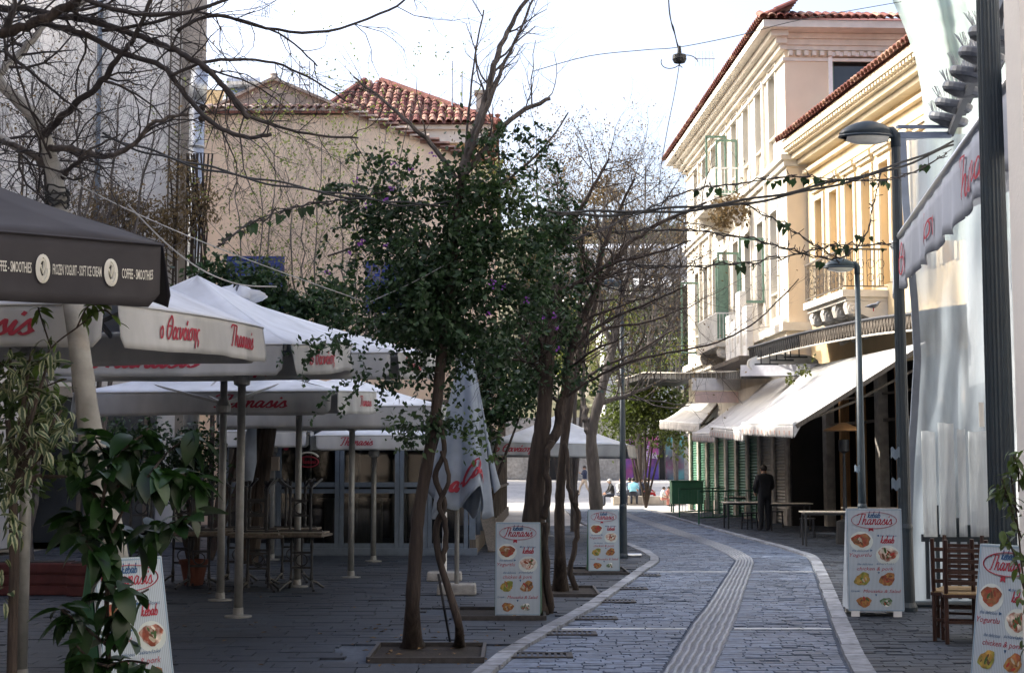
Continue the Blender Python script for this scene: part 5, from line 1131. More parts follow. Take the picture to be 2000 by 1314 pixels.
# ================================================================ SIGN BOARDS
def food(parent, name, cx, cz, r, c1, c2, plate=True, squash=.72, rot=0.0):
    if plate: m = MB(); m.poly(*[(cx + r * 1.25 * cos(a), -.0135, cz + r * 1.05 * sin(a) - r * .12) for a in [k * pi / 12 for k in range(24)]]); m.build('plate_picture', flat('print_plate', (.55, .6, .56)), parent)
    m = MB(); ring = []
    for k in range(22):
        a = k * 2 * pi / 22; rr = r * (1 + .1 * sin(3 * a + cx * 50) + .06 * sin(7 * a)); x, z = rr * cos(a), rr * squash * sin(a); ring.append((cx + x * cos(rot) - z * sin(rot), -.0155, cz + x * sin(rot) + z * cos(rot)))
    m.poly(*ring)
    pal = [c1, c2, (.36, .04, .03), (.05, .10, .03), (.42, .36, .26), (.13, .06, .03)]; ms_ = [mat(name, c1, .6, .5, 22, .2, 3, col2=c2, c2amt=.5)] + [flat('food_%d_%d_%d' % tuple(int(q * 100) for q in c), c) for c in pal]
    for k in range(11):
        m.m = 1 + random.choice((0, 1, 1, 2, 3, 4, 5) if k else (0,)); a, q = rnd(0, 6.3), r * rnd(.1, .68); sx, sz, rr2, ro = cx + q * cos(a), cz + q * squash * sin(a), r * rnd(.1, .26), rnd(0, 3)
        m.poly(*[(sx + rr2 * (1.5 * cos(b) * cos(ro) - .6 * sin(b) * sin(ro)), -.0158 - .0002 * k, sz + rr2 * (1.5 * cos(b) * sin(ro) + .6 * sin(b) * cos(ro))) for b in [j * pi / 4 for j in range(8)]])
    m.build('food_picture', ms_, parent)
FOOD = [('kebab_print', (.28, .05, .03), (.25, .12, .05)), ('yogurt_print', (.68, .62, .52), (.25, .05, .02)), ('chicken_print', (.38, .22, .05), (.18, .22, .04)), ('pork_print', (.32, .18, .05), (.22, .05, .03)), ('mousaka_print', (.22, .06, .03), (.35, .18, .05)), ('salad_print', (.6, .6, .55), (.06, .14, .05))]
SB = mat('sign_face', (.44, .51, .56), .45, .03, 3)
nt = SB.node_tree; N, L = nt.nodes, nt.links; wv = N.new('ShaderNodeTexWave'); wv.bands_direction = 'X'; wv.inputs['Scale'].default_value = 22; tc = N.new('ShaderNodeTexCoord'); L.new(tc.outputs['Object'], wv.inputs['Vector'])
mr = N.new('ShaderNodeMapRange'); mr.inputs[1].default_value = .5; mr.inputs[2].default_value = .7; mr.inputs[3].default_value = 1.0; mr.inputs[4].default_value = .72; L.new(wv.outputs[0], mr.inputs[0]); vm = [n for n in N if n.type == 'VECT_MATH'][0]; mm_ = N.new('ShaderNodeMath'); mm_.operation = 'MULTIPLY'; L.new(vm.inputs['Scale'].links[0].from_socket, mm_.inputs[0]); L.new(mr.outputs[0], mm_.inputs[1]); L.new(mm_.outputs[0], vm.inputs['Scale'])
def sign_board(label, loc, rz, W=.5, Hh=1.04, lean=.06, spread=.42, feet=False, back=True):
    """A-board built upright in its own axes, face towards -y, then leaned back by shearing along the height"""
    t = local_thing('menu_board', label, 'menu board', loc, 'folding menu boards along the street', rz); z0 = .06 if feet else 0
    def lean_me(o):
        for v in o.data.vertices: v.co.y += (v.co.z - z0) * lean
        for c in o.children: lean_me(c)
    m = MB(); m.box((0, .0, z0 + Hh / 2), (W, .024, Hh)); fo = m.build('front_board', SB, t)
    n0 = len(bpy.data.objects); kids = []
    fz = z0; k = W / .5
    at = lambda x, y: V((x, -.0145, y))
    m = MB(); 
    for a, b in ((-.47, .47),):
        m.box((0, -.0135, fz + Hh - .012), (W - .02, .003, .008)); m.box((0, -.0135, fz + .012), (W - .02, .003, .008))
        for s in (-1, 1): m.box((s * (W / 2 - .01), -.0135, fz + Hh / 2), (.006, .003, Hh - .02))
    m.build('border_print', flat('border_blue', (.22, .32, .4)), fo)
    q = lambda f: fz + Hh * f
    m = MB(); rg = [V((.205 * k * cos(a), -.015, q(.885) + .075 * k * sin(a))) for a in [i * pi / 20 for i in range(41)]]
    for a, b in zip(rg, rg[1:]): m.bar(a, b, .004, .009, V((0, 1, 0)))
    put_script(m, 'Thanasis', lambda x, y: at(x, q(.875) + y), 0, 0, .05 * k, .335 * k, .16, .25)
    m.poly((-.05 * k, -.016, q(.81)), (-.01 * k, -.016, q(.81)), (-.008 * k, -.016, q(.775)), (-.03 * k, -.016, q(.787)), (-.052 * k, -.016, q(.775)))
    put_script(m, 'kebab', lambda x, y: at(x, q(.685) + y), .115 * k, 0, .035 * k, .13 * k, .24, .25)
    put_text(m, 'Yogurtlu', lambda x, y: at(x, q(.545) + y), -.13 * k, 0, .055, .2 * k, .3); put_text(m, 'chicken & pork', lambda x, y: at(x, q(.412) + y), .0, 0, .055, .33 * k, .3)
    put_text(m, 'Mousaka & Salad', lambda x, y: at(x, q(.195) + y), .055 * k, 0, .05, .34 * k, .3); m.build('red_lettering', K['red'], fo)
    m = MB(); put_script(m, 'kebab', lambda x, y: at(x, q(.93) + y), .0, 0, .03 * k, .12 * k, .24, .25)
    for s, cx, f, w in (('the delicious', .125, .735, .15), ('the delicious', -.13, .59, .15), ('the delicious', -.09, .457, .14), ('souvlaki', .09, .462, .16), ('Greek', -.185, .195, .08)): put_text(m, s, lambda x, y: at(x, q(f) + y), cx * k, 0, .034, w * k, .3)
    for cx, f, d in ((.03, .735, 0), (-.03, .59, 1), (0.03, .37, 2), (.0, .155, 2)):
        r = .012; pts = {0: ((-r, 0), (r, r), (r, -r)), 1: ((r, 0), (-r, -r), (-r, r)), 2: ((-r, r), (0, -r), (r, r))}[d]; m.poly(*[at(cx * k + a, q(f) + b) for a, b in pts])
    m.build('blue_lettering', K['navy'], fo)
    for i, (cx, f, r) in enumerate(((-.12, .69, .085), (.115, .555, .085), (-.12, .31, .075), (.105, .31, .075), (-.11, .09, .065), (.09, .09, .055))): food(fo, *((FOOD[i][0], cx * k, q(f), r * k) + FOOD[i][1:]), plate=i < 2, rot=.5 if i in (2, 3) else 0)
    lean_me(fo)
    if back:
        m = MB(); y1 = spread; m.hexa([(-W / 2, y1 - .02, z0), (W / 2, y1 - .02, z0), (W / 2, y1, z0), (-W / 2, y1, z0), (-W / 2, Hh * lean + .016, z0 + Hh), (W / 2, Hh * lean + .016, z0 + Hh), (W / 2, Hh * lean + .036, z0 + Hh), (-W / 2, Hh * lean + .036, z0 + Hh)]); m.build('back_board', K['green'] if not feet else flat('board_back', (.45, .5, .55)), t)
        for s in (-1, 1):
            m = MB(); x = s * (W / 2 + .004); m.add([(x, .014 + lean * .02, z0 + .015), (x, y1 - .02, z0 + .015), (x, Hh * lean + .02, z0 + Hh - .03)], [(0, 1, 2)])
            m.build('side_gusset', K['boxgreen'] if not feet else flat('board_back', (.45, .5, .55)), t, solid=.004)
    if feet:
        m = MB()
        for s in (-1, 1): m.box((s * W * .38, .0, .03), (.09, .03, .06)); m.box((s * W * .38, spread - .02, .03), (.09, .03, .06))
        m.build('foot', K['white'], t)
    return t
def face(p, ang): return ang
g_ = G(1011, 1203); sign_board('menu board standing by the kerb in front of the thickest leaning trunk', (g_.x, g_.y, .012), radians(-4), .5, 1.02, .07, .34)
g_ = G(1180, 1116); sign_board('menu board standing next to the slim lamp post at the kerb bend', (g_.x, g_.y, .012), radians(2), .5, .97, .06, .3)
g_ = G(1712, 1205); sign_board('menu board with white feet below the two dark lamp posts', (g_.x, g_.y, .008), radians(-6), .6, 1.12, .05, .55, True)
g_ = V((3.2, 9.95, .008)); sign_board('large menu board turned sideways beside the stacked wooden chairs', g_, radians(-62), .52, 1.1, .14, .5)
g_ = V((-2.22, 9.15, .008)); sign_board('menu board half hidden by the broad leaved plant on the terrace', g_, radians(52), .52, 1.06, .2, .45)
# ================================================================ FURNITURE
def ladder_chair():
    t = local_thing('wooden_chair', 'dark ladder back wooden chair', 'chair', (0, 0, 0), 'stacked wooden chairs'); OFF[t.name] = V((0, 0, 0))
    for sx in (-1, 1):
        m = MB(); m.tube([(sx * .19, -.19, 0), (sx * .19, -.19, .45)], .019, 8); m.build('leg', K['wood'], t)
        m = MB(); m.tube([(sx * .18, .19, 0), (sx * .18, .18, .45), (sx * .18, .25, .96)], .02, 8); m.build('leg', K['wood'], t)
        for z in (.14, .28): m = MB(); m.bar((sx * .185, -.19, z), (sx * .18, .19, z), .02, .025); m.build('stretcher', K['wood'], t)
    for y, zz in ((-.19, (.16, .3)), (.19, (.2,))):
        for z in zz: m = MB(); m.bar((-.19, y, z), (.19, y, z), .02, .025); m.build('stretcher', K['wood'], t)
    for z in (.56, .66, .76, .86): m = MB(); y = .18 + (z - .45) * .137; m.bar((-.18, y, z), (.18, y, z), .016, .034); m.build('back_rung', K['wood'], t)
    m = MB(); m.box((0, 0, .452), (.4, .4, .035)); m.build('seat', K['rush'], t, bevel=.012)
    m = MB()
    for s in (-1, 1): m.bar((-.2, s * .2, .44), (.2, s * .2, .44), .02, .03); m.bar((s * .2, -.19, .44), (s * .2, .19, .44), .02, .03)
    m.build('seat_frame', K['wood'], t); return t
lc = ladder_chair(); g_ = G(1893, 1258); lc.location = (g_.x, g_.y + .1, .008); lc.rotation_euler = (0, 0, radians(-12 + 180)); lc['label'] = 'front ladder back wooden chair beside the plastic curtain'
dup(lc, (g_.x - .02, g_.y + .34, .008), radians(160), 'ladder back wooden chair tucked directly behind the front wooden one')
dup(lc, (g_.x + .12, g_.y + .62, .008), radians(-25), 'ladder back wooden chair deepest in the group by the plastic curtain')
def bistro(inv=False):
    t = local_thing('bistro_table', 'cast iron bistro table', 'table', (0, 0, 0), 'stacked bistro tables'); m = MB(); m.box((0, 0, .735), (.7, .7, .03)); m.build('tabletop', K['oldwood'], t, bevel=.006)
    for sx in (-.14, .14):
        m = MB(); m.lathe((sx, 0, .04), [(.03, 0), (.018, .06), (.028, .12), (.016, .2), (.016, .45), (.026, .55), (.016, .62), (.03, .68)], 10); m.build('column', K['iron'], t)
    m = MB(); m.bar((-.14, 0, .3), (.14, 0, .3), .015, .03); m.bar((-.14, 0, .5), (.14, 0, .5), .015, .03); m.tube([(.08 * cos(a), 0, .4 + .08 * sin(a)) for a in [k * pi / 6 for k in range(13)]], .01, 5); m.build('scroll_brace', K['iron'], t)
    for sx in (-.14, .14):
        for sy_ in (-1, 1): m = MB(); m.tube([(sx, 0, .12), (sx * 1.2, sy_ * .12, .1), (sx * 1.6, sy_ * .26, .03), (sx * 1.7, sy_ * .3, .014)], [.02, .018, .016, .02], 6); m.build('foot', K['iron'], t)
    m = MB(); m.bar((-.3, 0, .705), (.3, 0, .705), .05, .02); m.build('top_bracket', K['iron'], t); return t
bt = bistro(); spots = [(-2.85, 20.3), (-3.4, 20.1), (-5.05, 20.4), (-4.3, 20.6), (-3.55, 20.9), (-4.7, 21.4), (-3.95, 21.6), (-3.2, 21.8)]
posn = ['short front rank, beside the second parasol pole', 'short front rank, one place in from the parasol pole', 'front row of the stack, beside the terracotta pot', 'front row of the stack, middle place', 'front row of the stack, beside the slender parasol pole', 'rear row of the stack, beside the terracotta pot', 'rear row of the stack, middle place', 'rear row of the stack, towards the glazed front']
for i, (x, y) in enumerate(spots):
    o = bt if i == 0 else dup(bt); o.location = (x, y, .004); o.rotation_euler = (0, 0, rnd(-.1, .1)); o['label'] = 'upright iron bistro table, ' + posn[i]
    o2 = dup(bt); o2.location = (x + rnd(-.05, .05), y + rnd(-.05, .05), .752 + .752); o2.rotation_euler = (pi, 0, rnd(-.15, .15)); o2['label'] = 'upturned iron bistro table, ' + posn[i]
def long_table(L, W, h=.74, leg=.04, mt=None, name='long_table'):
    t = local_thing(name, 'long narrow table', 'table', (0, 0, 0), 'tables under the cream awnings'); m = MB(); m.box((0, 0, h - .015), (L, W, .03)); m.build('tabletop', mt or K['board'], t, bevel=.005)
    m = MB(); m.box((0, 0, h - .055), (L - .1, W - .1, .05)); m.build('apron', K['iron'], t)
    for sx in (-1, 1):
        for sy_ in (-1, 1): m = MB(); m.box((sx * (L / 2 - .07), sy_ * (W / 2 - .07), (h - .08) / 2), (leg, leg, h - .08)); m.build('leg', K['iron'], t)
    return t
tb_ = long_table(1.2, .65)
for i, (u, v, lab) in enumerate(((1455, 1032, 'pale topped table at the end of the green railing'), (1540, 1036, 'pale topped table just behind the standing man'), (1620, 1066, 'pale topped table closest to the slim grey green lamp post'), (1700, 1052, 'pale topped table in the shade behind the menu board with feet'), (1450, 1012, 'pale topped table against the sunlit shutters'))):
    o = tb_ if i == 0 else dup(tb_); p = G(u, v); o.location = (p.x, p.y, .008); o.rotation_euler = (0, 0, rnd(-.12, .12) + .05); o['label'] = lab
def stool():
    t = local_thing('low_stool', 'dark stool', 'stool', (0, 0, 0), 'dark stools under the cream awnings'); m = MB(); m.box((0, 0, .45), (.36, .36, .03)); m.build('seat', K['iron'], t, bevel=.01)
    for sx in (-1, 1):
        for sy_ in (-1, 1): m = MB(); m.bar((sx * .16, sy_ * .16, 0), (sx * .14, sy_ * .14, .44), .03, .03); m.build('leg', K['iron'], t)
        m = MB(); m.bar((sx * .155, -.15, .2), (sx * .155, .15, .2), .02, .03); m.build('stretcher', K['iron'], t)
    return t
st = stool()
for i, (u, v, lab) in enumerate(((1466, 1034, 'dark stool at the railing end of the nearest pale table'), (1520, 1030, 'dark stool half hidden by the standing man'), (1580, 1050, 'dark stool between the standing man and the slim lamp post'), (1655, 1060, 'dark stool tucked under the table by the slim lamp post'))):
    o = st if i == 0 else dup(st); p = G(u, v); o.location = (p.x, p.y + .15, .008); o.rotation_euler = (0, 0, rnd(-.4, .4)); o['label'] = lab
# patio heater with a copper hood
p = G(1652, 1062); ht = thing('patio_heater', 'copper hooded patio heater on a dark stand behind the slim lamp post', 'heater', p); m = MB(); m.lathe(p, [(.22, 0), (.22, .06), (.2, .5), (.05, .55), (.03, 2.0), (.12, 2.05), (.12, 2.3)], 16); m.build('stand', K['iron'], ht)
zz = P(1652, 838, p.y).z; m = MB(); m.lathe(V((p.x, p.y, zz)), [(.44, -.04), (.43, 0), (.2, .08), (.08, .14), (0, .15)], 24); m.build('hood', mat('copper_hood', (.42, .22, .09), .5, .2, 5, metal=.4), ht, smooth=True)
# green metal box on legs, and two green railings
a, b = P(1312, 940, 58.5), P(1374, 984, 58.5); gb = thing('green_metal_box', 'dark green metal cabinet on legs at the edge of the plaza', 'cabinet', ((a.x + b.x) / 2, 58.5, 0)); m = MB(); m.box(((a.x + b.x) / 2, 58.9, (a.z + b.z) / 2), (b.x - a.x, .8, a.z - b.z)); m.build('body', K['boxgreen'], gb, bevel=.02)
m = MB(); m.box(((a.x + b.x) / 2, 58.9, a.z + .025), (b.x - a.x + .06, .86, .04)); m.build('lid', K['boxgreen'], gb)
for x in (a.x + .06, b.x - .06):
    for y in (58.55, 59.25): m = MB(); m.box((x, y, b.z / 2), (.05, .05, b.z)); m.build('leg', K['boxgreen'], gb)
for k, (p0, p1, lab) in enumerate(((G(1327, 1012), G(1452, 1004), 'green wire railing, the one closer to the green cabinet'), (G(1365, 1025), G(1478, 1019), 'green wire railing, the one ending at the pale table'))):
    t = thing('green_railing', lab, 'railing', p0, 'green railings at the pavement edge'); m = MB(); up = V((0, 0, 1))
    for z in (.22, 1.0): m.bar(p0 + up * z, p1 + up * z, .035, .04)
    m.build('rail', K['boxgreen'], t)
    for f in (0, .5, 1): m = MB(); q = p0.lerp(p1, f); m.bar(q, q + up * 1.03, .045, .045); m.build('post', K['boxgreen'], t)
    n = 22; 
    for j in range(1, n): m = MB(); q = p0.lerp(p1, j / n); m.bar(q + up * .24, q + up * .98, .012, .012); m.build('bar', K['boxgreen'], t)
# stone ledge on the plaza
a, b = G(1197, 985), G(1318, 988); m = MB(); Yl = a.y; t = thing('stone_ledge', 'low pale stone ledge where people sit in the sun', 'ledge', a)
xs = [P(u, 980, Yl).x for u in (1197, 1232, 1252, 1296, 1340)]
for x0, x1 in zip(xs, xs[1:]): m = MB(); m.box(((x0 + x1) / 2, Yl + .7, .2), (x1 - x0 - .015, 1.5, .4)); m.build('ledge_block', mat('ledge_stone', (.5, .44, .36), .85, .2, 3) if 'ledge' not in K else K['ledge'], t, bevel=.02)
# planters, pots
for u, v, w, h, lab in ((60, 1158, .95, .42, 'long dark red planter box under the variegated shrub'), (170, 1160, .55, .42, 'short dark red planter box beside the menu board on the terrace')):
    p = G(u, v + 5); t = thing('planter_box', lab, 'planter', p); m = MB(); m.box((p.x, p.y + .25, h / 2), (w, .45, h)); m.build('box', K['redbox'], t, bevel=.01)
    for k in range(3): m = MB(); m.box((p.x, p.y + .012, .07 + k * .14), (w + .02, .03, .1)); m.build('plank', K['redbox'], t)
    m = MB(); m.box((p.x, p.y + .25, h - .01), (w - .08, .37, .04)); m.build('soil', K['earth'], t)
p = G(378, 1142); m = MB(); m.lathe(p, [(.13, 0), (.19, .3), (.21, .3), (.21, .36), (.17, .36), (.16, .3), (0, .28)], 20); o = m.build('flower_pot', K['clay'], smooth=False); tag(o, 'terracotta pot among the stacked bistro tables', 'pot')
# small utility box on the leaning trunk post under the parasols
p = G(515, 1140); t = thing('leaning_post', 'thick dark leaning post with a small box strapped to it', 'post', (p.x, p.y + 2.5, 0)); y = p.y + 2.5; m = MB(); m.tube([P(488, 1100, y), P(505, 960, y), P(522, 830, y)], [.13, .15, .16], 10); m.build('post', K['bark'], t); m = MB(); m.tube([P(478, 1100, y - .1), P(492, 960, y - .1), P(512, 830, y - .1)], [.06, .07, .06], 8); m.build('side_stem', K['bark'], t)
m = MB(); q = P(538, 905, y - .12); m.box(q, (.12, .1, .22)); m.build('meter_box', K['tan'], t)
# rolled blue-white cloth leaning beside it
m = MB(); m.tube([P(478, 955, 22.5), P(486, 900, 22.5), P(492, 835, 22.5)], [.1, .12, .07], 10); o = m.build('rolled_cloth', K['canvas_b'], smooth=True); tag(o, 'rolled pale parasol cloth standing beside the leaning post', 'cloth roll')
# small black waste bin by the lamp post foot
p = G(1240, 1088); m = MB(); m.tube([p + V((-.15, 0, .04)), p + V((.12, .05, .04))], [.035, .035], 10); o = m.build('drink_can', K['alu']); tag(o, 'crushed drinks can lying at the foot of the slim lamp post', 'can')
# ================================================================ TREES AND PLANTS
def leaf4(mb, p, d, n, L, W):
    """one folded leaf: base, sides, tip"""
    s = d.cross(n).normalized(); mid = p + d * L * .5 - n * W * .12
    i = len(mb.v); mb.v.extend([tuple(p), tuple(mid + s * W * .5 + n * W * .2), tuple(p + d * L), tuple(mid - s * W * .5 + n * W * .2)])
    mb.f.append((i, i + 1, i + 2)); mb.f.append((i, i + 2, i + 3)); mb.mi.extend((mb.m, mb.m))
def heart(mb, p, d, n, L):
    s = d.cross(n).normalized(); n = s.cross(d); c = rnd(.1, .35); q = [p + d * a * L + s * b * L + n * (abs(b) * c - a * a * .15) * L for a, b in ((.08, 0), (-.02, .22), (.2, .42), (.6, .26), (1.05, 0), (.6, -.26), (.2, -.42), (-.02, -.22))]
    i = len(mb.v); mb.v.extend([tuple(x) for x in q]); fs = [(0, 1, 2), (0, 2, 3), (0, 3, 4), (0, 4, 5), (0, 5, 6), (0, 6, 7)]
    mb.f.extend([(i + a, i + b, i + e) for a, b, e in fs]); mb.mi.extend([mb.m] * 6)
def rdir():
    while True:
        v = V((rnd(-1, 1), rnd(-1, 1), rnd(-1, 1)))
        if .05 < v.length < 1: return v.normalized()
def scatter(mb, blobs, n, L=.07, asp=.6, droop=.35, per=13, sig=.10, shell=.42):
    tot = sum(b[1] * b[2] * b[3] for b in blobs)
    for c, rx, ry, rz in blobs:
        k = max(1, int(n * rx * ry * rz / tot / per))
        for _ in range(k):
            d = rdir(); r = rnd(0, 1) ** shell; q = c + V((d.x * rx, d.y * ry, d.z * rz)) * r; out = V((d.x, d.y, d.z * .5)); s = rnd(.6, 1.3) * sig
            for _ in range(int(per * rnd(.5, 1.5))):
                p = q + V((random.gauss(0, s), random.gauss(0, s), random.gauss(0, s * .8))); dd = (rdir() + out * .5 + V((0, 0, -droop))).normalized(); nn = (rdir() + V((0, 0, .8))).normalized()
                if abs(dd.dot(nn)) > .95: continue
                l = L * rnd(.6, 1.25); leaf4(mb, p, dd, nn, l, l * asp)
def pxblobs(lst, Y, depth=1.0):
    out = []
    for u, v, ru, rv, dy in lst:
        c = P(u, v, Y + dy); k = (Y + dy) / FPX; out.append((c, ru * k, (ru + rv) / 2 * k * depth, rv * k))
    return out
def limb(mb, pts, r0, r1, Y, n=7, k=5):
    """pts: (u, v, dY); radii in photo pixels at that depth"""
    w = [tuple(P(u, v, Y + dy)) for u, v, dy in pts]; w = cr(w, k); N = len(w); j = (r0 + r1) / 2 / FPX * Y * .45; w = [tuple(V(q) + rdir() * j * (1 if 0 < i < N - 1 else 0)) for i, q in enumerate(w)]
    rs = [(r0 + (r1 - r0) * i / (N - 1)) / FPX * Y * rnd(.93, 1.07) for i in range(N)]
    mb.tube(w, rs, n); return [V(p) for p in w], rs
def grow(mb, p, d, L, r, depth, up=.12, wob=.28, kids=(2, 4), shrink=.62, n=4, tips=None):
    seg = 5 if depth else 4; pts = [p]; dd = d.normalized(); q = p.copy()
    for i in range(seg):
        dd = (dd + rdir() * wob + V((0, 0, up))).normalized(); q = q + dd * (L / seg); pts.append(q.copy())
    rs = [r * (1 - .65 * i / seg) for i in range(seg + 1)]
    mb.tube(pts, rs, n if r > .006 else 3, False)
    if depth <= 0:
        if tips is not None: tips.extend(pts[2:])
        return
    for _ in range(random.randint(*kids)):
        i = random.randint(1, seg); ax = (pts[i] - pts[i - 1]).normalized(); side = rdir(); side = (side - ax * side.dot(ax)).normalized()
        grow(mb, pts[i], ax * .62 + side * .75, L * shrink * rnd(.7, 1.2), rs[i] * .62, depth - 1, up, wob, kids, shrink, n, tips)
def sprout(mb, pts, rs, count, L, depth=2, bias=V((0, 0, .3)), f0=.15, tips=None, rk=.55, **kw):
    for _ in range(count):
        i = min(len(pts) - 2, int(len(pts) * rnd(f0, 1))); ax = (pts[i + 1] - pts[i]).normalized(); s = rdir(); s.y *= .7; s = (s - ax * s.dot(ax)).normalized()
        grow(mb, pts[i], ax * .45 + s * .8 + bias, L * rnd(.6, 1.2), max(rs[i] * rk, .004), depth, tips=tips, **kw)
# ---------------------------------------------------------------- plane tree over the dark parasol
YT = 9.5
pt_ = thing('plane_tree', 'pale barked plane tree with bare dark branches over the dark parasol', 'tree', (P(262, 1400, YT).x, YT, 0))
m = MB(); p0 = P(262, 1400, YT); main = [tuple(V((p0.x, YT, 0)))] + [tuple(P(u, v, YT + dy)) for u, v, dy in ((235, 1150, 0), (205, 980, 0), (178, 850, 0), (163, 740, .02), (147, 620, .05), (132, 520, .3), (118, 420, .6), (107, 345, .7), (96, 300, .7), (84, 262, .7), (62, 225, .7), (28, 190, .7), (2, 165, .7), (-12, 140, .7))]
main = cr(main, 4); N = len(main); m.tube(main, [(.085 - .05 * i / N) * rnd(.94, 1.06) for i in range(N)], 12); m.build('trunk', K['bark_p'], pt_, smooth=True)
tw = MB(); pods = []
LM = [([(-14, 165, .7), (8, 132, .7), (48, 98, .8), (88, 48, .9), (130, 22, 1), (190, -14, 1)], 9, 6, 'bark_p'), ([(80, 272, .7), (108, 240, .6), (150, 203, .5), (198, 160, .4), (236, 108, .3), (270, 58, .2), (300, -10, .1)], 9, 4, 'twig'),
 ([(-10, 68, .2), (40, 56, .2), (90, 36, .2), (135, 10, .2), (170, -20, .2)], 11, 9, 'bark'), ([(-10, 14, .6), (70, 22, .5), (140, 35, .4), (215, 52, .3), (290, 78, .2), (345, 100, .1), (392, 128, 0), (440, 172, 0), (486, 232, 0)], 8, 5, 'twig'),
 ([(392, 128, 0), (430, 160, 0), (470, 215, 0), (520, 240, .1), (600, 262, .2), (700, 270, .3)], 5, 2, 'twig'), ([(88, 292, .7), (130, 290, .6), (180, 302, .5), (222, 303, .4), (262, 280, .3), (292, 246, .2), (330, 230, .2), (368, 225, .2)], 8, 3, 'bark_g'),
 ([(60, 40, .4), (150, 62, .4), (240, 105, .3), (315, 128, .2), (362, 188, .1), (420, 245, 0), (475, 268, 0), (530, 262, 0)], 7, 4, 'twig'), ([(10, 102, .6), (70, 150, .5), (120, 190, .5), (160, 222, .4)], 4, 2, 'twig'),
 ([(0, 268, .9), (40, 292, .8), (80, 318, .8)], 9, 6, 'bark_p'), ([(145, -10, .1), (240, 22, .1), (330, 28, 0), (420, 10, 0), (470, -20, 0)], 6, 3, 'twig'), ([(345, 60, .1), (420, 30, .1), (520, 55, .2), (640, 62, .2), (760, 20, .3), (800, -10, .3)], 4, 2, 'twig'),
 ([(330, 150, .1), (410, 120, .1), (520, 120, .2), (600, 150, .2), (680, 200, .3)], 4, 1.6, 'twig'), ([(200, 60, .3), (300, 45, .2), (375, 25, .2), (470, 40, .1), (560, 75, .1), (620, 130, .2)], 4, 1.6, 'twig'), ([(118, 338, .7), (150, 320, .6), (165, 300, .5), (190, 285, .5), (235, 262, .4)], 4, 2, 'bark_g'), ([(95, 330, .7), (60, 300, .7), (20, 282, .8), (-10, 270, .8)], 7, 5, 'bark_g'), ([(120, 350, .7), (135, 330, .6), (160, 312, .5), (185, 300, .5), (200, 302, .4)], 6, 3, 'twig')]
for pts, r0, r1, mm in LM:
    m = MB(); w, rs = limb(m, pts, r0, r1, YT); m.build('limb', K[mm], pt_, smooth=True); sprout(tw, w, rs, 12 if len(pts) > 5 else 8, .6, 2, V((.1, 0, -.02)), .08, None, .4, up=.0, wob=.42, kids=(3, 5))
    pods += [random.choice(w) for _ in range(2)]
w, rs = limb(tw, [(100, 310, .6), (70, 240, .5), (30, 120, .4), (20, 30, .3)], 3, 2, YT); sprout(tw, w, rs, 16, .8, 2, V((.2, 0, .1)), .1, None, .5, up=.02, wob=.4, kids=(3, 5)); tw.build('twigs', K['twig'], pt_)
m = MB()
for c in [P(u, v, YT + .2) for u, v in ((108, 145), (82, 178), (78, 185), (183, 248), (205, 20), (118, 62), (285, 45), (520, 18), (560, 62), (395, 25), (145, 165))]:
    for _ in range(14): leaf4(m, c + V((rnd(-.03, .03), rnd(-.03, .03), rnd(-.02, .03))), (V((rnd(-.3, .3), rnd(-.3, .3), -1))).normalized(), V((1, .3, 0)), rnd(.05, .1), .02)
m.build('dry_pods', K['bark'], pt_)
for u, v in ((394, 212), (394, 232)): m = MB(); m.ball(P(u, v, YT + .2), .024, .024, .024, 10, 8); m.build('seed_ball', K['bark'], pt_)
# cables knotted round the trunk
m = MB()
for k in range(7): c = P(112, 372 + k * 5, YT + .62); m.tube([c + V((.075 * cos(a) + rnd(-.01, .01), .075 * sin(a), rnd(-.03, .03))) for a in [q * pi / 6 for q in range(13)]], .007, 5)
o = m.build('cable_knot', K['wire']); tag(o, 'tangle of black cables wrapped round the pale plane tree', 'cables')
# ---------------------------------------------------------------- vine-covered tree
YV = 13.4
vt = thing('vine_tree', 'slim brown tree swallowed by dark green flowering vine', 'tree', (P(806, 1262, YV).x, YV, 0))
def flare(mb, pts, r, Y, base, n=9):
    w = [tuple(base)] + [tuple(P(u, v, Y + d)) for u, v, d in pts]; w = cr(w, 5); N = len(w); rs = []
    for i in range(N): rs.append((r[0] + (r[1] - r[0]) * i / N) / FPX * Y * (1 + .75 * math.exp(-i / 1.8)) * rnd(.92, 1.08))
    mb.tube(w, rs, n); return [V(q) for q in w], rs
m = MB(); w, rs = flare(m, [(806, 1180, 0), (812, 1080, 0), (818, 1000, 0), (836, 900, 0), (852, 800, 0), (862, 700, 0), (872, 600, 0), (884, 500, 0), (896, 400, 0), (905, 340, 0)], (14.5, 8), YV, G(806, 1264)); m.build('trunk', K['bark'], vt, smooth=True)
m = MB(); w2, r2 = flare(m, [(896, 1220, 0), (876, 1150, .02), (858, 1090, .04), (852, 1030, .05), (868, 985, .02), (850, 930, -.02), (868, 880, -.05), (858, 820, -.08)], (8, 5), YV, G(897, 1262)); m.build('vine_stem', K['bark'], vt, smooth=True)
m = MB(); limb(m, [(862, 1100, .05), (872, 1040, 0), (858, 980, -.04), (876, 940, -.06), (862, 880, -.06)], 6, 4, YV); m.build('vine_stem', K['bark'], vt, smooth=True)
m = MB(); m.tube([G(880, 1258), P(866, 1180, YV), P(856, 1120, YV)], .012, 6); m.build('stake', K['iron'], vt)
br = MB(); tips = []
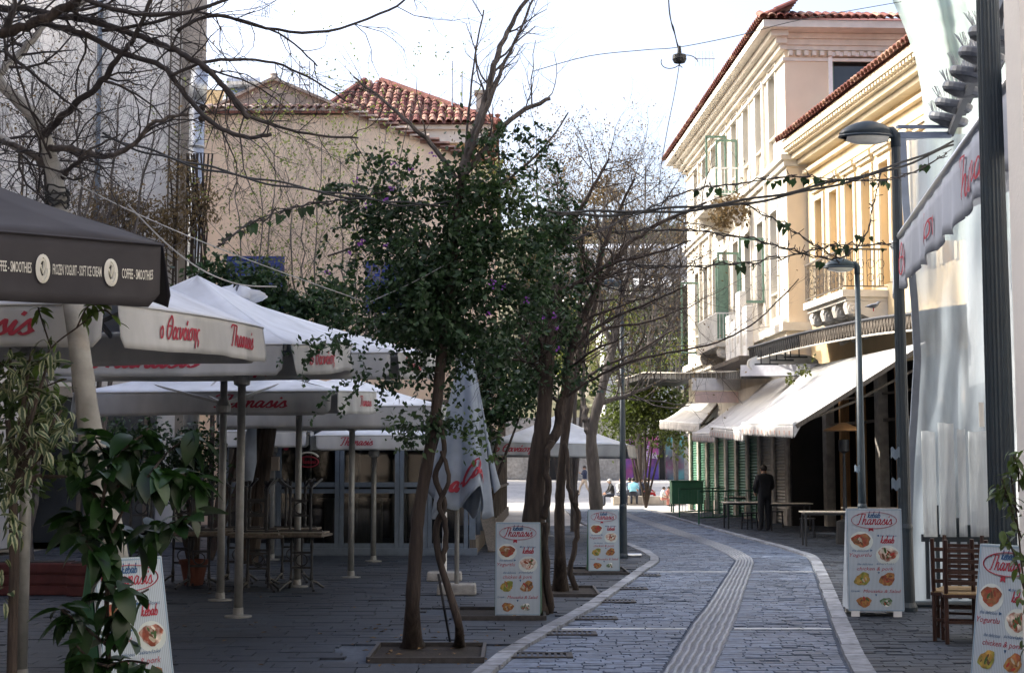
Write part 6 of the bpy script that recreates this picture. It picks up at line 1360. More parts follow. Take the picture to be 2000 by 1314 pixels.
for pts, r0, r1 in (([(902, 345, 0), (925, 262, 0), (948, 190, .1), (965, 130, .1), (990, 62, .2), (1035, -10, .2)], 9, 4), ([(905, 340, 0), (940, 240, -.1), (975, 150, -.2), (1010, 70, -.2), (1050, -20, -.2)], 6, 2), ([(900, 350, 0), (950, 290, 0), (1010, 222, 0), (1075, 193, 0)], 7, 4), ([(890, 350, 0), (850, 290, 0), (800, 242, 0), (740, 190, .1), (690, 150, .1)], 6, 2), ([(905, 330, 0), (915, 230, .2), (925, 130, .3), (945, 20, .3)], 3, 1.5), ([(880, 520, 0), (820, 478, .2), (740, 470, .3), (640, 500, .3)], 4, 2), ([(900, 400, 0), (980, 360, .2), (1060, 290, .3), (1110, 220, .3)], 4, 1.5)):
    w, rs = limb(br, pts, r0, r1, YV); sprout(br, w, rs, 6, .6, 2, V((0, 0, .15)), .3, tips, .4)
br.build('branches', K['bark_g'], vt)
B = pxblobs([(858, 520, 165, 160, 0), (960, 470, 105, 125, .2), (760, 430, 80, 85, .1), (880, 385, 130, 70, 0), (880, 680, 130, 95, .1), (835, 830, 75, 58, -.1), (1005, 610, 65, 110, .3), (1020, 340, 55, 50, .2), (725, 590, 45, 45, .1), (745, 745, 60, 20, 0), (985, 255, 20, 40, 0), (735, 310, 22, 60, .1), (655, 660, 26, 30, 0), (670, 420, 30, 40, .1), (1055, 470, 35, 90, .3), (920, 300, 70, 40, .1)], YV, .8)
B += pxblobs([(700, 520, 35, 35, .1), (690, 665, 30, 22, .1), (800, 560, 60, 100, .2), (1045, 560, 40, 120, .3), (850, 610, 150, 100, .1), (690, 375, 30, 30, 0), (840, 350, 60, 30, 0), (790, 640, 40, 40, 0)], YV, .8)
m = MB(); scatter(m, B, 15000, .066, .62, .45, 22, .075, .62)
for _ in range(110):
    c, rx, ry, rz = random.choice(B); d = rdir(); d.z = abs(d.z) * .6 - .3; q = c + V((d.x * rx, d.y * ry, d.z * rz)); dd = V((d.x, d.y, d.z * .5 + .1)).normalized()
    for i in range(random.randint(10, 18)):
        q = q + dd * .032; dd = (dd + rdir() * .2 + V((0, 0, -.09))).normalized()
        for _ in range(2): leaf4(m, q, (rdir() + V((0, 0, -.4))).normalized(), (rdir() + V((0, -.3, .8))).normalized(), .066 * rnd(.6, 1.2), .038)
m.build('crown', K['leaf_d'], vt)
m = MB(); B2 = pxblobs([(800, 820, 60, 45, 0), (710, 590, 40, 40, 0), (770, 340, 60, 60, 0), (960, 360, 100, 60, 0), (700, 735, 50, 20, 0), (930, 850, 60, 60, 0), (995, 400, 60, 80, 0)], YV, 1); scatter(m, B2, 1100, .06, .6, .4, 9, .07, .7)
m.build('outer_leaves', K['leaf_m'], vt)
for u, v in ((693, 354), (762, 370), (768, 366), (755, 388), (705, 475), (708, 470), (753, 480), (684, 495), (640, 532), (960, 560), (965, 545), (1028, 585), (985, 560), (1062, 620), (1088, 640), (1084, 618), (952, 612), (800, 330), (845, 300), (770, 318), (1090, 680), (720, 400)):
    m = MB(); c = P(u, v, YV - 1.0 + rnd(-.1, .1))
    for _ in range(5): leaf4(m, c + V((rnd(-.018, .018), rnd(-.02, .02), rnd(-.018, .018))), rdir(), rdir(), .026, .022)
    m.build('flower', K['petal'], vt)
# ---------------------------------------------------------------- leaning thick tree, thin tree and the far kerb tree
Y2 = 17.0
t2 = thing('street_tree', 'thick dark leaning trunk rising behind a menu board near the kerb', 'tree', (P(1035, 1195, Y2).x, Y2, 0), 'street trees in the paving')
m = MB(); w, rs = flare(m, [(1037, 1080, 0), (1042, 1000, 0), (1050, 900, 0), (1060, 830, 0), (1068, 740, 0), (1074, 650, 0), (1086, 560, .2)], (25, 9), Y2, G(1035, 1196)); m.build('trunk', K['bark'], t2, smooth=True)
m = MB(); limb(m, [(1062, 1010, -.1), (1070, 960, -.15), (1066, 900, -.15), (1078, 860, -.1)], 7, 6, Y2); limb(m, [(1072, 1196, .1), (1068, 1100, .0), (1064, 1020, -.05)], 9, 6, Y2); m.build('root_stem', K['bark'], t2, smooth=True)
tips = []; br = MB()
for pts, r0, r1 in (([(1052, 890, 0), (1082, 852, 0), (1098, 790, .1), (1112, 700, .2), (1140, 620, .4), (1180, 540, .6), (1225, 480, .8), (1300, 430, 1), (1380, 395, 1)], 12, 2.5), ([(1068, 740, 0), (1035, 690, -.2), (1010, 630, -.3)], 8, 3), ([(1112, 700, .2), (1145, 655, .2), (1200, 620, .2), (1270, 590, .2), (1340, 560, .2)], 4.5, 1.5), ([(1100, 780, .1), (1150, 745, .1), (1220, 710, 0), (1300, 690, 0), (1400, 668, 0), (1480, 625, 0), (1560, 545, 0)], 3.2, 1.2), ([(1140, 620, .4), (1165, 560, .4), (1172, 500, .4), (1205, 420, .5), (1240, 350, .5)], 8, 2), ([(1108, 450, .4), (1150, 380, .4), (1190, 310, .5)], 6, 2), ([(1085, 572, .1), (1140, 548, .2), (1195, 515, .2), (1260, 500, .2), (1350, 470, .2)], 6, 1.5)):
    w, rs = limb(br, pts, r0, r1, Y2); sprout(br, w, rs, 13, .85, 2, V((.12, 0, .12)), .2, tips, .42, wob=.4, kids=(3, 5))
br.build('branches', K['bark'], t2)
m = MB(); scatter(m, pxblobs([(1080, 480, 40, 80, .3), (1075, 620, 40, 70, .2), (1115, 560, 40, 50, .3), (1070, 730, 50, 40, 0), (1010, 760, 50, 40, .2), (1095, 430, 40, 60, .4), (1050, 650, 45, 90, .2), (1100, 640, 35, 60, .3), (1150, 520, 30, 30, .4), (1130, 740, 40, 30, .2)], Y2, .8), 5200, .07, .6, .4, 12, .09); m.build('vine_crown', K['leaf_d'], t2)
Y3 = 19.9
t3 = thing('street_tree', 'slender straight trunk with a twisting vine stem in a paved pit', 'tree', (P(1095, 1152, Y3).x, Y3, 0), 'street trees in the paving')
m = MB(); w, rs = flare(m, [(1094, 1080, 0), (1093, 1000, 0), (1097, 920, 0), (1105, 840, 0), (1118, 760, 0), (1132, 680, .1), (1160, 600, .2), (1170, 540, .2)], (11, 6), Y3, G(1095, 1153)); m.build('trunk', K['bark'], t3, smooth=True); br = MB(); sprout(br, w, rs, 10, 1.0, 2, V((.1, 0, .25)), .55, None, .5)
m = MB(); limb(m, [(1124, 1152, -.2), (1114, 1108, -.2), (1124, 1060, -.2), (1128, 1000, -.2), (1112, 960, -.2), (1108, 900, -.1), (1100, 850, 0)], 6, 4, Y3); limb(m, [(1126, 990, -.2), (1128, 960, -.25), (1122, 985, -.3)], 3, 3, Y3); m.build('vine_stem', K['bark'], t3, smooth=True)
for pts in ([(1132, 680, .1), (1190, 640, .2), (1260, 630, .2), (1340, 600, .2)], [(1118, 760, 0), (1170, 720, .3), (1240, 690, .5), (1320, 640, .7)]): w, rs = limb(br, pts, 4, 1.5, Y3); sprout(br, w, rs, 6, .8, 2, V((.1, 0, .1)), .2, None, .5)
br.build('branches', K['bark'], t3)
Y4 = 24.6
t4_ = thing('street_tree', 'grey forked trunk standing behind the menu board at the kerb bend', 'tree', (P(1166, 1110, Y4).x, Y4, 0), 'street trees in the paving')
m = MB(); w, rs = flare(m, [(1168, 1050, 0), (1164, 980, 0), (1160, 920, 0), (1155, 850, 0), (1168, 790, 0), (1182, 735, 0), (1196, 680, .2), (1210, 600, .4)], (15, 7), Y4, G(1167, 1112)); m.build('trunk', K['bark_g'], t4_, smooth=True)
br = MB(); limb(br, [(1156, 855, 0), (1145, 825, 0), (1140, 780, .1), (1125, 720, .2)], 8, 4, Y4); tips4 = []
for pts in ([(1182, 735, 0), (1230, 700, .2), (1290, 660, .3), (1330, 600, .4)], [(1210, 600, .4), (1230, 520, .6), (1260, 440, .8)], [(1196, 680, .2), (1170, 600, .4), (1175, 500, .6), (1160, 400, .7)], [(1168, 790, 0), (1230, 770, .2), (1300, 740, .2)], [(1210, 600, .4), (1250, 560, .4), (1310, 500, .4)]): w, rs = limb(br, pts, 6, 2, Y4); sprout(br, w, rs, 14, 1.3, 2, V((0, 0, .2)), .2, tips4, .5)
br.build('branches', K['bark_g'], t4_)
m = MB()
for t_ in tips4[::2]: leaf4(m, t_, (rdir() + V((0, 0, -.6))).normalized(), V((.2, -1, .3)).normalized(), .06, .03)
m.build('dry_leaves', K['leaf_dry'], t4_)
# ---------------------------------------------------------------- saplings and shrubs in front of the peach house, dry creeper on the duct
def sapling(label, base, top, Y, nl, mleaf, bl, r=.032, TL=1.6):
    t = thing('bare_sapling', label, 'tree', (P(base, 900, Y).x, Y, 0), 'bare saplings before the peach house'); br = MB(); tips = []
    for k, (u, v) in enumerate(top):
        b = P(base, 900, Y); b.z = 0; w = [tuple(b), tuple(P(base + (u - base) * .3, 700, Y + rnd(-.3, .3))), tuple(P(base + (u - base) * .65, (700 + v) / 2, Y + rnd(-.5, .5))), tuple(P(u, v, Y + rnd(-.5, .5)))]; w = [V(q) + V((rnd(-.05, .05), rnd(-.05, .05), 0)) for q in cr(w, 6)]; rs = [r * (1 - .8 * i / len(w)) for i in range(len(w))]; br.tube(w, rs, 6)
        sprout(br, w, rs, int(nl * 1.6), TL, 2, V((0, 0, .3)), .4, tips, .45, wob=.34, kids=(3, 5))
    br.build('trunk', K['bark_g'], t); m = MB()
    for q in tips:
        if random.random() < bl: 
            for _ in range(2): leaf4(m, q + rdir() * .06, (rdir() + V((0, 0, -.2))).normalized(), (rdir() + V((0, -.8, 0))).normalized(), rnd(.05, .09), .04)
    m.build('young_leaves', mleaf, t); return t
sapling('bare sapling with olive buds closest to the metal duct, before the peach wall', 500, [(455, 300), (510, 330), (540, 250)], 30, 10, K['bud'], .2)
sapling('bare sapling with olive buds in the middle of the peach wall', 600, [(560, 330), (630, 260), (590, 400)], 29, 10, K['bud'], .2)
sapling('bare sapling reaching towards the vine tree before the peach wall', 690, [(660, 300), (700, 210), (760, 240), (800, 200)], 30, 9, K['bud'], .2)
sapling('leafless sapling against the tall pale wall, its twigs crossing the trellis', 180, [(60, 160), (150, 200), (230, 180), (300, 240)], 28, 11, K['leaf_dry'], .1, .06)
sapling('leafless sapling at the near end of the tall pale wall', 60, [(-20, 240), (40, 270), (110, 260), (190, 320)], 27, 11, K['leaf_dry'], .1, .06)
cr_o = thing('dry_creeper', 'withered brown creeper clinging to the metal duct and trellis', 'creeper', (P(355, 900, 33.2).x, 33.2, 0)); m = MB(); scatter(m, pxblobs([(350, 330, 26, 40, 0), (372, 400, 36, 60, 0), (400, 395, 22, 50, -.2), (340, 450, 30, 60, 0), (290, 440, 50, 60, -.3), (240, 420, 60, 50, -.3), (190, 400, 50, 40, -.3)], 33.0, .4), 5200, .13, .35, .8, 14, .16); m.build('foliage', K['leaf_dry'], cr_o)
br = MB()
for k in range(16): x = rnd(335, 405); w = [V(P(x, 560, 33.1)), V(P(x + rnd(-10, 10), 450, 33.1)), V(P(x + rnd(-20, 20), 300, 33.0))]; br.tube(w, .02, 4)
br.build('stem', K['bark'], cr_o)
def bush(name, label, blobs, Y, n, L, mleaf, cat='shrub', group=None, asp=.6, depth=.8, sig=.14, stem=True, droop=.3):
    b = pxblobs(blobs, Y, depth); c = b[0][0]; t = thing(name, label, cat, (c.x, Y, 0), group); m = MB(); scatter(m, b, n, L, asp, droop, 13, sig); m.build('crown', mleaf, t)
    if stem:
        m = MB()
        for bb in b[:4]: q = bb[0]; m.tube([V((c.x, Y, 0)), V((c.x * .6 + q.x * .4, Y, q.z * .5)), q], [.06, .045, .02], 6)
        m.build('trunk', K['bark'], t)
    return t
bush('dark_shrub', 'dark evergreen shrub behind the parasol roofs by the blue shutters', [(420, 535, 50, 32, 0), (500, 560, 60, 50, 0), (560, 600, 60, 40, 0), (640, 600, 50, 60, 0)], 27, 4200, .13, K['leaf_d'])
bush('dark_shrub', 'dark evergreen mass between the vine tree and the far parasol', [(940, 780, 60, 80, 0), (1000, 730, 70, 70, 0), (960, 690, 80, 60, 0), (1020, 800, 40, 50, 0), (930, 850, 30, 60, 0), (800, 640, 110, 50, 0)], 34, 6500, .16, K['leaf_d'])
bush('dark_shrub', 'dark potted shrub among the stacked tables behind the broad leaved plant', [(385, 870, 30, 45, 0), (360, 910, 40, 50, 0), (395, 940, 35, 40, 0), (300, 860, 40, 35, 0), (230, 865, 40, 35, 0)], 22.5, 3200, .09, K['leaf_d'])
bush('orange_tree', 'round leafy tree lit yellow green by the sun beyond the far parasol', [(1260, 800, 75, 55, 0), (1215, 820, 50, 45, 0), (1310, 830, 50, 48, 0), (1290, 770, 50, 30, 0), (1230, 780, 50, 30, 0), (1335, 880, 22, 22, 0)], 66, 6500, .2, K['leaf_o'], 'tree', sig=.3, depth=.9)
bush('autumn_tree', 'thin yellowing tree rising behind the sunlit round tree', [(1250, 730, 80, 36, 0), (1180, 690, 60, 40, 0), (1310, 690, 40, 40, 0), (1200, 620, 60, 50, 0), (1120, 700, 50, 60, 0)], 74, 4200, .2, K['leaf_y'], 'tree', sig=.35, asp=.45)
bush('olive_tree', 'dark olive tree at the back of the plaza, behind the thick leaning trunk', [(1090, 640, 60, 70, 0), (1060, 720, 50, 50, 0), (1130, 600, 40, 40, 0)], 97, 3600, .3, K['leaf_m'], 'tree', sig=.45)
bush('olive_tree', 'dark olive tree at the back of the plaza, beside the slim lamp post', [(1240, 650, 50, 40, 0), (1200, 590, 40, 40, 0), (1290, 700, 60, 40, 0), (1330, 640, 24, 50, 0)], 99, 3600, .3, K['leaf_pine'], 'tree', sig=.45)
bush('creeper', 'dry yellow creeper hanging from the upper balcony of the cream building', [(1430, 400, 30, 18, 0), (1410, 425, 22, 30, 0), (1455, 415, 15, 20, 0)], 49.5, 700, .16, K['leaf_dry'], 'creeper', stem=False)
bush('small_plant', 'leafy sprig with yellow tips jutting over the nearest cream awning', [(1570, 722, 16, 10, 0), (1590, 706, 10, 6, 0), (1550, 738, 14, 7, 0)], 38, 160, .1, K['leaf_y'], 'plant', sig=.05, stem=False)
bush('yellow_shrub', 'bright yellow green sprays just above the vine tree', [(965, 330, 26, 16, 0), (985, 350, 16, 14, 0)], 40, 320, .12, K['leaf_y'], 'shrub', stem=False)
# bare twiggy trees filling the end of the street
for i, (bs, tops, Yt, lab, rr) in enumerate(((1120, [(1080, 420), (1140, 380), (1190, 340)], 40, 'bare twiggy tree with brown remnants rising behind the thick leaning trunk', .07), (1250, [(1200, 430), (1260, 330), (1310, 400)], 80, 'bare twiggy tree in the gap before the white hillside houses', .13), (1320, [(1290, 520), (1330, 450), (1345, 560)], 82, 'bare twiggy tree closest to the cream building corner', .12), (1060, [(1020, 380), (1050, 300), (1090, 330)], 38, 'bare twiggy tree showing above the edge of the vine crown', .06))):
    t = sapling(lab, bs, tops, Yt, 15, K['leaf_dry'], .55, rr, 1.6 * Yt / 40); t['group'] = 'bare trees at the end of the street'; t.name = 'bare_tree'
# trees on the hill
for i, (u, v, ru, rv, Yh, ml, lab) in enumerate(((1300, 462, 60, 28, 210, 'leaf_pine', 'dark round pine crowning the hill above the long white house'), (1200, 450, 50, 34, 215, 'leaf_pine', 'ragged pine on the hilltop between bare branches'), (1180, 375, 42, 30, 190, 'leaf_dry', 'tall sparse tree standing above the hilltop line'), (1120, 470, 60, 40, 205, 'leaf_dry', 'brownish tree on the hill behind the thick trunk'), (1345, 450, 30, 44, 200, 'leaf_dry', 'thin brown tree on the hill close to the cream building'), (1280, 610, 60, 26, 121, 'leaf_pine', 'dark hedge like tree below the long white house'), (1060, 540, 40, 70, 160, 'leaf_pine', 'dark tree on the slope directly behind the vine tree'), (1200, 600, 50, 30, 140, 'leaf_pine', 'dark tree between two white hillside houses'), (1340, 615, 22, 60, 116, 'leaf_pine', 'slim dark tree at the corner of the cream building'), (1110, 650, 40, 60, 116, 'leaf_dry', 'leafless brown tree low on the slope'))):
    b = pxblobs([(u, v, ru, rv, 0), (u - ru * .5, v + rv * .4, ru * .6, rv * .6, 0), (u + ru * .5, v + rv * .3, ru * .6, rv * .7, 0), (u + rnd(-.3, .3) * ru, v - rv * .5, ru * .5, rv * .5, 0)], Yh, .8); t = thing('hillside_tree', lab, 'tree', (b[0][0].x, Yh, b[0][0].z - 6), 'trees on the hillside')
    m = MB(); scatter(m, b, 1500 if ml == 'leaf_pine' else 700, .55, .6, .2, 13, .5); m.build('crown', K[ml], t); m = MB(); c = b[0][0]
    for bb in b: m.tube([V((c.x, Yh, c.z - 8)), V((c.x, Yh, c.z - rv / FPX * Yh)), bb[0]], [.3, .2, .08], 6)
    m.build('trunk', K['bark'], t)
far_w = MB(); 
for _ in range(420):
    u, v = rnd(.1, .9), rnd(.1, 1); p = hillpt(u, v); s = rnd(1.0, 2.6)
    for _ in range(26): leaf4(far_w, p + V((random.gauss(0, s), random.gauss(0, s), abs(random.gauss(0, s * .8)))), (rdir() + V((0, 0, .3))).normalized(), rdir(), rnd(.7, 1.3), .7)
tag(far_w.build('hillside_wood', K['leaf_pine']), kind='stuff')
# ---------------------------------------------------------------- leafy plants close to the camera, every leaf a part
def leaf_mesh(name, L, W, curl, m, fold=.25, seg=5):
    mb = MB(); vs = []
    for i in range(seg + 1):
        f = i / seg; w = W * .5 * (sin(pi * min(.999, f ** .85)) ** .8 if 0 < f < 1 else .03); z = -curl * L * f * f
        vs += [(f * L, w, z + fold * w), (f * L, 0, z), (f * L, -w, z + fold * w)]
    fs = []
    for i in range(seg): a = i * 3; fs += [(a, a + 1, a + 4, a + 3), (a + 1, a + 2, a + 5, a + 4)]
    mb.add(vs, fs); return mb.mesh(name, m, smooth=True)
def put_leaf(me, par, p, d, roll, s):
    o = bpy.data.objects.new('leaf', me); link(o, par); o.location = V(p) - OFF[par.name]; d = d.normalized()
    q = d.to_track_quat('X', 'Z') @ Quaternion((1, 0, 0), roll); o.rotation_euler = q.to_euler(); o.scale = (s, s, s); return o
# broad-leaved plant
YB_ = 7.6
bp_ = thing('broad_leaved_plant', 'tall plant with big glossy dark leaves before the terrace menu board', 'plant', (P(205, 1400, YB_).x, YB_, 0))
stems = MB(); base = V((P(212, 1400, YB_).x, YB_, 0)); nodes_ = []
SK = [[(212, 1300), (208, 1200), (212, 1120), (218, 1040), (200, 990), (160, 930), (140, 880)], [(218, 1040), (250, 980), (290, 930), (330, 880), (380, 850)], [(215, 1060), (260, 1050), (310, 1030), (370, 1010)], [(200, 990), (210, 930), (240, 880), (290, 840)], [(212, 1120), (170, 1060), (150, 1010)], [(250, 980), (220, 930), (200, 880), (180, 850)], [(210, 1260), (160, 1220), (120, 1190), (150, 1200)], [(210, 1270), (240, 1240), (230, 1190)], [(212, 1150), (235, 1145), (265, 1160), (290, 1150)], [(290, 930), (330, 920), (390, 940)], [(212, 1300), (180, 1290), (150, 1260)], [(212, 1300), (250, 1290), (290, 1295)]]
for k, s in enumerate(SK):
    w = [tuple(P(u, v, YB_ + rnd(-.15, .15) * (k > 0))) for u, v in s]
    if k == 0: w = [tuple(base)] + w
    w = [V(q) for q in cr(w, 4)]; stems.tube(w, [(.016 if k == 0 else .009) * (1 - .5 * i / len(w)) for i in range(len(w))], 6); nodes_.append(w)
stems.build('stem', K['bark'], bp_)
LB = [leaf_mesh('leaf', .15 * a, .078 * b, c, K['leaf_big']) for a, b, c in ((1, 1, .35), (1.1, 1.15, .5), (.85, 1.0, .2))]
nb = 0
for k, w in enumerate(nodes_):
    for _ in range({0: 50, 6: 22, 7: 22, 8: 8, 10: 14, 11: 14}.get(k, 32)):
        i = random.randrange(len(w) // 3, len(w)); p = w[i] + rdir() * rnd(0, .05)
        if k == 0 and 1 < 0: continue
        d = V((rnd(-1, 1), rnd(-.8, .6), rnd(-.9, .25))); put_leaf(random.choice(LB), bp_, p, d, rnd(-.6, .6), rnd(.65, 1.25)); nb += 1
# variegated shrub
YF = 7.2
vs_ = thing('variegated_shrub', 'variegated cream edged shrub in the planter at the picture side', 'shrub', (P(20, 1170, YF).x, YF, 0))
m = MB(); b = V((P(25, 1300, YF).x, YF, 0)); m.tube([b, P(28, 1100, YF), P(25, 950, YF), P(15, 820, YF)], [.026, .024, .02, .012], 9)
for u, v in ((90, 720), (120, 800), (60, 690), (20, 680), (110, 870), (60, 950), (130, 930)): m.tube([P(25, 950, YF), P((25 + u) / 2, (930 + v) / 2, YF + rnd(-.2, .2)), P(u, v, YF)], [.02, .014, .006], 5)
m.build('stem', K['bark'], vs_); LV = [leaf_mesh('leaf', .072 * a, .034 * b_, c, K['leaf_var']) for a, b_, c in ((1, 1, .3), (1.15, .9, .5))]
cl_ = [(30, 740, 60, 60), (100, 800, 45, 60), (60, 850, 70, 50), (130, 850, 28, 40), (30, 910, 50, 50), (85, 690, 30, 30), (20, 1010, 30, 60), (10, 1130, 16, 50)]
wt = [c[2] * c[3] for c in cl_]
for _ in range(300):
    u, v, ru, rv = random.choices(cl_, wt)[0]; d = rdir(); r = rnd(0, 1) ** .5; p = P(u + ru * d.x * r, v + rv * d.z * r, YF + d.y * .3 * r - .1); put_leaf(random.choice(LV), vs_, p, V((rnd(-1, 1), rnd(-.8, .5), rnd(-1.2, .3))), rnd(-.7, .7), rnd(.6, 1.2))
m = MB(); scatter(m, pxblobs([(30, 780, 70, 100, .15), (90, 840, 60, 70, .15), (30, 930, 50, 80, .15), (120, 900, 40, 40, .15)], YF, .5), 900, .065, .45, .6, 9, .05); tag(m.build('leaves', K['leaf_m'], vs_), kind='stuff')
# thin hanging branch with bright leaves under the dark parasol
tb2 = thing('leafy_branch', 'slender branch with bright green leaves under the dark parasol edge', 'branch', P(60, 760, 7.3)); m = MB(); W2 = []
for s in ([(50, 830), (70, 740), (100, 680), (150, 640), (200, 605), (230, 630)], [(40, 800), (60, 770), (100, 750), (130, 740)], [(150, 640), (170, 600), (190, 595)], [(70, 740), (20, 720), (-10, 700)], [(100, 680), (80, 620), (75, 600)]):
    w = [V(q) for q in cr([tuple(P(u, v, 7.2)) for u, v in s], 4)]; m.tube(w, .004, 4); W2.append(w)
m.build('stem', K['bark'], tb2); LG = leaf_mesh('leaf', .075, .03, .3, mat('bright_leaf', (.085, .14, .03), .4, .2, 8, per='object', pvar=.35, leafy=.35))
for w in W2:
    for _ in range(9): put_leaf(LG, tb2, random.choice(w[3:]), V((rnd(-1, 1), rnd(-.5, .5), rnd(-1.1, .1))), rnd(-.6, .6), rnd(.7, 1.2))
# small plant at the fluted post
YR = 9.3
rp_ = thing('leafy_shrub', 'small green shrub leaning in beside the fluted lamp post', 'shrub', (P(2010, 1200, YR).x, YR, 0)); m = MB(); W3 = []
for s in ([(2010, 1420), (2005, 1200), (1995, 1100), (1985, 1000), (1975, 930)], [(2000, 1150), (1980, 1080), (1960, 1040)], [(1995, 1050), (1970, 980), (1952, 950)], [(2000, 1100), (2010, 980), (2005, 890)], [(1990, 1000), (1965, 960), (1958, 935)], [(1990, 960), (1988, 910), (1980, 890)]):
    w = [V(q) for q in cr([tuple(P(u, v, YR)) for u, v in s], 4)]; m.tube(w, .006, 4); W3.append(w)
m.build('stem', K['bark'], rp_); LS = leaf_mesh('leaf', .075, .036, .35, mat('shrub_leaf', (.055, .085, .022), .42, .2, 8, per='object', pvar=.4, leafy=.3))
for w in W3:
    for _ in range(24): p = random.choice(w[2:]) + rdir() * .04; put_leaf(LS, rp_, p, V((rnd(-1, .6), rnd(-.8, .5), rnd(-1.1, .2))), rnd(-.6, .6), rnd(.7, 1.2))
# ================================================================ WIRES
def wire(label, pts, Ys, r, mt='wire', vine=0, leaves=(), name='overhead_cable', cat='cable', strands=1, group='cables over the street'):
    w = [V(q) for q in cr([tuple(P(u, v, Y)) for (u, v), Y in zip(pts, Ys)], 7)]; t = thing(name, label, cat, w[0], group); m = MB()
    for s in range(strands): o = V((0, rnd(-.01, .01), s * r * 2.3)); m.tube([p + o + V((0, 0, .012 * sin(i * .9 + s * 2) if strands > 1 else 0)) for i, p in enumerate(w)], r, 5)
    m.build('strand', K[mt], t)
    if vine:
        m = MB(); vn = [p + V((rnd(-.02, .02), rnd(-.02, .02), rnd(-.03, .03))) for p in w]; m.tube(vn, .008, 4)
        for p in vn:
            for _ in range(vine):
                if random.random() < .7: q = p.lerp(random.choice(vn[max(0, vn.index(p) - 1):vn.index(p) + 2]), rnd(0, 1)); m.tube([q, q + rdir() * rnd(.04, .10)], .005, 3)
        m.build('bare_vine', K['twig'], t)
    if leaves:
        m = MB()
        for u, v, n_ in leaves:
            Yn = Ys[0] + (Ys[-1] - Ys[0]) * .5; c = min(w, key=lambda p: (p - P(u, v, p.y)).length)
            for _ in range(n_): q = c + V((rnd(-.1, .1), rnd(-.05, .05), rnd(-.05, .01))); heart(m, q, V((rnd(-.5, .5), rnd(-.4, .4), -1)).normalized(), V((rnd(-.9, .9), -1, rnd(-.2, .3))).normalized(), rnd(.05, .105))
        m.build('hanging_leaves', K['leaf_d'], t)
    return t
wire('thick twisted cable sweeping from the truss across to the vine tree', [(1862, 283), (1745, 330), (1600, 368), (1450, 398), (1300, 414), (1150, 420), (1050, 418)], [17, 16.5, 16, 15.5, 15, 14.5, 14], .014, strands=2)
wire('leafy vine cable hanging just above the thick twisted cable', [(1850, 300), (1755, 348), (1660, 352), (1560, 345), (1450, 357), (1350, 372), (1240, 420), (1120, 470)], [17, 16.5, 16, 16, 15.5, 15, 14.6, 14.2], .006, vine=3, leaves=((1835, 340, 3), (1750, 358, 3), (1715, 340, 3), (1655, 340, 3), (1590, 348, 6), (1560, 345, 5), (1530, 350, 4), (1515, 355, 3), (1390, 370, 3), (1360, 360, 3)))
wire('vine cable sagging towards the scrolled balcony', [(1640, 512), (1560, 492), (1480, 470), (1400, 455), (1310, 450), (1200, 452)], [16.5, 16, 15.7, 15.4, 15, 14.6], .006, vine=3, leaves=((1600, 508, 2), (1530, 430, 0), (1460, 512, 3)))
wire('vine cable rising from the bare tree to the balcony corner', [(1210, 515), (1330, 520), (1440, 514), (1540, 500), (1600, 485), (1650, 478), (1740, 478)], [14.8, 15.2, 15.6, 16, 16.3, 16.5, 17], .006, vine=3, leaves=((1460, 510, 5), (1645, 478, 6), (1660, 482, 3), (1720, 478, 1)))
wire('thin vine strand looping below the thick twisted cable', [(1450, 395), (1520, 432), (1580, 470), (1640, 505), (1690, 460), (1705, 400), (1720, 340)], [15.5, 15.8, 16, 16.2, 16.4, 16.6, 17], .004, vine=2, leaves=((1515, 432, 5), (1530, 436, 3), (1690, 465, 4)))
wire('dark cable running from the plane tree to the vine tree', [(200, 268), (300, 302), (420, 335), (560, 365), (700, 388), (800, 402), (880, 400)], [10.2, 10.6, 11.2, 11.8, 12.4, 12.9, 13.2], .009, strands=2)
wire('white rope stretched down from the plane tree behind the parasols', [(120, 342), (220, 395), (330, 445), (440, 490), (560, 535), (720, 592)], [10.1, 10.6, 11.2, 11.8, 12.4, 13.2], .0045, 'rope', name='white_rope', cat='rope', group='ropes')
wire('short white rope slanting up into the vine tree', [(722, 590), (800, 555), (880, 512)], [13.1, 13.1, 13.1], .0045, 'rope', name='white_rope', cat='rope', group='ropes')
wire('thin pale cable curling down under the peach wall', [(250, 400), (330, 480), (400, 530), (470, 556), (540, 560)], [10.5, 11, 11.5, 12, 12.4], .006, 'rope', name='white_rope', cat='rope', group='ropes')
wire('leafy cable arching from the peach wall into the vine tree', [(430, 480), (480, 440), (540, 415), (600, 400), (680, 388), (760, 372)], [12, 12.3, 12.6, 12.8, 13, 13.2], .006, vine=2, leaves=((480, 450, 2), (510, 430, 3), (540, 425, 3), (570, 410, 3), (600, 395, 3), (455, 460, 2)))
wire('thin wire crossing the sky to the cream building', [(1040, 140), (1150, 110), (1260, 98), (1330, 92), (1450, 68), (1560, 40), (1760, 4)], [17, 17.5, 18, 18.3, 18.6, 19, 20], .005)
wire('twisted drop cable hanging from above with the black junction', [(1304, -30), (1308, 30), (1316, 62), (1326, 100)], [18.2, 18.2, 18.2, 18.2], .008, strands=2)
wire('thin cable dropping from the black junction towards the branches', [(1327, 125), (1318, 180), (1304, 250), (1292, 320), (1286, 380)], [18.2, 18.2, 18.1, 18, 17.9], .005)
jc = P(1327, 115, 18.2); jb = thing('cable_junction', 'black cable junction with looped wires hanging against the sky', 'junction box', jc); m = MB(); m.lathe(jc, [(.02, .16), (.03, .06), (.085, .045), (.09, -.01), (.07, -.05), (0, -.06)], 16); m.build('housing', K['wire'], jb); m = MB()
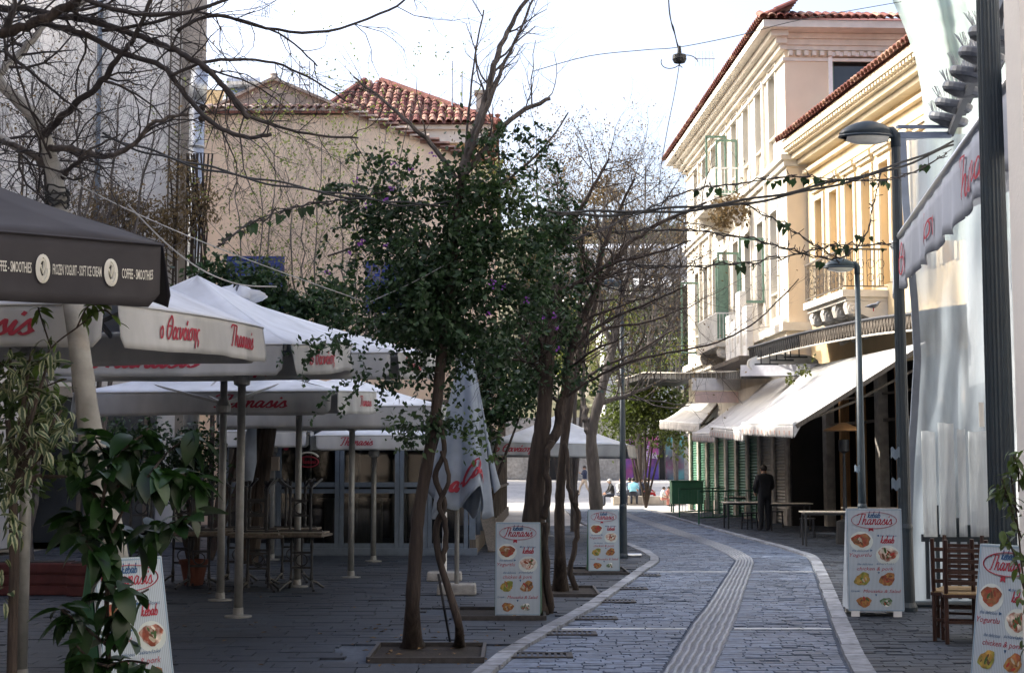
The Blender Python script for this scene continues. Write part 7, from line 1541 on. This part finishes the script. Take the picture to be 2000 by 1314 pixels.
for a0_, a1_, sx in ((pi * .9, pi * 2.2, -1), (0, pi * 1.3, 1)): m.tube([jc + V((sx * .11 + .1 * cos(a) * 1.2, .02 * sin(a * 2), -.04 + .085 * sin(a))) for a in [a0_ + (a1_ - a0_) * k / 12 for k in range(13)]], .006, 5)
m.build('wire_loop', K['wire'], jb)
# television aerial and roof odds and ends
c = P(1392, 140, 56); an = thing('tv_aerial', 'thin television aerial beyond the tiled eaves against the sky', 'aerial', c); m = MB(); m.tube([c + V((0, 0, -2.4)), c + V((0, 0, .7))], .025, 5); m.build('mast', K['galv'], an); m = MB(); m.bar(c + V((-.7, 0, .5)), c + V((.1, 0, .5)), .03, .03)
for k in range(6): m.bar(c + V((-.65 + k * .13, 0, .2)), c + V((-.65 + k * .13, 0, .8)), .015, .015)
m.build('antenna_arm', K['galv'], an)
for u, vt_, lab in ((883, 120, 'tall thin roof pole above the red tiles, closer to the vine branches'), (902, 140, 'thin roof pole beside the taller one above the red tiles'), (585, 120, 'pale ladder like mast behind the tan gable')):
    a, b = P(u, 260, 51.8), P(u, vt_, 51.8); m = MB(); m.tube([a, b], .035, 5)
    if u == 585:
        m.tube([a + V((.35, 0, 0)), b + V((.35, 0, 0))], .035, 5)
        for k in range(12): q = a.lerp(b, k / 12); m.bar(q, q + V((.35, 0, 0)), .03, .03)
    o = m.build('roof_mast', K['galv']); tag(o, lab, 'mast', 'masts on the roofs')
c = P(478, 160, 58); ws = thing('solar_heater', 'pale tilted solar water heater on the roof behind the tan gable', 'solar heater', c); m = MB(); m.hexa([c + V(q) for q in ((-1.0, 0, -1.2), (.2, 0, -1.2), (.2, 1.2, 0), (-1.0, 1.2, 0), (-.8, -.05, -1.1), (.3, -.05, -1.1), (.3, 1.15, .1), (-.8, 1.15, .1))]); m.build('panel', K['frame'], ws); m = MB(); m.tube([c + V((-.9, 1.1, .25)), c + V((.4, 1.1, .25))], .25, 12); m.build('tank', K['galv'], ws)
# ================================================================ PEOPLE AND BIRD
def person(label, joints, radii, edges, mats_rule, loc, rz, s=1.0, hair=True, extra=None, group=None, head=None):
    """one continuous skinned figure; joints in metres, figure faces -y; mats_rule(co) -> slot"""
    t = local_thing('person', label, 'person', loc, group, rz); t.scale = (s, s, s)
    names = list(joints); idx = {n: i for i, n in enumerate(names)}; me = bpy.data.meshes.new('body'); me.from_pydata([joints[n] for n in names], [(idx[a], idx[b]) for a, b in edges], [])
    o = bpy.data.objects.new('body', me); COL.objects.link(o); sk = o.modifiers.new('skin', 'SKIN'); sk.use_smooth_shade = True; sub = o.modifiers.new('sub', 'SUBSURF'); sub.levels = sub.render_levels = 2
    for n, i in idx.items():
        r = radii[n]; d = me.skin_vertices[0].data[i]; d.radius = r if isinstance(r, tuple) else (r, r); d.use_root = (n == 'pelvis')
    dg = bpy.context.evaluated_depsgraph_get(); bm_ = bpy.data.meshes.new_from_object(o.evaluated_get(dg)); bpy.data.objects.remove(o)
    b = bpy.data.objects.new('body', bm_); link(b, t); bm_.materials.clear()
    for mm in mats_rule[0]: bm_.materials.append(mm)
    for p in bm_.polygons: p.material_index = mats_rule[1](p.center); p.use_smooth = True
    h = V(joints['head'])
    fc = MB(); fc.ball(h + V((0, -.095, .0)), .018, .024, .028, 6, 5)
    for sx in (-1, 1): fc.ball(h + V((sx * .035, -.088, .035)), .012, .008, .008, 6, 4); fc.ball(h + V((sx * .088, .005, .01)), .012, .024, .034, 6, 5)
    fc.ball(h + V((0, -.088, -.045)), .028, .01, .009, 6, 4); fc.build('face_features', K['skin'], t, smooth=True)
    if hair: hm = MB(); hm.ball(h + V((0, .016, .038)), .094, .108, .1, 14, 10); hm.build('hair', hair if not isinstance(hair, bool) else K['hair'], t, smooth=True)
    for sx in ('L', 'R'):                                  # hands with five bent fingers
        w_, e_ = V(joints['wr' + sx]), V(joints['el' + sx]); d = (w_ - e_).normalized(); side = d.cross(V((0, 1, 0))).normalized(); nrm = d.cross(side); hm = MB(); k = -1 if sx == 'L' else 1
        hm.tube([w_ - d * .02, w_ + d * .03, w_ + d * .085], [.024, .036, .034], 8)
        for f in range(4): q = w_ + d * .08 + side * (-.027 + f * .018); l = (.062, .072, .068, .052)[f]; hm.tube([q, q + d * l * .5 - nrm * .008 * k, q + d * l * .85 - nrm * .03 * k, q + d * l * .8 - nrm * .045 * k], [.0095, .009, .008, .006], 6)
        q = w_ + d * .03 + side * .03 * k; hm.tube([q, q + d * .035 + side * .025 * k, q + d * .065 + side * .022 * k], [.012, .010, .008], 6); hm.build('hand', K['skin'], t, smooth=True)
    return t
ED = [('pelvis', 'waist'), ('waist', 'chest'), ('chest', 'neck'), ('neck', 'head'), ('head', 'crown'), ('chest', 'shL'), ('shL', 'elL'), ('elL', 'wrL'), ('chest', 'shR'), ('shR', 'elR'), ('elR', 'wrR'), ('pelvis', 'hiL'), ('hiL', 'knL'), ('knL', 'anL'), ('anL', 'toL'), ('pelvis', 'hiR'), ('hiR', 'knR'), ('knR', 'anR'), ('anR', 'toR')]
RD = dict(pelvis=(.155, .115), waist=(.15, .11), chest=(.17, .12), neck=.058, head=(.088, .1), crown=(.07, .085), shL=.075, shR=.075, elL=.052, elR=.052, wrL=.036, wrR=.036, hiL=.095, hiR=.095, knL=.068, knR=.068, anL=.05, anR=.05, toL=.042, toR=.042)
def stand(**kw):
    J = dict(pelvis=(0, 0, .93), waist=(0, 0, 1.1), chest=(0, .01, 1.36), neck=(0, .0, 1.49), head=(0, -.015, 1.60), crown=(0, -.005, 1.67), shL=(-.19, 0, 1.4), elL=(-.26, .02, 1.12), wrL=(-.24, -.08, .9), shR=(.19, 0, 1.4), elR=(.26, .02, 1.12), wrR=(.24, -.08, .9), hiL=(-.1, 0, .88), knL=(-.11, -.01, .48), anL=(-.12, .02, .07), toL=(-.13, -.13, .045), hiR=(.1, 0, .88), knR=(.11, -.01, .48), anR=(.12, .02, .07), toR=(.13, -.13, .045)); J.update(kw); return J
def sit(**kw):
    J = dict(pelvis=(0, .05, .52), waist=(0, .02, .68), chest=(0, -.06, .92), neck=(0, -.1, 1.05), head=(0, -.14, 1.15), crown=(0, -.14, 1.22), shL=(-.19, -.06, .96), elL=(-.22, -.18, .72), wrL=(-.1, -.34, .62), shR=(.19, -.06, .96), elR=(.22, -.18, .72), wrR=(.1, -.34, .62), hiL=(-.11, .0, .5), knL=(-.13, -.42, .50), anL=(-.13, -.4, .07), toL=(-.14, -.54, .045), hiR=(.11, 0, .5), knR=(.13, -.42, .50), anR=(.13, -.4, .07), toR=(.14, -.54, .045)); J.update(kw); return J
def outfit(top, bottom, shoe=None, waist=.93, skin_arm=0, knee=0):
    sh = shoe or K['hair']
    def rule(c):
        if c.z < .1: return 2
        return None
    return top, bottom, sh, waist, skin_arm
def dress(top, bottom, J, waistz, short_sleeve=False):
    mats_ = [K['skin'], top, bottom, flat('dark_shoe', (.03, .03, .035))]; nz = J['neck'][2] + .02; 
    def rule(c):
        if c.z < .105: return 3
        if c.z > nz: return 0
        for s in 'LR':
            w, e = V(J['wr' + s]), V(J['el' + s]); t_ = (c - e).dot(w - e) / (w - e).length_squared
            if (short_sleeve and t_ > -.1 or t_ > .93) and (c - e - (w - e) * min(max(t_, 0), 1)).length < .085: return 0
        kz = V(J['knL']); 
        return 1 if c.z > waistz and c.y > J['chest'][1] - .34 + (0 if waistz > .7 else .13) else 2
    return mats_, rule
blk, nav, kha, den, gry, lbl, wht = flat('black_cloth', (.018, .018, .02)), flat('navy_cloth', (.02, .028, .06)), flat('khaki_cloth', (.5, .4, .3)), flat('dark_denim', (.03, .035, .05)), flat('grey_cloth', (.12, .13, .15)), flat('light_blue_shirt', (.28, .62, .74)), flat('white_shirt', (.7, .7, .68))
J = stand(wrL=(-.12, -.24, 1.02), elL=(-.27, -.02, 1.13), wrR=(.14, -.24, 1.0), elR=(.27, -.02, 1.13), anL=(-.10, .02, .07), head=(0, -.04, 1.6), crown=(0, -.04, 1.67)); p = G(1494, 1037)
person('man in black jacket and trousers standing in the shade beside a pale table', J, dict(RD, pelvis=(.19, .14), waist=(.2, .15), chest=(.2, .15), shL=.09, shR=.09, elL=.068, elR=.068, hiL=.11, hiR=.11, knL=.085, knR=.085, anL=.062, anR=.062), ED, dress(blk, blk, J, 9), (p.x, p.y, .008), radians(200), 1.02)
J = stand(elR=(.3, -.05, 1.15), wrR=(.12, -.3, 1.3), elL=(-.28, .1, 1.15), wrL=(-.3, .0, .93), knL=(-.14, -.22, .52), anL=(-.16, -.30, .07), toL=(-.17, -.43, .05), knR=(.1, .1, .48), anR=(.1, .36, .1), toR=(.1, .28, .045)); p = G(1142, 970); Yw = 86.0; q = P(1142, 968, Yw)
person('walking man in navy shirt and khaki trousers crossing the sunny plaza', J, RD, ED, dress(nav, kha, J, .96), (q.x, Yw, max(q.z, -.03 + 1.03 * (Yw - 80) / 32)), radians(-70))
def seated(label, u, v, Yd, zseat, rz, top, bottom, hair=True, short=False, s=1.0):
    J = sit(); x = P(u, v, Yd).x; return person(label, J, RD, ED, dress(top, bottom, J, .6, short), (x, Yd, zseat), rz, s, hair, group='people resting on the stone ledge')
seated('old white haired man in black sitting at the end of the ledge', 1196, 985, 70.2, -.03, radians(-80), blk, den, flat('white_hair', (.5, .48, .45)))
seated('person in a white top sitting just behind the old man in black', 1212, 985, 71.0, .0, radians(20), wht, den, flat('fair_hair', (.3, .2, .1)))
seated('person in a light blue shirt sitting with back turned on the ledge', 1237, 980, 71.6, .02, radians(170), lbl, den, True, True)
seated('person in dark clothes next to the light blue shirt on the ledge', 1228, 980, 72.2, .02, radians(150), nav, den)
seated('person in a navy jacket sitting beyond the light blue shirt', 1248, 980, 73.0, .02, radians(120), nav, den)
seated('person in a grey sweater sitting farthest along the ledge', 1262, 980, 73.2, .02, radians(90), gry, flat('red_cloth', (.5, .03, .03)))
seated('child with pale top sitting low by the green cabinet', 1293, 985, 69.5, -.03, radians(100), wht, flat('rose_cloth', (.5, .2, .16)), True, True, .72)
seated('child in rose clothes beside the pale topped child', 1303, 985, 70.1, -.03, radians(60), flat('rose_cloth', (.5, .2, .16)), kha, True, True, .72)
# pigeon
p = P(1706, 606, 35.0); pg = thing('pigeon', 'grey pigeon standing on the iron canopy below the balcony', 'bird', p, None)
m = MB(); m.tube([p + V((-.16, 0, .10)), p + V((-.08, 0, .10)), p + V((.02, 0, .11)), p + V((.09, 0, .14)), p + V((.12, 0, .19)), p + V((.15, 0, .20))], [.015, .045, .06, .045, .03, .02], 10); m.tube([p + V((.15, 0, .20)), p + V((.185, 0, .195))], [.012, .003], 5); m.build('body', flat('pigeon_grey', (.2, .22, .26)), pg, smooth=True)
m = MB(); m.tube([p + V((.06, .05, .13)), p + V((-.06, .06, .11)), p + V((-.19, .03, .08))], [.012, .03, .008], 6); m.tube([p + V((.06, -.05, .13)), p + V((-.06, -.06, .11)), p + V((-.19, -.03, .08))], [.012, .03, .008], 6); m.build('wing', flat('pigeon_dark', (.08, .09, .11)), pg)
m = MB(); m.tube([p + V((.0, .02, .07)), p + V((.0, .02, -.02))], .008, 4); m.tube([p + V((.0, -.02, .07)), p + V((.0, -.02, -.02))], .008, 4); m.build('leg', flat('red_cloth', (.5, .03, .03)), pg)
